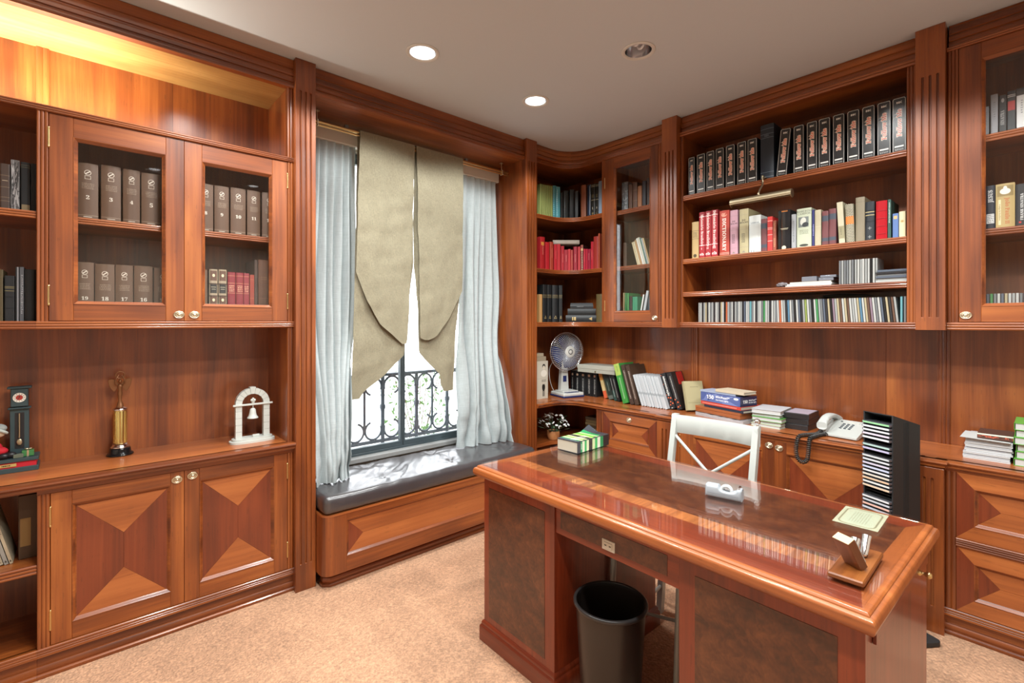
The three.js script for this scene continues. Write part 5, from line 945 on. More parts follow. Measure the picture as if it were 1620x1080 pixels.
  { const g = new THREE.TorusGeometry(0.022, 0.006, 8, 22); g.rotateX(1.3); g.rotateZ(-0.5); g.translate(-0.02, 0.17, 0.012); mesh('cap_brim', plain(g), phys({ color: lin(0.45, 0.5, 0.46), roughness: 0.9 }), t); }
  mesh('boot', [ball(0.013, -0.008, 0.07, 0.032, [1.4, 0.9, 1])], M.black, t); mesh('boot', [ball(0.013, 0.012, 0.071, 0.026, [1.4, 0.95, 1])], M.black, t);
  const gift = mesh('gift_box', rbox(0.036, 0.024, 0.028, 0.002, 0.062, 0.069, 0.015), phys({ color: lin(0.05, 0.2, 0.06), roughness: 0.3 }), t); mesh('ribbon', [cbox(0.059, 0.065, 0.0565, 0.0818, 0.0005, 0.0297, 0), ball(0.007, 0.058, 0.086, 0.015, [1, 0.5, 0.8]), ball(0.007, 0.067, 0.086, 0.015, [1, 0.5, 0.8])], M.brassPale, gift);
  mesh('gift_box', rbox(0.03, 0.016, 0.02, 0.002, 0.035, 0.064, 0.03), phys({ color: lin(0.12, 0.14, 0.1), roughness: 0.4 }), t);
}
// ---------------------------------------------------------------- wide open bookcase: top shelf of boxed language videos
const R6 = mulberry(602);
{
  const W0 = 0.056, H0 = 0.268;
  const r = cell(W0 * PX * 1.3, H0 * PX * 1.3, (c, w, h) => {
    fill(c, w, h, '#232426'); c.strokeStyle = '#d9d8d2'; c.lineWidth = 3; c.beginPath(); c.roundRect(4, 5, w - 8, h - 10, 12); c.stroke();
    htext(c, 'BBC', w / 2, h * 0.09, 19, '#f0efe9', 'sans-serif');
    c.save(); c.translate(w * 0.52, h * 0.46); c.rotate(-Math.PI / 2); c.font = 'bold 40px serif'; c.textAlign = 'center'; c.textBaseline = 'middle'; c.lineWidth = 7; c.strokeStyle = '#e9dccb'; c.strokeText('Follow Me', 0, 0, h * 0.5); c.fillStyle = '#d2533a'; c.fillText('Follow Me', 0, 0, h * 0.5); c.restore();
    c.fillStyle = '#e6e6e2'; c.fillRect(w * 0.16, h * 0.875, w * 0.68, 11); scrawl(c, w * 0.18, w * 0.82, h * 0.93, 2, 7, '#c9c9c4', R6);
  });
  const row = [[-1.588, -1.544, 0.25], [-1.531, -1.474, 0.255], [-1.466, -1.414, 0.257], [-1.406, -1.354, 0.26], [-1.343, -1.286, 0.262], [-1.273, -1.219, 0.262], [-1.214, -1.156, 0.264], null, [-1.056, -0.995, 0.268, -0.09], [-0.963, -0.910, 0.267], [-0.897, -0.846, 0.268], [-0.840, -0.785, 0.268], [-0.774, -0.721, 0.268], [-0.710, -0.656, 0.268], [-0.646, -0.592, 0.268], [-0.585, -0.526, 0.268], [-0.523, -0.469, 0.268]];
  const cs = phys({ color: lin(0.02, 0.02, 0.022), roughness: 0.3, clearcoat: 0.6, clearcoatRoughness: 0.12 });
  let n = 0;
  for (const q of row) {
    if (!q) continue; n++;
    const [a, b, h, ln = 0] = q, w = Math.min(0.055, b - a);
    const t = thing('video_case', 'black boxed language course video, ' + ord(n) + ' from the left on the top shelf', 'video case', [2.965, 2.203 + Math.abs(Math.sin(ln)) * w / 2, (a + b) / 2], TB, 'boxed language videos on the top shelf');
    if (ln) t.rotation.set(0, TB, ln, 'YXZ');
    mesh('case', rbox(w, h, 0.17, 0.0025, 0, h / 2, -0.0855, 2), cs, t);
    mesh('spine_card', setUV(cbox(-w / 2 + 0.001, w / 2 - 0.001, 0.001, h - 0.001, 0, 0.0007, 0), r, (p) => p[0] / (w - 0.002) + 0.5, (p) => (p[1] - 0.001) / (h - 0.002)), PRINTG, t);
  }
  book('tall navy blue book standing among the boxed language videos', 'book', [2.965, 2.203, -1.101], TB, 0.072, 0.321, 0.2, '#1b232e', { draw: (c, w, h) => { fill(c, w, h, '#1d2631'); bands(c, w, [h * 0.08, h * 0.17, h * 0.24, h * 0.86, h * 0.94], 2, '#7f8a94'); scrawl(c, w * 0.3, w * 0.65, h * 0.19, 2, h * 0.02, '#7f8a94', R6); } });
}
// ---------------------------------------------------------------- dictionary shelf
{
  const X = 2.965, Y = 1.789;
  const B = (a, b, h, label, col, o = {}) => book(label, 'book', [X, Y + (o.lean ? Math.abs(Math.sin(o.lean)) * (b - a) / 2 : 0), (a + b) / 2], TB, b - a - 0.0015, h, o.d ?? 0.17, col, o);
  const dic = (k) => (c, w, h) => { fill(c, w, h, '#a3202a'); c.fillStyle = '#8c1420'; c.fillRect(0, 0, w, h * 0.09); bands(c, w, [h * 0.095, h * 0.72], 4, '#f0e8e0'); vtext(c, 'Dicionário Brasileiro', w * 0.55, h * 0.4, w * 0.52, '#f4efe6', 'serif'); htext(c, k, w / 2, h * 0.8, w * 0.42, '#f4efe6', 'serif'); htext(c, 'eb', w * 0.5, h * 0.92, w * 0.62, '#f4efe6', 'serif'); };
  B(-1.563, -1.516, 0.238, 'tan book with ruled title, leftmost on the dictionary shelf', '#b59a6a', { draw: (c, w, h) => { fill(c, w, h, '#b79c6c'); bands(c, w, [h * 0.24, h * 0.46], 2, '#4a3d28'); scrawl(c, w * 0.15, w * 0.85, h * 0.28, 5, h * 0.033, '#5c4d34', R6); c.fillStyle = '#4a3d28'; c.beginPath(); c.arc(w / 2, h * 0.92, w * 0.24, 0, 7); c.fill(); } });
  B(-1.514, -1.476, 0.293, 'red Brazilian dictionary volume, left of three', '#931d27', { draw: dic('I') }); B(-1.475, -1.435, 0.293, 'red Brazilian dictionary volume, middle of three', '#931d27', { draw: dic('II') }); B(-1.434, -1.392, 0.294, 'red Brazilian dictionary volume, right of three', '#931d27', { draw: dic('III') });
  B(-1.381, -1.319, 0.279, 'wide red book lettered DICTIONARY', '#a33426', { d: 0.2, draw: (c, w, h) => { fill(c, w, h, '#ab3a2b'); vtext(c, 'DICTIONARY', w * 0.5, h * 0.53, w * 0.5, '#f6f0e4', 'serif'); c.strokeStyle = '#d9a58e'; c.lineWidth = 3; for (let i = 0; i < 5; i++) { c.beginPath(); c.arc(w * (0.35 + 0.07 * i), h * (0.09 + 0.02 * (i % 2)), w * 0.13, 0, 5); c.stroke(); } bands(c, w, [h * 0.93, h * 0.96], 3, '#e9c7b4'); } });
  const por = (bg, ink) => (c, w, h) => { fill(c, w, h, bg); c.strokeStyle = ink; c.lineWidth = 3; c.fillStyle = ink; c.font = `bold ${w * 0.28}px sans-serif`; c.textAlign = 'center'; c.fillText('DO', w * 0.5, h * 0.27); c.fillText('BOLSO', w * 0.5, h * 0.32, w * 0.9); scrawl(c, w * 0.25, w * 0.65, h * 0.55, 7, h * 0.03, ink, R6); bands(c, w, [h * 0.13, h * 0.45, h * 0.85], 1, '#8a7f74'); c.beginPath(); c.moveTo(w * 0.3, h * 0.97); c.lineTo(w * 0.5, h * 0.93); c.lineTo(w * 0.7, h * 0.97); c.fill(); };
  B(-1.315, -1.268, 0.271, 'mauve pink book beside the wide red dictionary', '#a9838f', { draw: por('#b98f9c', '#3b2a30') }); B(-1.259, -1.205, 0.268, 'beige book beside the mauve pink one', '#a39a76', { d: 0.19, draw: por('#aca27e', '#332d22') });
  B(-1.203, -1.135, 0.219, 'thick white book on the dictionary shelf', '#c6cbc8', { d: 0.16, draw: (c, w, h) => { fill(c, w, h, '#ccd1ce'); htext(c, 'LISBOA', w / 2, h * 0.2, w * 0.18, '#75828c'); bands(c, w, [h * 0.24], 1, '#8f9aa2'); c.fillStyle = '#555d60'; c.fillRect(w * 0.2, h * 0.93, 3, h * 0.06); c.fillRect(w * 0.4, h * 0.93, 3, h * 0.06); } });
  const mar = (c, w, h) => { fill(c, w, h, '#6b3a3c'); c.fillStyle = '#3c4450'; c.fillRect(0, h * 0.14, w, h * 0.16); c.fillRect(0, h * 0.78, w, h * 0.1); };
  B(-1.134, -1.101, 0.191, 'maroon book with dark blue panels between white and scarlet books', '#60333a', { draw: mar });
  B(-1.100, -1.071, 0.198, 'scarlet book with white bands on the dictionary shelf', '#c22c28', { draw: (c, w, h) => { fill(c, w, h, '#c83430'); bands(c, w, [h * 0.12, h * 0.32, h * 0.36, h * 0.52, h * 0.7], 3, '#efc9c0'); } });
  B(-1.070, -1.052, 0.172, 'thin brick coloured book with gilt title', '#8f4632', { draw: (c, w, h) => { fill(c, w, h, '#954b36'); scrawl(c, w * 0.25, w * 0.75, h * 0.08, 6, h * 0.05, '#c9a274', R6); scrawl(c, w * 0.25, w * 0.75, h * 0.6, 6, h * 0.05, '#c9a274', R6); } });
  B(-1.042, -0.978, 0.223, 'thick black plastic-covered book on the dictionary shelf', '#1a1a1c', { gloss: true, draw: (c, w, h) => { fill(c, w, h, '#1c1c1f'); c.fillStyle = '#b06a34'; c.fillRect(w * 0.3, h * 0.02, w * 0.5, h * 0.03); c.fillStyle = '#d6d2b8'; c.fillRect(w * 0.2, h * 0.46, w * 0.65, 4); c.fillRect(w * 0.3, h * 0.485, w * 0.5, 3); c.beginPath(); c.arc(w / 2, h * 0.95, w * 0.18, 0, 7); c.fill(); } });
  B(-0.973, -0.949, 0.191, 'thin grey book next to the thick black one', '#8d9092', { draw: (c, w, h) => { fill(c, w, h, '#9a9da0'); vtext(c, '', 0, 0, 5, '#333'); scrawl(c, w * 0.3, w * 0.7, h * 0.2, 14, h * 0.045, '#4d5154', R6); } });
  B(-0.946, -0.873, 0.215, 'wide pale green biography with a portrait on the spine', '#a5ab94', { d: 0.19, draw: (c, w, h) => { fill(c, w, h, '#b3b9a2'); htext(c, 'ROBERTO', w / 2, h * 0.08, w * 0.2, '#5b5f52'); htext(c, 'CAMPOS', w / 2, h * 0.14, w * 0.2, '#5b5f52'); c.fillStyle = '#6d7370'; c.fillRect(w * 0.12, h * 0.22, w * 0.7, h * 0.26); c.fillStyle = '#c3c4ba'; c.beginPath(); c.ellipse(w * 0.45, h * 0.33, w * 0.2, h * 0.1, 0.2, 0, 7); c.fill(); c.fillStyle = '#2c3032'; c.beginPath(); c.ellipse(w * 0.6, h * 0.42, w * 0.22, h * 0.06, -0.3, 0, 7); c.fill(); scrawl(c, w * 0.2, w * 0.8, h * 0.55, 4, h * 0.03, '#70745f', R6); c.fillStyle = '#33362c'; c.beginPath(); c.ellipse(w * 0.5, h * 0.94, w * 0.3, h * 0.03, 0, 0, 7); c.fill(); } });
  B(-0.871, -0.859, 0.200, 'thin navy booklet beside the biography', '#26285a', { draw: (c, w, h) => { fill(c, w, h, '#292c66'); scrawl(c, w * 0.3, w * 0.8, h * 0.4, 8, h * 0.04, '#a9abd0', R6); } });
  B(-0.858, -0.827, 0.195, 'plain cream book beside the navy booklet', '#a89f85', { draw: (c, w, h) => { fill(c, w, h, '#b0a78d'); bands(c, w, [h * 0.46], 1, '#d8d0b8'); } });
  B(-0.824, -0.793, 0.183, 'maroon book with blue panels, left of two together', '#6b3a40', { draw: mar }); B(-0.792, -0.758, 0.190, 'maroon book with blue panels, right of two together', '#6b3a40', { draw: mar });
  B(-0.746, -0.718, 0.218, 'cream book leaning slightly beside the zigzag one', '#b5ae94', { lean: 0.05, draw: (c, w, h) => { fill(c, w, h, '#bab399'); c.fillStyle = '#8e8768'; c.fillRect(0, h * 0.58, w, h * 0.3); scrawl(c, w * 0.35, w * 0.6, h * 0.62, 6, h * 0.03, '#4c4834', R6); } });
  B(-0.713, -0.677, 0.200, 'cream book with black zigzag pattern and orange label', '#b8b090', { lean: 0.03, draw: (c, w, h) => { fill(c, w, h, '#c9c2a6'); c.strokeStyle = '#2b2a26'; c.lineWidth = 3; for (let y = 0; y < 26; y++) { c.beginPath(); for (let x = 0; x <= 8; x++) c.lineTo(x / 8 * w, h * (y / 25) + (x % 2 ? 3 : -3)); c.stroke(); } c.fillStyle = '#d07a3c'; c.fillRect(0, h * 0.32, w, h * 0.2); } });
  B(-0.673, -0.633, 0.227, 'tall taupe cloth book on the dictionary shelf', '#7c735f', { draw: (c, w, h) => { fill(c, w, h, '#827863'); bands(c, w, [h * 0.11], 1, '#5e5646'); } });
  B(-0.632, -0.593, 0.197, 'navy leather book with gilt bands and crosses', '#171c22', { draw: (c, w, h) => { fill(c, w, h, '#191f26'); bands(c, w, [h * 0.26, h * 0.34], 4, '#c3b07c'); c.strokeStyle = '#8f9290'; c.lineWidth = 3; for (const y of [0.68, 0.9]) { c.beginPath(); c.moveTo(w * 0.3, h * y); c.lineTo(w * 0.7, h * y); c.moveTo(w * 0.5, h * (y - 0.04)); c.lineTo(w * 0.5, h * (y + 0.04)); c.stroke(); } }, bandsAt: [0.5, 0.78] });
  B(-0.588, -0.542, 0.192, 'bright red leather book with raised bands', '#a3121f', { rough: 0.3, gloss: true, draw: (c, w, h) => fill(c, w, h, '#aa1522'), bandsAt: [0.15, 0.35, 0.55, 0.75] });
  B(-0.541, -0.527, 0.193, 'thin dark green book with white title', '#23423a', { d: 0.18, draw: (c, w, h) => { fill(c, w, h, '#2a4c43'); scrawl(c, w * 0.3, w * 0.7, h * 0.08, 16, h * 0.033, '#dfe6e0', R6); } });
  B(-0.522, -0.498, 0.120, 'small blue book near the right end of the dictionary shelf', '#4a6595', { draw: (c, w, h) => { fill(c, w, h, '#526fa3'); c.fillStyle = '#c9a46c'; c.fillRect(w * 0.2, h * 0.1, w * 0.6, h * 0.13); } });
  B(-0.497, -0.471, 0.126, 'small cream book with a gold star, rightmost on the dictionary shelf', '#c0b793', { draw: (c, w, h) => { fill(c, w, h, '#c9c09c'); c.strokeStyle = '#a07c38'; c.lineWidth = 2; for (let i = 0; i < 8; i++) { const a = i * Math.PI / 4; c.beginPath(); c.moveTo(w / 2, h * 0.38); c.lineTo(w / 2 + Math.cos(a) * w * 0.3, h * 0.38 + Math.sin(a) * w * 0.3); c.stroke(); } } });
}
// ---------------------------------------------------------------- compact disc cases on the lower shelves
const discG = cbox(-0.0042, 0.0042, 0, 0.125, -0.138, 0, 0.0006);
const discTint = { white: '#a9aaa6', pale: '#8f918f', grey: '#696c6e', dark: '#2a2b2e', black: '#18191b', cream: '#9f9478', blue: '#4f7289', teal: '#5d8f96', green: '#3e7d4c', olive: '#7d8a4a', brown: '#5c4438', mauve: '#7d6a76', rust: '#a5583a', slate: '#525a66' };
const discM = {}; for (const k in discTint) discM[k] = phys({ color: discTint[k], roughness: 0.25, clearcoat: 0.5, clearcoatRoughness: 0.1 });
{
  const seq = 'pale white dark pale cream dark white grey pale dark white pale dark cream white black rust pale grey white dark pale grey white pale dark slate white pale teal grey white dark pale white grey green white pale dark white pale grey white rust white pale dark blue white grey black white slate dark pale olive white grey black white green pale grey slate dark cream black mauve pale cream brown white cream brown white pale white cream blue white cream brown mauve white grey white slate black cream dark brown pale'.split(' ');
  const N = seq.length, a = -1.513, b = -0.502, R = mulberry(9);
  seq.forEach((k, i) => {
    const u = i / (N - 1), lean = u < 0.45 ? 0 : 0.03 + 0.07 * (u - 0.45) / 0.55, m = solo('disc_case', discG, discM[k], k + ' spined disc case, ' + ord(i + 1) + ' from the left in the long row', 'disc case', 'disc cases in the long row');
    m.position.set(2.962 + R() * 0.004, 1.378 + Math.sin(lean) * 0.005 + 0.0002, a + (b - a) * u); m.rotation.set(0, TB, lean, 'YXZ');
  });
  [['teal', -0.487], ['grey', -0.4735]].forEach(([k, z]) => { const m = solo('disc_case', discG, discM[k], k + ' spined disc case standing apart at the right end of the long row', 'disc case', 'disc cases in the long row'); m.position.set(2.962, 1.3782, z); m.rotation.y = TB; });
  // middle shelf: upright discs and a small flat stack
  'grey pale grey grey pale grey'.split(' ').forEach((k, i) => { const m = solo('disc_case', discG, discM[k], 'clear wrapped disc case, ' + ord(i + 1) + ' of six upright on the middle shelf', 'disc case', 'wrapped discs on the middle shelf'); m.position.set(2.962, 1.575, -0.741 + i * 0.0112); m.rotation.y = TB; });
  'pale white pale white pale white black white pale'.split(' ').forEach((k, i) => { const m = solo('disc_case', discG, discM[k], k + ' disc case upright on the middle shelf, ' + ord(i + 1) + ' right of the wrapped ones', 'disc case', 'upright discs on the middle shelf'); m.position.set(2.962 + (i % 3) * 0.003, 1.575, -0.672 + i * 0.0107); m.rotation.y = TB; });
  const flatG = cbox(-0.0625, 0.0625, 0, 0.0102, -0.142, 0, 0.0006);
  'white pale slate grey dark slate'.split(' ').forEach((k, i) => { const m = solo('disc_case', flatG, discM[k], k + ' disc case lying in the small flat stack, ' + ord(i + 1) + ' from the bottom', 'disc case', 'flat stack of discs on the middle shelf'); m.position.set(2.962 + (i % 2) * 0.006, 1.575 + i * 0.0106, -0.5265 + (i % 3) * 0.0005); m.rotation.y = TB; });
  // papers and small packets on the middle shelf
  [[0, 0.225, '#c9c8c2', 'white magazine at the bottom of the paper pile'], [1, 0.22, '#bcb6a6', 'cream magazine in the middle of the paper pile'], [2, 0.2, '#b59a74', 'buff folder on top of the paper pile']].forEach(([i, w, col, lb]) => { const t = thing('magazine', lb + ' on the middle shelf', 'magazine', [2.965 + i * 0.006, 1.575 + i * 0.009, -0.893 + i * 0.004], TB + 0.02 * i); mesh('pages', cbox(-w / 2 + 0.001, w / 2 - 0.001, 0.0006, 0.0082, -0.199, -0.001, 0), M.paper, t); mesh('cover', [cbox(-w / 2, w / 2, 0, 0.0006, -0.2, 0, 0), cbox(-w / 2, w / 2, 0.0082, 0.0088, -0.2, 0, 0)], paint(col, 0.4), t); });
  [[-0.893, 0.074, 0.028, 0, 'grey blue cassette packet on the paper pile, left one'], [-0.812, 0.07, 0.016, 0, 'clear packet on the paper pile, lower of two'], [-0.802, 0.076, 0.014, 0.0165, 'clear packet on the paper pile, upper of two']].forEach(([z, w, h, dy, lb]) => solo('cassette_packet', rbox(w, h, 0.11, 0.003, 0, h / 2, -0.055, 2), phys({ color: lin(0.16, 0.17, 0.2), roughness: 0.15, clearcoat: 1 }), lb, 'packet').position.set(2.99, 1.6022 + dy, z));
  scene.children.filter((o) => o.name.startsWith('cassette_packet')).forEach((o) => { o.rotation.y = TB; });
  { const g = ball(0.024, 0, 0, 0, [1, 0.6, 1.2], 18, 12), L = lattice(3, 256), p = g.attributes.position; for (let i = 0; i < p.count; i++) { const k = 0.8 + 0.45 * vnoise(L, 256, p.getX(i) * 260 + 40, p.getY(i) * 260 + p.getZ(i) * 210 + 40, 250, 250); p.setXYZ(i, p.getX(i) * k, Math.max(-0.0145, p.getY(i) * k), p.getZ(i) * k); } g.computeVertexNormals(); const m = solo('plastic_bag', g, phys({ color: lin(0.2, 0.18, 0.19), roughness: 0.15, clearcoat: 1 }), 'crumpled clear plastic bag beside the paper pile', 'bag'); m.position.set(2.985, 1.59, -1.03); }
  [[0, -0.75, '#8b8270'], [1, -0.72, '#6d7073'], [2, -0.735, '#54585c']].forEach(([i, z, col]) => { const m = solo('leaflet', (() => { const g = cloth(16, 4, (u, v) => [(u - 0.5) * 0.2, 0.003 + 0.006 * Math.sin(Math.PI * u) * (1 + i * 0.1) + i * 0.0042, -0.15 * v], 0.0008); return g; })(), paint(col, 0.5), ['bottom', 'middle', 'top'][i] + ' leaflet of three lying on the row of discs', 'leaflet'); m.position.set(2.97, 1.509, z); m.rotation.y = TB; });
}
{ // brass picture lamp, switched off
  const t = thing('picture_lamp', 'brass picture lamp hanging from the top shelf, unlit', 'lamp', [0, 0, 0], TB);
  const y = 2.062, z = -2.8, a = -1.235, b = -0.915, r = 0.023;
  const sh = []; for (let i = 0; i <= 14; i++) { const an = Math.PI * (1.12 - 1.24 * i / 14); sh.push([z + Math.cos(an) * r * 1.15, y + Math.sin(an) * r]); } for (let i = 14; i >= 0; i--) { const an = Math.PI * (1.12 - 1.24 * i / 14); sh.push([z + Math.cos(an) * (r * 1.15 - 0.0014), y + Math.sin(an) * (r - 0.0014)]); }
  mesh('shade', prism(sh, a, b, (u, v, c) => [c, v, u], 0.8), M.brassAged, t);
  for (const x of [a + 0.001, b - 0.001]) mesh('end_cap', cyl(r * 1.02, r * 1.02, 0.003, x, y, z, 24, 'x'), M.brassAged, t);
  mesh('lip', cbox(a, b, y - 0.012, y - 0.008, z + r * 1.02, z + r * 1.2, 0.001), M.brassAged, t);
  mesh('bulb', cyl(0.009, 0.009, 0.26, (a + b) / 2, y + 0.003, z, 14, 'x'), phys({ color: lin(0.7, 0.7, 0.68), roughness: 0.3 }), t);
  mesh('arm', [tube([[-1.085, y + r, z], [-1.088, y + 0.05, z - 0.02], [-1.1, y + 0.11, z - 0.1], [-1.103, 2.215, -2.9], [-1.103, 2.213, -2.925]], 0.0045, 24, 8), cyl(0.006, 0.006, 0.012, -1.085, y + r + 0.004, z, 12)], M.brassAged, t);
  mesh('mount_plate', cbox(-1.115, -1.09, 2.2035, 2.2065, -2.962, -2.918, 0.0005), M.brassAged, t);
  rebase(t, -1.09, 2.04, z);
}
// ---------------------------------------------------------------- right-hand glass cabinet
{
  const X = 2.975;
  const B = (a, b, y, h, label, col, o = {}) => book(label, 'book', [X, y, (a + b) / 2], TB, b - a - 0.001, h, 0.15, col, o);
  const box = (bg, ink) => (c, w, h) => { fill(c, w, h, bg); scrawl(c, w * 0.35, w * 0.65, h * 0.2, 8, h * 0.06, ink, R6); };
  B(-0.204, -0.185, 2.203, 0.125, 'short grey video at the left of the upper right cabinet shelf', '#6f6f6e', { flat: true, draw: box('#77777a', '#5a5a5c') });
  B(-0.181, -0.157, 2.203, 0.170, 'grey spined book on the upper shelf of the right cabinet', '#2a2b2c', { draw: box('#85868a', '#6a6b6e') });
  B(-0.155, -0.131, 2.203, 0.158, 'black SINATRA book on the upper shelf of the right cabinet', '#1b1c1d', { draw: (c, w, h) => { fill(c, w, h, '#202122'); vtext(c, 'SINATRA', w * 0.5, h * 0.62, w * 0.6, '#a9aaa8', 'serif', true); c.fillStyle = '#8a8b8a'; c.beginPath(); c.ellipse(w / 2, h * 0.15, w * 0.2, h * 0.06, 0, 0, 7); c.fill(); } });
  B(-0.130, -0.104, 2.203, 0.167, 'dark book with a red label in the right cabinet', '#26292b', { draw: (c, w, h) => { fill(c, w, h, '#2c3032'); bands(c, w, [h * 0.1, h * 0.14], 3, '#c9cac6'); c.fillStyle = '#a83430'; c.fillRect(w * 0.08, h * 0.26, w * 0.84, h * 0.24); } });
  B(-0.1035, -0.07, 2.203, 0.170, 'black video box with white label in the right cabinet', '#1d1e20', { flat: true, draw: (c, w, h) => { fill(c, w, h, '#2a2c2e'); c.fillStyle = '#d2d4d4'; c.fillRect(w * 0.06, h * 0.18, w * 0.88, h * 0.8); scrawl(c, w * 0.4, w * 0.6, h * 0.3, 6, h * 0.06, '#8c8f90', R6); } });
  B(-0.214, -0.197, 1.789, 0.185, 'thin cream book on the middle shelf of the right cabinet', '#b7ad88', { draw: (c, w, h) => { fill(c, w, h, '#c2b893'); scrawl(c, w * 0.3, w * 0.75, h * 0.2, 18, h * 0.042, '#a0603c', R6); } });
  B(-0.1965, -0.166, 1.789, 0.188, 'navy book lettered JESUS in the right cabinet', '#20242c', { draw: (c, w, h) => { fill(c, w, h, '#272c36'); vtext(c, 'JESUS', w * 0.52, h * 0.25, w * 0.62, '#e8e8e4', 'serif', true); c.fillStyle = '#d9dad8'; c.fillRect(w * 0.1, h * 0.66, w * 0.8, h * 0.22); scrawl(c, w * 0.15, w * 0.85, h * 0.68, 5, h * 0.04, '#5c5f63', R6); } });
  B(-0.165, -0.106, 1.789, 0.188, 'wide tan book about João Paulo II in the right cabinet', '#a08a5c', { draw: (c, w, h) => { fill(c, w, h, '#b09a68'); c.fillStyle = '#8d7a50'; c.fillRect(w * 0.08, h * 0.05, w * 0.84, h * 0.24); c.fillStyle = '#dedbd0'; c.beginPath(); c.ellipse(w * 0.5, h * 0.18, w * 0.28, h * 0.07, 0, 0, 7); c.fill(); c.beginPath(); c.ellipse(w * 0.5, h * 0.1, w * 0.1, h * 0.04, 0, 0, 7); c.fill(); vtext(c, 'João Paulo II', w * 0.62, h * 0.63, w * 0.3, '#b0552e', 'serif'); c.fillStyle = '#d9cda6'; c.fillRect(w * 0.14, h * 0.36, w * 0.14, h * 0.58); vtext(c, 'O amigo dos brasileiros', w * 0.21, h * 0.65, w * 0.1, '#5c4a2a', 'serif'); } });
  B(-0.1055, -0.07, 1.789, 0.176, 'black book lettered FRANK SINATRA in the right cabinet', '#1f2022', { draw: (c, w, h) => { fill(c, w, h, '#252628'); vtext(c, 'FRANK SINATRA', w * 0.55, h * 0.55, w * 0.38, '#e2e2de', 'serif', true); c.fillStyle = '#b8302a'; c.fillRect(w * 0.3, h * 0.9, w * 0.2, h * 0.04); } });
  'rust black slate green grey white slate cream white pale white grey slate pale dark white'.split(' ').forEach((k, i) => { const m = solo('disc_case', discG, discM[k], k + ' spined disc case, ' + ord(i + 1) + ' from the left inside the right glass cabinet', 'disc case', 'disc cases in the right glass cabinet'); m.position.set(2.97, 1.378, -0.211 + i * 0.0112); m.rotation.y = TB; });
}
// ---------------------------------------------------------------- narrow glass cabinet
{
  const X = 2.99;
  const B = (a, b, y, h, label, col, o = {}) => book(label, 'book', [X, y + (o.lean ? Math.abs(Math.sin(o.lean)) * (b - a) / 2 : 0), (a + b) / 2], TB, b - a - 0.002, h, 0.15, col, o);
  B(-2.128, -2.073, 2.203, 0.207, 'grey marbled book, upper shelf of narrow cabinet', '#44484a', { draw: (c, w, h) => { fill(c, w, h, '#4a4f52'); for (let i = 0; i < 26; i++) { c.strokeStyle = R6() > 0.5 ? '#8a9092' : '#2a2e30'; c.lineWidth = 2 + R6() * 4; c.beginPath(); c.arc(R6() * w, R6() * h, R6() * 18, 0, 4); c.stroke(); } } });
  B(-2.069, -2.038, 2.203, 0.181, 'dark brown book beside the marbled one, narrow cabinet', '#4d3220'); B(-2.036, -1.993, 2.203, 0.186, 'brown leather book in the middle of the narrow cabinet upper shelf', '#43291b', { draw: (c, w, h) => { fill(c, w, h, '#4a2e1e'); bands(c, w, [h * 0.3, h * 0.7], 2, '#94784e'); } });
  B(-1.992, -1.955, 2.203, 0.152, 'short tan book on the narrow cabinet upper shelf', '#8a5a36'); B(-1.953, -1.922, 2.203, 0.181, 'dark blue book on the narrow cabinet upper shelf', '#20262e'); B(-1.916, -1.888, 2.203, 0.196, 'tall black leather book at the right of the narrow cabinet upper shelf', '#1c1917', { bandsAt: [0.3, 0.6], draw: (c, w, h) => fill(c, w, h, '#231d1a') });
  B(-2.117, -2.084, 1.789, 0.175, 'brown leather book upright on the narrow cabinet middle shelf', '#3f2718');
  [['cream', '#b5a888', 0.014, 0.175], ['ivory', '#c9c0a4', 0.012, 0.178], ['tan', '#a5825a', 0.016, 0.19], ['white', '#cfcfc8', 0.014, 0.2], ['off-white', '#c3c0b2', 0.014, 0.205], ['teal', '#527a74', 0.01, 0.2], ['pale grey', '#a8aaa6', 0.012, 0.195], ['buff', '#b39a70', 0.012, 0.195]].reduce((z, [k, col, w, h]) => { B(z, z + w, 1.789, h, k + ' paperback leaning on the narrow cabinet middle shelf', col, { lean: 0.28, flat: true }); return z + w * 1.05; }, -1.995);
  B(-2.117, -2.102, 1.378, 0.217, 'thin tan book at the left of the narrow cabinet bottom shelf', '#8a7c5c', { flat: true }); B(-2.1, -2.083, 1.378, 0.216, 'thin green book, first of two on the narrow cabinet bottom shelf', '#2f6b3a', { flat: true }); B(-2.081, -2.064, 1.378, 0.213, 'thin green book, second of two on the narrow cabinet bottom shelf', '#3a7a44', { flat: true }); B(-2.062, -2.037, 1.378, 0.191, 'dark book between green ones, narrow cabinet bottom shelf', '#2c2420', { flat: true });
  B(-2.035, -1.992, 1.378, 0.185, 'jade green book on the narrow cabinet bottom shelf', '#2f7d5c', { flat: true });
  [['white', '#cfd0cc', 0.012, 0.2], ['black', '#202224', 0.01, 0.2], ['silver grey', '#b3b8ba', 0.02, 0.225]].reduce((z, [k, col, w, h]) => { B(z, z + w, 1.378, h, k + ' magazine leaning right on the narrow cabinet bottom shelf', col, { lean: -0.19, flat: true }); return z + w * 1.04; }, -1.985);
  B(-1.9, -1.882, 1.378, 0.17, 'blue grey book at the right of the narrow cabinet bottom shelf', '#5a6a78', { flat: true });
}
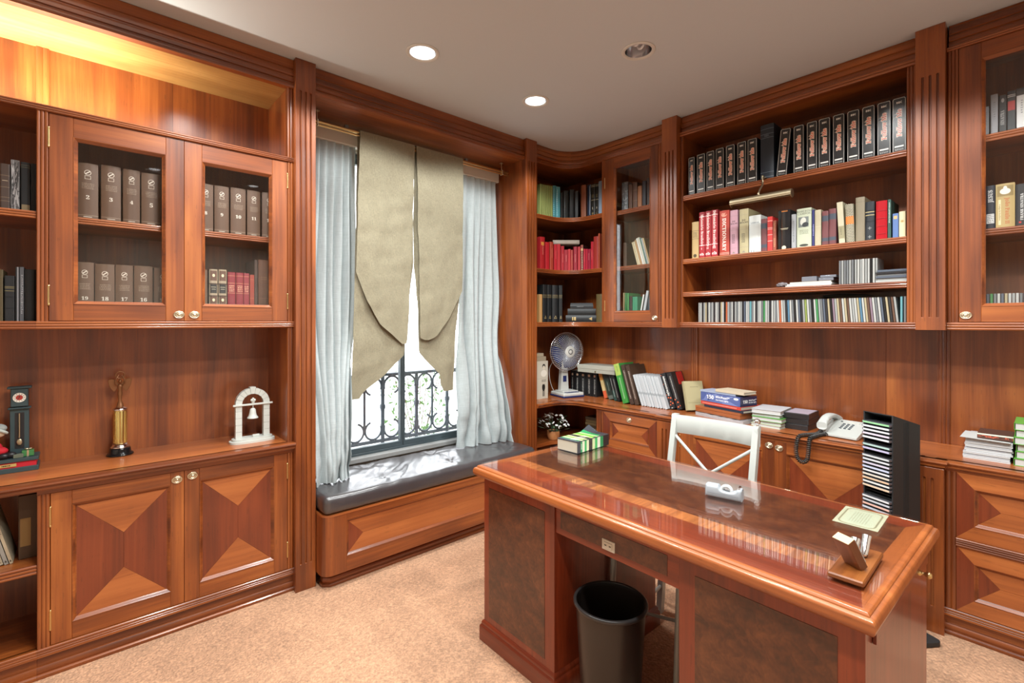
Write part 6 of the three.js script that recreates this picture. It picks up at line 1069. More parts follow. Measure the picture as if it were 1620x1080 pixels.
// ---------------------------------------------------------------- curved corner shelves
{
  const K1 = [[2.649, -2.635, 0.00, 0.022, 0.243], [2.673, -2.635, 0.00, 0.022, 0.244], [2.696, -2.635, 0.00, 0.022, 0.245], [2.720, -2.635, 0.00, 0.022, 0.246], [2.745, -2.635, -0.06, 0.022, 0.248], [2.767, -2.632, -0.16, 0.020, 0.248], [2.794, -2.626, -0.27, 0.031, 0.255], [2.825, -2.615, -0.42, 0.035, 0.250], [2.851, -2.601, -0.54, 0.018, 0.206], [2.880, -2.581, -0.69, 0.041, 0.222], [2.911, -2.550, -0.88, 0.044, 0.230], [2.933, -2.518, -1.04, 0.028, 0.217], [2.956, -2.466, -1.29, 0.046, 0.256], [2.964, -2.417, -1.50, 0.033, 0.249], [2.965, -2.378, -1.57, 0.040, 0.249], [2.965, -2.340, -1.57, 0.029, 0.245], [2.965, -2.308, -1.57, 0.030, 0.256]];
  const K2 = [[2.666, -2.635, 0.00, 0.056, 0.250], [2.722, -2.635, 0.00, 0.046, 0.215], [2.767, -2.632, -0.16, 0.035, 0.222], [2.803, -2.623, -0.31, 0.026, 0.206], [2.830, -2.613, -0.44, 0.028, 0.209], [2.857, -2.597, -0.57, 0.026, 0.195], [2.880, -2.581, -0.69, 0.028, 0.166], [2.899, -2.564, -0.80, 0.022, 0.171], [2.912, -2.548, -0.89, 0.015, 0.165], [2.928, -2.526, -1.01, 0.033, 0.189], [2.943, -2.500, -1.13, 0.022, 0.188], [2.952, -2.478, -1.23, 0.020, 0.201], [2.958, -2.458, -1.32, 0.015, 0.167], [2.962, -2.440, -1.40, 0.018, 0.165], [2.964, -2.417, -1.50, 0.028, 0.161], [2.965, -2.387, -1.57, 0.026, 0.216], [2.965, -2.350, -1.57, 0.045, 0.251], [2.965, -2.320, -1.57, 0.013, 0.271]];
  const put = (k, y, label, col, o = {}) => book(label, 'book', [k[0], y, k[1]], k[2], k[3] - 0.0015, k[4], o.d ?? 0.13, col, o);
  const green = (c, w, h) => { fill(c, w, h, '#8f9a5c'); scrawl(c, w * 0.35, w * 0.65, h * 0.1, 24, h * 0.034, '#616b3a', R6); };
  for (let i = 0; i < 6; i++) put(K1[i], 2.203, 'slim olive green volume, ' + ord(i + 1) + ' from the left on the top corner shelf', '#848e54', { draw: green });
  put(K1[6], 2.203, 'teal book on the top corner shelf, left of two', '#3f7f88', { gloss: true, draw: (c, w, h) => { fill(c, w, h, '#488a94'); scrawl(c, w * 0.1, w * 0.35, h * 0.1, 14, h * 0.06, '#8fc0c4', R6); } }); put(K1[7], 2.203, 'teal book on the top corner shelf, right of two', '#3f7f88', { gloss: true, draw: (c, w, h) => { fill(c, w, h, '#4c8f9a'); scrawl(c, w * 0.1, w * 0.35, h * 0.1, 14, h * 0.06, '#8fc0c4', R6); } });
  put(K1[8], 2.203, 'thin black book beside the teal pair, top corner shelf', '#15191b'); put(K1[9], 2.203, 'black book with dull spine, top corner shelf', '#1a2021', { rough: 0.3 }); put(K1[10], 2.203, 'thick black book deep in the middle of the top corner shelf', '#14171a', { rough: 0.2 }); put(K1[11], 2.203, 'slim glossy black book, top corner shelf', '#1b1f22', { rough: 0.2 });
  put(K1[12], 2.203, 'rust brown book with rounded spine, top corner shelf', '#7d452a'); put(K1[13], 2.203, 'navy blue book, top corner shelf', '#232b3c', { gloss: true, draw: (c, w, h) => { fill(c, w, h, '#273043'); c.fillStyle = '#9aa6b8'; c.fillRect(w * 0.7, h * 0.05, 3, h * 0.9); } });
  const gilt = (n) => (c, w, h) => { fill(c, w, h, '#1b1a17'); bands(c, w, [h * 0.04, h * 0.08, h * 0.5], 4, '#b3aa90'); scrawl(c, w * 0.2, w * 0.8, h * 0.34, 3, h * 0.035, '#a08e64', R6); htext(c, n, w / 2, h * 0.76, w * 0.6, '#d9d2be'); scrawl(c, w * 0.3, w * 0.7, h * 0.9, 2, h * 0.03, '#b09a64', R6); };
  put(K1[14], 2.203, 'black and gilt volume numbered one, top corner shelf', '#191815', { draw: gilt('1') }); put(K1[15], 2.203, 'black and gilt volume numbered two, top corner shelf', '#191815', { draw: gilt('2') }); put(K1[16], 2.203, 'blue grey book at the right end of the top corner shelf', '#7b8da0', { flat: true });
  const reds = ['#a51d22', '#b3202a', '#9c3b28', '#b01f2c', '#b02a30', '#a3202c', '#99212e', '#b3262e', '#a83a30', '#8f1428', '#ad2a30', null, '#b01c34', '#a41830', '#8a1530', '#a8202e', '#8f2a22', '#a3482e'];
  K2.forEach((k, i) => {
    if (!reds[i]) return put(k, 1.789, 'patterned black and white book among the red ones, middle corner shelf', '#4a2a26', { draw: (c, w, h) => { fill(c, w, h, '#8c4a3c'); for (let j = 0; j < 22; j++) { c.fillStyle = j % 2 ? '#d9cfb8' : '#22201e'; c.fillRect(w * (0.2 + 0.3 * R6()), h * (0.25 + j * 0.034), w * 0.4, h * 0.022); } c.fillStyle = '#c9a77c'; c.fillRect(0, h * 0.14, w, h * 0.1); } });
    put(k, 1.789, 'red book on the middle corner shelf, ' + ord(i + 1 - (i > 11 ? 1 : 0)) + ' red one from the left', reds[i], { draw: (c, w, h) => { fill(c, w, h, reds[i]); if (i % 3 !== 1) { scrawl(c, w * 0.4, w * 0.62, h * (0.15 + 0.2 * R6()), 7, h * 0.05, '#d9a08c', R6); } if (i === 0) { c.fillStyle = '#c98a3c'; c.fillRect(w * 0.2, h * 0.16, w * 0.6, h * 0.1); } }, group: 'red books on the middle corner shelf' });
  });
  { const t = flatBook('grey book lying across the tops of the red books', 'book', [2.875, 1.789 + 0.2095, -2.575], -0.72, 0.032, 0.21, 0.13, '#8d8478', { draw: (c, w, h) => { fill(c, w, h, '#988f84'); scrawl(c, w * 0.3, w * 0.6, h * 0.1, 16, h * 0.05, '#c9c2b6', R6); } }); }
  const Y3 = 1.378, band = (c, w, h) => { fill(c, w, h, '#14171a'); bands(c, w, [h * 0.27, h * 0.3, h * 0.335], 3, '#8d7c54'); c.strokeStyle = '#b39c68'; c.lineWidth = 3; c.beginPath(); c.moveTo(w * 0.3, h * 0.9); c.lineTo(w * 0.5, h * 0.83); c.lineTo(w * 0.7, h * 0.9); c.closePath(); c.stroke(); };
  put([2.646, -2.632, 0, 0.034, 0.215], Y3, 'pale tan book at the left of the bottom corner shelf', '#b58a55');
  [[2.695, -2.635, 0, 0.048], [2.745, -2.634, -0.05, 0.045], [2.800, -2.624, -0.3, 0.055], [2.844, -2.606, -0.5, 0.028]].forEach((k, i) => put([...k, 0.293], Y3, 'black binder with gilt triangle, ' + ord(i + 1) + ' of four on the bottom corner shelf', '#121517', { d: 0.18, draw: band }));
  const fb = [[0.054, 0.25, '#14181b', 'thick black book with gilt marks at the bottom of the corner stack', (c, w, h) => { fill(c, w, h, '#15191c'); c.fillStyle = '#b09864'; c.fillRect(w * 0.25, h * 0.2, w * 0.5, h * 0.04); c.fillRect(w * 0.25, h * 0.26, w * 0.5, h * 0.06); c.beginPath(); c.moveTo(w * 0.25, h * 0.82); c.lineTo(w * 0.75, h * 0.82); c.lineTo(w * 0.5, h * 0.72); c.fill(); }], [0.052, 0.22, '#171b1d', 'plain black book second in the corner stack', null], [0.03, 0.18, '#1a1d20', 'thin black book third in the corner stack', (c, w, h) => { fill(c, w, h, '#1b1e21'); scrawl(c, w * 0.4, w * 0.6, h * 0.3, 6, h * 0.05, '#9fa3a4', R6); }], [0.013, 0.175, '#2a2e31', 'very thin dark book on top of the corner stack', null]];
  let y = Y3; for (const [w, l, col, lb, draw] of fb) { flatBook(lb, 'book', [2.945, y, -2.475], -0.9, w, l, 0.15, col, draw ? { draw } : {}); y += w + 0.0005; }
  put([2.967, -2.318, -1.57, 0.06, 0.216], Y3, 'worn olive brown book at the right of the bottom corner shelf', '#4f4428', { draw: (c, w, h) => { fill(c, w, h, '#574b2e'); for (let i = 0; i < 30; i++) { c.fillStyle = '#83754e'; c.fillRect(R6() * w, R6() * h, 3, 2); } } });
}
// ---------------------------------------------------------------- the right-hand counter
const CY = 0.767;
{ // desk fan
  const t = thing('desk_fan', 'white desk fan with wire cage and dark blue blades in the corner', 'fan', [3.0, CY, -2.70], -0.24);
  const wh = phys({ color: lin(0.5, 0.5, 0.47), roughness: 0.35 }), bl = phys({ color: lin(0.02, 0.03, 0.11), roughness: 0.25 });
  mesh('base', [rbox(0.2, 0.03, 0.2, 0.012, 0, 0.024, 0.03, 4), rbox(0.15, 0.012, 0.12, 0.005, 0, 0.043, 0.02)], wh, t);
  mesh('base_skirt', rbox(0.205, 0.016, 0.205, 0.006, 0, 0.008, 0.03), bl, t); mesh('control_panel', rbox(0.12, 0.004, 0.05, 0.0015, 0, 0.041, 0.09), bl, t);
  mesh('column', [prism([[-0.04, 0.04], [0.04, 0.04], [0.028, 0.24], [0.022, 0.3], [-0.022, 0.3], [-0.028, 0.24]], -0.045, -0.005, (u, v, a) => [u, v, a], 0.4)], wh, t); mesh('badge_plate', rbox(0.034, 0.05, 0.003, 0.001, 0, 0.14, -0.004), bl, t);
  const cy = 0.368, R = 0.158;
  mesh('motor', [lathe([[0, -0.12], [0.03, -0.115], [0.048, -0.09], [0.052, -0.05], [0.05, -0.035], [0, -0.035]], 28).rotateX(Math.PI / 2).translate(0, cy, 0)], wh, t);
  // cage wires
  const wires = [], rings = []; for (const s of [-1, 1]) for (let i = 0; i < 56; i++) { const a = i / 56 * 6.283; const P = (r, z) => [Math.cos(a) * r, cy + Math.sin(a) * r, z]; wires.push(tube([P(0.036, s * 0.052 + 0.02), P(0.08, s * 0.054 + 0.02), P(0.125, s * 0.048 + 0.02), P(0.15, s * 0.025 + 0.02), P(R, 0.02)], 0.0015, 8, 4)); }
  const ring = (r, z, q) => { const g = new THREE.TorusGeometry(r, q, 6, 60); g.translate(0, cy, z); return plain(g); };
  mesh('wire_cage', wires, phys({ color: lin(0.62, 0.64, 0.68), roughness: 0.3, metalness: 0.3 }), t); mesh('rim_ring', [ring(R, 0.02, 0.0035), ring(R - 0.002, 0.014, 0.002), ring(0.152, 0.043, 0.0012)], M.chrome, t);
  for (let k = 0; k < 4; k++) { const s = new THREE.Shape(); s.moveTo(0.02, -0.02); s.bezierCurveTo(0.05, -0.07, 0.09, -0.09, 0.118, -0.075); s.bezierCurveTo(0.145, -0.03, 0.145, 0.03, 0.118, 0.066); s.bezierCurveTo(0.08, 0.06, 0.04, 0.04, 0.02, 0.02); const g = new THREE.ExtrudeGeometry(s, { depth: 0.0015, bevelEnabled: false, curveSegments: 8 }); g.rotateX(0.38); g.rotateZ(k * Math.PI / 2 + 0.3); g.translate(0, cy, 0.012); mesh('blade', plain(g), phys({ color: lin(0.012, 0.02, 0.09), roughness: 0.2 }), t); }
  mesh('hub_badge', [lathe([[0, 0.084], [0.012, 0.083], [0.014, 0.08], [0.022, 0.08], [0.024, 0.078], [0.044, 0.078], [0.047, 0.072], [0.044, 0.068], [0, 0.068]], 32).rotateX(Math.PI / 2).translate(0, cy, 0)], wh, t);
  mesh('hub_ring', ring(0.019, 0.081, 0.0025), M.black, t);
  mesh('rear_cap', ball(0.045, 0, cy, -0.1, [1, 1, 0.6]), phys({ color: lin(0.3, 0.31, 0.33), roughness: 0.35 }), t);
  mesh('power_lead', tube([[-0.03, cy - 0.06, -0.1], [-0.1, cy - 0.14, -0.08], [-0.12, cy - 0.22, -0.05], [-0.09, cy - 0.3, -0.06], [-0.06, 0.03, -0.07]], 0.003, 30, 6), wh, t);
}
{ // slipcase with photographs and two small boxes on it
  const r = cell(0.13 * PX, 0.3 * PX, (c, w, h) => { fill(c, w, h, '#c9c3b3'); c.fillStyle = '#b5ae9c'; c.fillRect(0, h * 0.46, w, 3); c.fillStyle = '#2a2622'; c.beginPath(); c.ellipse(w * 0.64, h * 0.14, w * 0.13, h * 0.06, 0, 0, 7); c.fill(); c.fillStyle = '#d8cfbc'; c.beginPath(); c.ellipse(w * 0.64, h * 0.18, w * 0.1, h * 0.055, 0, 0, 7); c.fill(); c.fillStyle = '#e6e1d4'; c.beginPath(); c.ellipse(w * 0.64, h * 0.33, w * 0.26, h * 0.09, 0, 0, 7); c.fill(); c.fillStyle = '#34302b'; scrawl(c, w * 0.45, w * 0.85, h * 0.5, 2, h * 0.035, '#3a362f', R6); c.fillStyle = '#1f1c1a'; c.beginPath(); c.ellipse(w * 0.62, h * 0.7, w * 0.13, h * 0.1, 0, 0, 7); c.fill(); c.fillRect(w * 0.54, h * 0.76, w * 0.06, h * 0.18); c.fillRect(w * 0.64, h * 0.76, w * 0.06, h * 0.18); c.fillStyle = '#cfc6b2'; c.beginPath(); c.ellipse(w * 0.62, h * 0.6, w * 0.05, h * 0.025, 0, 0, 7); c.fill(); });
  const t = thing('slipcase', 'white slipcase with photographs on its spine beside the fan', 'box', [2.742, CY, -2.712]);
  mesh('case', cbox(-0.065, 0.065, 0, 0.3, -0.18, -0.001, 0.001), paint('#b9b3a3', 0.6), t); mesh('printed_spine', setUV(cbox(-0.065, 0.065, 0, 0.3, -0.001, 0, 0), r, (p) => p[0] / 0.13 + 0.5, (p) => p[1] / 0.3), PRINT, t);
  flatBook('small beige box lying on the white slipcase, lower of two', 'box', [2.738, CY + 0.3002, -2.72], 0, 0.035, 0.11, 0.12, '#a39680', { name: 'small_box', flat: true });
  flatBook('small beige box lying on the white slipcase, upper of two', 'box', [2.73, CY + 0.3358, -2.725], 0.1, 0.026, 0.09, 0.1, '#b0a48c', { name: 'small_box', flat: true });
}
{ // row of books on the counter
  const zs = [-2.751, -2.704, -2.644, -2.58, -2.516, -2.464];
  for (let i = 0; i < 5; i++) book('black paperback with white lettering, ' + ord(i + 1) + ' of five upright behind the fan', 'book', [3.125, CY, (zs[i] + zs[i + 1]) / 2], TB, zs[i + 1] - zs[i] - 0.004, 0.2, 0.11, '#17181a', { flat: true, draw: (c, w, h) => { fill(c, w, h, '#1a1b1d'); c.fillStyle = '#c2a58c'; c.beginPath(); c.ellipse(w / 2, h * 0.16, w * 0.2, h * 0.05, 0, 0, 7); c.fill(); scrawl(c, w * 0.4, w * 0.62, h * 0.3, 14, h * 0.043, '#e2e2da', R6); }, group: 'black paperbacks behind the fan' });
  { const t = thing('flat_box', 'white flat box lying across the upright black paperbacks', 'box', [3.06, CY + 0.203, -2.43], TB); mesh('lower_tray', cbox(-0.185, 0.185, 0, 0.03, -0.185, 0, 0.001), paint('#a2a296', 0.6), t); mesh('lid', cbox(-0.188, 0.188, 0.0302, 0.06, -0.187, 0.002, 0.001), paint('#a8a89c', 0.6), t); const k = mesh('latch', rbox(0.012, 0.012, 0.004, 0.001, 0.0, 0.012, 0.002), M.brassAged, t); }
  const lean = (z, w, h, x, label, col, o = {}) => { const a = o.lean ?? 0.3; return book(label, 'book', [x, CY + Math.sin(a) * w / 2 + 0.0003, z], TB, w, h, o.d ?? 0.13, col, { flat: true, ...o, lean: a }); };
  const two = (cols, ink) => (c, w, h) => { let y = 0; for (const [col, f] of cols) { c.fillStyle = col; c.fillRect(-2, y * h, w + 4, f * h + 1); y += f; } if (ink) scrawl(c, w * 0.35, w * 0.65, h * 0.15, 20, h * 0.036, ink, R6); };
  lean(-2.372, 0.032, 0.2, 3.12, 'leaning book with orange foot and cream spine', '#b8a070', { d: 0.12, draw: two([['#c08a44', 0.28], ['#c9b582', 0.42], ['#d0603c', 0.3]]) });
  lean(-2.305, 0.046, 0.202, 3.10, 'leaning dark green paperback beside the orange footed one', '#22302a', { draw: (c, w, h) => { fill(c, w, h, '#26332d'); c.fillStyle = '#1b2220'; c.fillRect(0, 0, w, h * 0.2); scrawl(c, w * 0.4, w * 0.6, h * 0.3, 8, h * 0.05, '#8fa096', R6); c.fillStyle = '#5b6660'; c.fillRect(0, h * 0.85, w, h * 0.15); } });
  lean(-2.247, 0.026, 0.204, 3.08, 'leaning black paperback with white letters, left of two', '#1a1c1e', { draw: two([['#1c1e20', 0.6], ['#2a4a44', 0.4]], '#d9dcd6') }); lean(-2.212, 0.028, 0.204, 3.07, 'leaning black paperback with white letters, right of two', '#17191b', { draw: two([['#191b1d', 1]], '#cfd2cc') });
  lean(-2.118, 0.048, 0.3, 3.025, 'tall leaning green book with white title', '#2f7a34', { d: 0.19, draw: (c, w, h) => { fill(c, w, h, '#3a8a3c'); c.fillStyle = '#9fb85a'; c.fillRect(-2, -2, w + 4, h * 0.3); vtext(c, '', 0, 0, 4, '#fff'); scrawl(c, w * 0.42, w * 0.62, h * 0.36, 18, h * 0.03, '#e3efd9', R6); scrawl(c, w * 0.42, w * 0.6, h * 0.06, 5, h * 0.03, '#3f5a22', R6); } });
  lean(-2.064, 0.032, 0.298, 3.03, 'tall leaning brown book with white letters, left of two', '#3c2d26', { d: 0.2, draw: two([['#423129', 1]], '#e0d8cc') }); lean(-2.026, 0.032, 0.295, 3.035, 'tall leaning brown book with white letters, right of two', '#3c2a1c', { d: 0.2, draw: two([['#45342a', 1]], '#e0d8cc') });
  for (let i = 0; i < 10; i++) lean(-1.984 + i * 0.0212, 0.0185, 0.232, 3.045 + (i % 3) * 0.004, 'thin silvery white volume, ' + ord(i + 1) + ' of ten leaning in a row', '#b4b9bd', { lean: 0.34, d: 0.17, draw: (c, w, h) => { fill(c, w, h, '#bcc2c6'); c.fillStyle = '#9aa1a6'; c.fillRect(0, h * 0.55, w, h * 0.07); scrawl(c, w * 0.4, w * 0.6, h * 0.1, 8, h * 0.05, '#a4abb0', R6); }, group: 'silvery white volumes leaning in a row' });
  lean(-1.762, 0.04, 0.255, 3.075, 'leaning black book lettered Administração with orange flecks', '#1d1d20', { lean: 0.33, d: 0.16, draw: (c, w, h) => { fill(c, w, h, '#212124'); vtext(c, 'Administração', w * 0.5, h * 0.36, w * 0.5, '#f0f0ea', 'sans-serif'); c.fillStyle = '#e0663a'; for (const [x, y, s] of [[0.1, 0.05, 6], [0.08, 0.3, 5], [0.1, 0.6, 6], [0.3, 0.68, 8], [0.7, 0.7, 9], [0.5, 0.8, 8], [0.8, 0.85, 9], [0.3, 0.88, 7]]) { c.beginPath(); c.moveTo(x * w, y * h - s); c.lineTo(x * w + s, y * h + s * 0.6); c.lineTo(x * w - s, y * h + s * 0.6); c.fill(); } c.fillStyle = '#d8d8d2'; c.fillRect(w * 0.3, h * 0.96, w * 0.3, 5); } });
  { const t = lean(-1.716, 0.036, 0.262, 3.085, 'leaning black book with red corner on its cover', '#201a18', { lean: 0.33, d: 0.15, draw: (c, w, h) => { fill(c, w, h, '#232022'); scrawl(c, w * 0.4, w * 0.65, h * 0.1, 18, h * 0.035, '#e4e4dc', R6); c.fillStyle = '#e0663a'; for (const [x, y, s] of [[0.2, 0.72, 8], [0.6, 0.8, 9], [0.4, 0.92, 9], [0.85, 0.9, 6]]) { c.beginPath(); c.moveTo(x * w, y * h - s); c.lineTo(x * w + s, y * h + s * 0.6); c.lineTo(x * w - s, y * h + s * 0.6); c.fill(); } } }); mesh('red_patch', cbox(0.0181, 0.0186, 0.17, 0.26, -0.14, -0.06, 0), paint('#b3241f', 0.5), t); }
  { // cream book leaning with its front cover to the room
    const t = thing('book', 'cream book leaning with its front cover to the room', 'book', [3.07, CY + 0.0098, -1.655], TB - 0.85); t.rotation.set(0, TB - 0.62, 0.33, 'YXZ');
    bookParts(t, 0.028, 0.2, 0.135, '#aaa07a', { draw: (c, w, h) => fill(c, w, h, '#b0a680') }); mesh('cover_lines', [cbox(0.0141, 0.0145, 0.05, 0.051, -0.13, -0.01, 0), cbox(0.0141, 0.0145, 0.158, 0.16, -0.1, -0.04, 0)], paint('#5e573c', 0.7), t); }
}
{ // stack with the box of lights
  const th = -1.836, P = (u, d) => [2.985 + Math.cos(th) * u - Math.sin(th) * d, -1.40 - Math.sin(th) * u - Math.cos(th) * d];   // u along the front, d back
  const at = (u, d, y) => { const q = P(u, d); return [q[0], y, q[1]]; };
  let y = CY;
  { const L = lattice(6, 256), g = new THREE.BoxGeometry(0.36, 0.022, 0.21, 40, 3, 20), p = g.attributes.position; for (let i = 0; i < p.count; i++) if (p.getY(i) > -0.01) p.setY(i, p.getY(i) - 0.006 * vnoise(L, 256, p.getX(i) * 60 + 50, p.getZ(i) * 60 + 50, 250, 250)); g.translate(0, 0.011, -0.105); g.computeVertexNormals(); const m = solo('foil_packet', plain(g), phys({ color: lin(0.5, 0.5, 0.52), metalness: 0.4, roughness: 0.28 }), 'silver wrapped packet at the bottom of the pile with the light box', 'packet'); m.position.set(...at(0, 0, y)); m.rotation.y = th; y += 0.0225; }
  { const m = thing('flat_box', 'flat brown wooden box under the blue light box', 'box', at(-0.02, 0.01, y), th); mesh('tray', wb(-0.17, 0.17, 0, 0.022, -0.2, 0, 'x', 0.001), M.woodLightSheen, m); mesh('lid', wb(-0.171, 0.171, 0.0235, 0.038, -0.201, 0.001, 'x', 0.001), M.woodLightSheen, m); mesh('lid_gap', cbox(-0.168, 0.168, 0.022, 0.0235, -0.198, -0.002, 0), M.black, m); y += 0.0383; }
  flatBook('dark blue book under the red one in the pile', 'book', at(0.02, 0.02, y), th, 0.016, 0.29, 0.19, '#232838', { flat: true }); y += 0.0163;
  flatBook('red book with white stripes under the blue light box', 'book', at(0.0, 0.018, y), th, 0.02, 0.3, 0.19, '#b43a2c', { flat: true, draw: (c, w, h) => { fill(c, w, h, '#bf4030'); for (let i = 0; i < 24; i++) { c.fillStyle = '#e2b3a6'; c.fillRect(w * 0.35, h * (0.05 + i * 0.036), w * 0.25, h * 0.02); } } }); y += 0.0203;
  { const W = 0.3, H = 0.058, D = 0.15;
    const f = cell(W * PX, H * PX, (c, w, h) => { fill(c, w, h, '#4c5a92'); const g = ['#6f7cb0', '#39457c', '#5a689e']; for (let i = 0; i < 12; i++) { c.fillStyle = g[i % 3]; c.beginPath(); c.moveTo(R6() * w, 0); c.lineTo(R6() * w, h); c.lineTo(R6() * w, h); c.fill(); } c.font = 'bold 40px sans-serif'; c.fillStyle = '#f4f4f0'; c.textAlign = 'left'; c.textBaseline = 'middle'; c.fillText('150', w * 0.16, h * 0.46); c.font = 'bold 22px sans-serif'; c.fillText('MiniPearl™', w * 0.4, h * 0.35); c.font = 'bold 14px sans-serif'; c.fillText('Star-Style Lights', w * 0.4, h * 0.66); c.fillStyle = '#e9e9e4'; c.beginPath(); c.ellipse(w * 0.9, h * 0.25, 20, 8, 0, 0, 7); c.fill(); });
    const e = cell(D * PX, H * PX, (c, w, h) => { fill(c, w, h, '#26294a'); c.font = 'bold 30px sans-serif'; c.fillStyle = '#f4f4f0'; c.textAlign = 'left'; c.textBaseline = 'middle'; c.fillText('150', w * 0.15, h * 0.5); c.font = 'bold 15px sans-serif'; c.fillText('MiniPearl™', w * 0.5, h * 0.38); c.font = 'bold 10px sans-serif'; c.fillText('Star-Style Lights', w * 0.5, h * 0.62); });
    const t = thing('light_box', 'blue cardboard box of string lights lettered 150', 'box', at(-0.005, 0.02, y), th);
    mesh('carton', cbox(-W / 2, W / 2, 0, H, -D, 0, 0.0012), paint('#343c66', 0.35), t); mesh('printed_front', setUV(cbox(-W / 2 + 0.001, W / 2 - 0.001, 0.001, H - 0.001, 0, 0.0005, 0), f, (p) => p[0] / W + 0.5, (p) => p[1] / H), PRINTG, t); mesh('printed_end', setUV(cbox(W / 2, W / 2 + 0.0005, 0.001, H - 0.001, -D + 0.001, -0.001, 0), e, (p) => -p[2] / D, (p) => p[1] / H), PRINTG, t); y += H + 0.0005; }
  [[0.26, 0.012, '#9aa3b8', 'blue grey magazine lying on the light box', -0.03], [0.2, 0.018, '#c2b49c', 'cream rolled catalogue on top of the light box', 0.06]].forEach(([l, w, col, lb, u]) => { flatBook(lb, 'magazine', at(u, 0.03, y), th + 0.05, w, l, 0.12, col, { name: 'magazine' }); y += w + 0.0004; });
}
{ // pile of white books with green covers, then three black video cases
  const g = [[0.017, 0.165], [0.017, 0.162], [0.022, 0.166], [0.02, 0.155], [0.024, 0.16]]; let y = CY;
  g.forEach(([w, l], i) => { const t = thing('book', ['white edged book at the bottom of the green and white pile', 'white edged book second from the bottom of the green and white pile', 'green covered book in the middle of the green and white pile', 'green covered book fourth in the green and white pile', 'grey white book on top of the green and white pile'][i], 'book', [2.965 + (i % 2) * 0.008, y, -1.113 + (i % 3) * 0.004], TB - 0.06 + i * 0.03); mesh('pages', cbox(-l / 2 + 0.003, l / 2 - 0.003, 0.002, w - 0.002, -0.197, -0.003, 0), M.paper, t); mesh('cover', [cbox(-l / 2, l / 2, 0, 0.002, -0.2, 0, 0.0004), cbox(-l / 2, l / 2, w - 0.002, w, -0.2, 0, 0.0004)], paint(i === 4 ? '#b9bcc0' : i > 1 ? '#5d9a4c' : '#b9c2a8', 0.4), t); mesh('spine', cbox(-l / 2, l / 2, 0, w, -0.203, -0.2, 0.0004), paint(i === 4 ? '#9aa0ae' : '#5d9a4c', 0.4), t); y += w + 0.0004; });
  for (let i = 0; i < 3; i++) { const t = thing('video_case', 'black video case lying flat by the phone, ' + ['bottom', 'middle', 'top'][i] + ' of three', 'video case', [3.03 + (i % 2) * 0.004, CY + i * 0.0312, -0.974 + i * 0.002], TB + 0.03 * (i - 1), 'black video cases by the phone'); mesh('case', rbox(0.128, 0.0305, 0.195, 0.002, 0, 0.0153, -0.0975, 2), phys({ color: lin(0.025, 0.025, 0.027), roughness: 0.3 }), t); mesh('spine_groove', cbox(-0.058, 0.058, 0.006, 0.0245, 0, 0.0004, 0), paint('#2c2a2a', 0.25), t); if (i === 2) mesh('cover_sheet', cbox(-0.058, 0.058, 0.0306, 0.031, -0.185, -0.012, 0), paint('#a9a4b4', 0.3), t); }
}
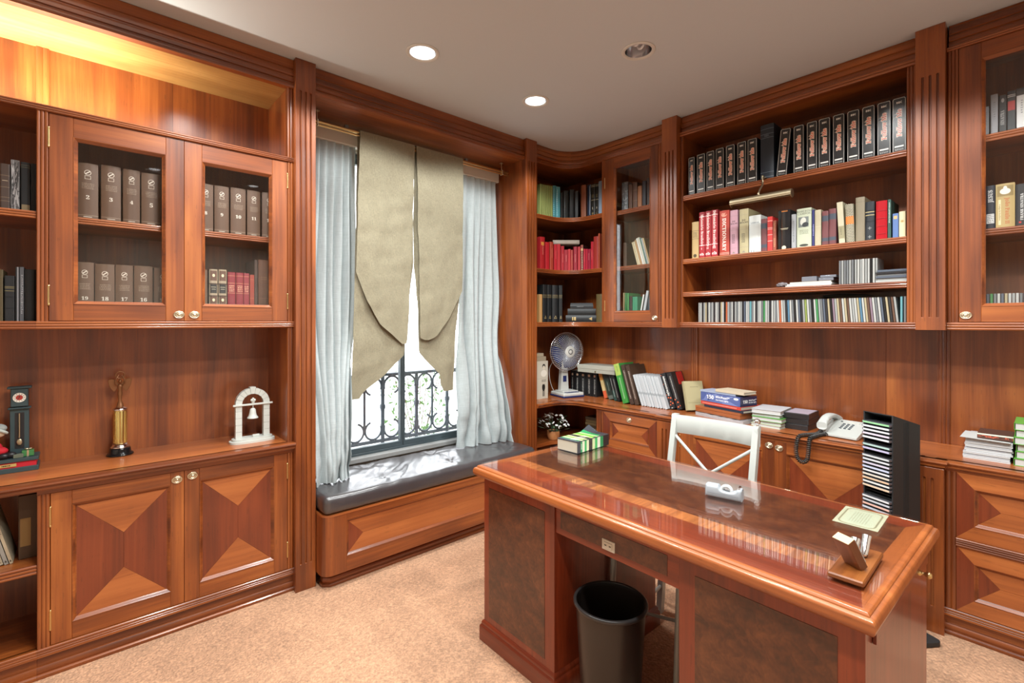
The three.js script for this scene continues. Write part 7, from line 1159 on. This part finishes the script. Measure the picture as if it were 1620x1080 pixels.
{ // telephone
  const t = thing('telephone', 'white desk telephone with handset on the counter', 'telephone', [3.07, CY, -0.755], TB - 0.12);
  const wh = phys({ color: lin(0.47, 0.49, 0.465), roughness: 0.35 });
  const body = mesh('body', prism([[0.1, 0.006], [0.1, 0.014], [0.02, 0.04], [-0.085, 0.07], [-0.1, 0.066], [-0.1, 0.05], [-0.04, 0.03], [0.08, 0.003]], -0.085, 0.1, (u, v, a) => [a, v, u], 0.4), wh, t);
  mesh('foot', cbox(0.06, 0.085, 0, 0.045, -0.09, -0.08, 0.001), wh, t); mesh('foot', cbox(-0.07, -0.045, 0, 0.045, -0.09, -0.08, 0.001), wh, t);
  const sl = (u, v, du, dv, h) => { const a = Math.atan2(0.03, 0.105); const g = rbox(du, h, dv, Math.min(du, dv, h) * 0.3); g.rotateX(a); g.translate(u, 0.0447 + (0.006 - v) * 0.2857 - 0.0 + 0.0, v); return g; };
  const key = phys({ color: lin(0.05, 0.06, 0.07), roughness: 0.5 });
  for (let i = 0; i < 4; i++) for (let j = 0; j < 3; j++) mesh('key', sl(-0.005 + j * 0.021, 0.03 - i * 0.017 - 0.012, 0.012, 0.009, 0.006), key, body);
  for (const u of [-0.026, 0.075]) mesh('key', sl(u, -0.06, 0.01, 0.007, 0.006), key, body);
  mesh('display', sl(0.03, -0.062, 0.06, 0.02, 0.0035), phys({ color: lin(0.5, 0.5, 0.46), roughness: 0.2 }), body);
  // handset: arched bar on the left side
  const hs = []; for (let i = 0; i <= 20; i++) { const u = i / 20; hs.push([-0.062, 0.062 + 0.042 * Math.sin(Math.PI * (0.12 + 0.76 * u)) - 0.006, 0.1 - 0.2 * u]); }
  const H = mesh('handset', (() => { const P = []; const N = hs.length; const rg = hs.map(([x, y, z], i) => { const u = i / (N - 1), end = Math.max(0, Math.abs(u - 0.5) * 2 - 0.55) / 0.45, hw = 0.021 + 0.005 * end, th2 = 0.012 + 0.008 * end, dip = (u < 0.5 ? 0.018 : 0.006) * end; const out = []; for (let k = 0; k < 14; k++) { const a = k / 14 * 6.283; const sq = (q) => Math.sign(q) * Math.pow(Math.abs(q), 0.7); out.push([x + sq(Math.cos(a)) * hw, y - dip + sq(Math.sin(a)) * th2, z]); } return out; }); for (let i = 0; i < N - 1; i++) for (let k = 0; k < 14; k++) { const e = (k + 1) % 14; P.push(...rg[i][k], ...rg[i][e], ...rg[i + 1][e], ...rg[i][k], ...rg[i + 1][e], ...rg[i + 1][k]); } for (const r of [rg[0], rg[N - 1]]) for (let k = 1; k < 13; k++) P.push(...r[0], ...r[k], ...r[k + 1]); return fromTris(P, 0.9); })(), wh, t);
  // coiled cord hanging over the counter edge
  const pts = [[-0.062, 0.03, 0.098], [-0.07, 0.012, 0.13], [-0.082, 0.011, 0.17], [-0.1, 0.011, 0.215], [-0.112, 0.004, 0.248], [-0.116, -0.03, 0.262], [-0.118, -0.075, 0.264], [-0.106, -0.112, 0.264], [-0.085, -0.122, 0.264], [-0.066, -0.108, 0.264], [-0.058, -0.07, 0.264], [-0.056, -0.03, 0.262], [-0.056, 0.005, 0.25], [-0.052, 0.012, 0.215], [-0.055, 0.011, 0.16], [-0.05, 0.011, 0.12], [-0.04, 0.012, 0.1]].map((p) => new THREE.Vector3(...p));
  const cv = new THREE.CatmullRomCurve3(pts), turns = 62, hp = []; const fr = cv.computeFrenetFrames(turns * 8, false);
  for (let i = 0; i <= turns * 8; i++) { const p = cv.getPointAt(i / (turns * 8)), a = i / 8 * 6.283; hp.push(p.addScaledVector(fr.normals[i], Math.cos(a) * 0.0085).addScaledVector(fr.binormals[i], Math.sin(a) * 0.0085)); }
  mesh('coiled_cord', plain(new THREE.TubeGeometry(new THREE.CatmullRomCurve3(hp), turns * 8, 0.0032, 6)), phys({ color: lin(0.03, 0.028, 0.026), roughness: 0.35 }), t, 'dark coiled cord');
}
{ // magazines and green books at the right edge
  let y = CY; const R = mulberry(15);
  for (let i = 0; i < 12; i++) { const w = 0.0072; const t = thing('magazine', 'white magazine, ' + ord(i + 1) + ' from the bottom of the pile by the right edge', 'magazine', [2.985 + (R() - 0.5) * 0.008 + (i > 3 ? 0.006 : 0), y, -0.195 + (R() - 0.5) * 0.006 + (i > 3 ? 0.006 : 0)], TB + (R() - 0.5) * 0.03, 'white magazines in a pile'); mesh('pages', cbox(-0.0745, 0.0745, 0.0005, w - 0.0006, -0.209, -0.001, 0), M.paper, t); mesh('cover', [cbox(-0.075, 0.075, 0, 0.0005, -0.21, 0, 0), cbox(-0.075, 0.075, w - 0.0006, w, -0.21, 0, 0)], paint('#c9cdd6', 0.3), t); mesh('spine', cbox(0.0745, 0.0752, 0, w, -0.21, 0, 0), paint(i % 3 ? '#3a3f42' : '#c9cdd6', 0.4), t); y += w + 0.0002; }
  { const m = solo('paper_sheet', cloth(8, 8, (u, v) => [(u - 0.5) * 0.16, 0.001 + 0.004 * (1 - u) * (1 - v), -0.21 * v], 0.0006), M.paper, 'loose white sheet on top of the magazine pile', 'paper'); m.position.set(2.972, y, -0.2); m.rotation.y = TB; y += 0.002; }
  flatBook('dark brown book with red marbled edge on the magazine pile', 'book', [3.0, y + 0.003, -0.165], TB, 0.022, 0.12, 0.15, '#4a2c22', { flat: true, draw: (c, w, h) => { fill(c, w, h, '#54342a'); for (let i = 0; i < 60; i++) { c.fillStyle = R6() > 0.5 ? '#c0563c' : '#3a221a'; c.fillRect(w * (0.25 + R6() * 0.3), R6() * h, w * 0.14, 3 + R6() * 6); } c.fillStyle = '#cfd2c4'; c.fillRect(w * 0.7, 0, w * 0.3, h); } });
  let q = CY; [['bottom', 0], ['second', 0.008], ['third', 0.012], ['fourth', 0.0], ['fifth', 0.006], ['sixth', 0.002]].forEach(([k, dz], i) => { const w = 0.03; const t = thing('book', 'thick white book with green cover, ' + k + ' in the pile at the right edge', 'book', [2.972 + dz, q, -0.03 + dz * 0.6], TB, 'green covered books at the right edge'); mesh('pages', cbox(-0.076, 0.077, 0.002, w - 0.002, -0.197, -0.003, 0), M.paper, t); mesh('cover', [cbox(-0.08, 0.08, 0, 0.002, -0.2, 0, 0.0004), cbox(-0.08, 0.08, w - 0.002, w, -0.2, 0, 0.0004)], paint('#5aa03c', 0.4), t); mesh('spine', cbox(-0.0805, -0.0785, 0, w, -0.2, 0, 0.0004), paint('#4f9436', 0.4), t); q += w + 0.0004; });
}
{ // flower pot and magazines in the curved lower compartment
  const t = thing('potted_plant', 'small terracotta pot of white flowers in the corner compartment', 'plant', [2.79, 0.45, -2.635]);
  mesh('pot', lathe([[0, 0], [0.036, 0], [0.04, 0.004], [0.049, 0.03], [0.05, 0.05], [0.047, 0.07], [0.042, 0.07], [0.043, 0.05], [0.036, 0.01], [0, 0.01]], 36), phys({ color: lin(0.5, 0.22, 0.08), roughness: 0.6 }), t);
  mesh('soil', cyl(0.043, 0.043, 0.004, 0, 0.06, 0, 24), paint('#2a1d14', 1), t);
  const R = mulberry(44), wm = phys({ color: lin(0.68, 0.7, 0.68), roughness: 0.7 }), gm = phys({ color: lin(0.035, 0.07, 0.03), roughness: 0.6 });
  for (let i = 0; i < 40; i++) {
    const a = R() * 6.283, r = 0.025 + 0.095 * Math.sqrt(R()), h = 0.1 + 0.12 * (1 - (r / 0.13) * (r / 0.13)) * (0.6 + 0.4 * R()) + 0.01 * R(); const e = [Math.cos(a) * r, h, Math.sin(a) * r];
    if (i % 2 === 0) mesh('stem', tube([[Math.cos(a) * 0.012, 0.06, Math.sin(a) * 0.012], [e[0] * 0.5, h * 0.75, e[2] * 0.5], e], 0.0012, 8, 4), gm, t);
    const pet = []; for (let k = 0; k < 5; k++) { const g = ball(0.0075, 0.007, 0, 0, [1, 0.4, 0.75], 8, 6); g.rotateZ(0.5); g.rotateY(k * 1.257); pet.push(g); } const b = mesh('blossom', pet, wm, t); b.position.set(...e); b.rotation.set(R() * 1.2 - 0.2, R() * 6, R() * 0.8);
  }
  for (let i = 0; i < 22; i++) { const a = R() * 6.283, r = 0.05 + 0.08 * R(), h = 0.08 + 0.09 * R(); const g = new THREE.SphereGeometry(0.02, 8, 6); g.scale(1.3, 0.08, 0.5); const m = mesh('leaf', plain(g), gm, t); m.position.set(Math.cos(a) * r, h, Math.sin(a) * r); m.rotation.set(0, -a, -0.3 + R() * 0.6); }
  for (let i = 0; i < 9; i++) { const col = ['#5a4a30', '#6b5a3c', '#3f3324'][i % 3]; flatBook('old brown magazine in the corner compartment, ' + ord(i + 1) + ' from the bottom', 'magazine', [2.96 + (i % 2) * 0.006, 0.45 + i * 0.0208, -2.36], TB, 0.02, 0.18, 0.2, col, { name: 'magazine', flat: true, group: 'old magazines in the corner compartment' }); }
}
renderer.render(scene, camera);
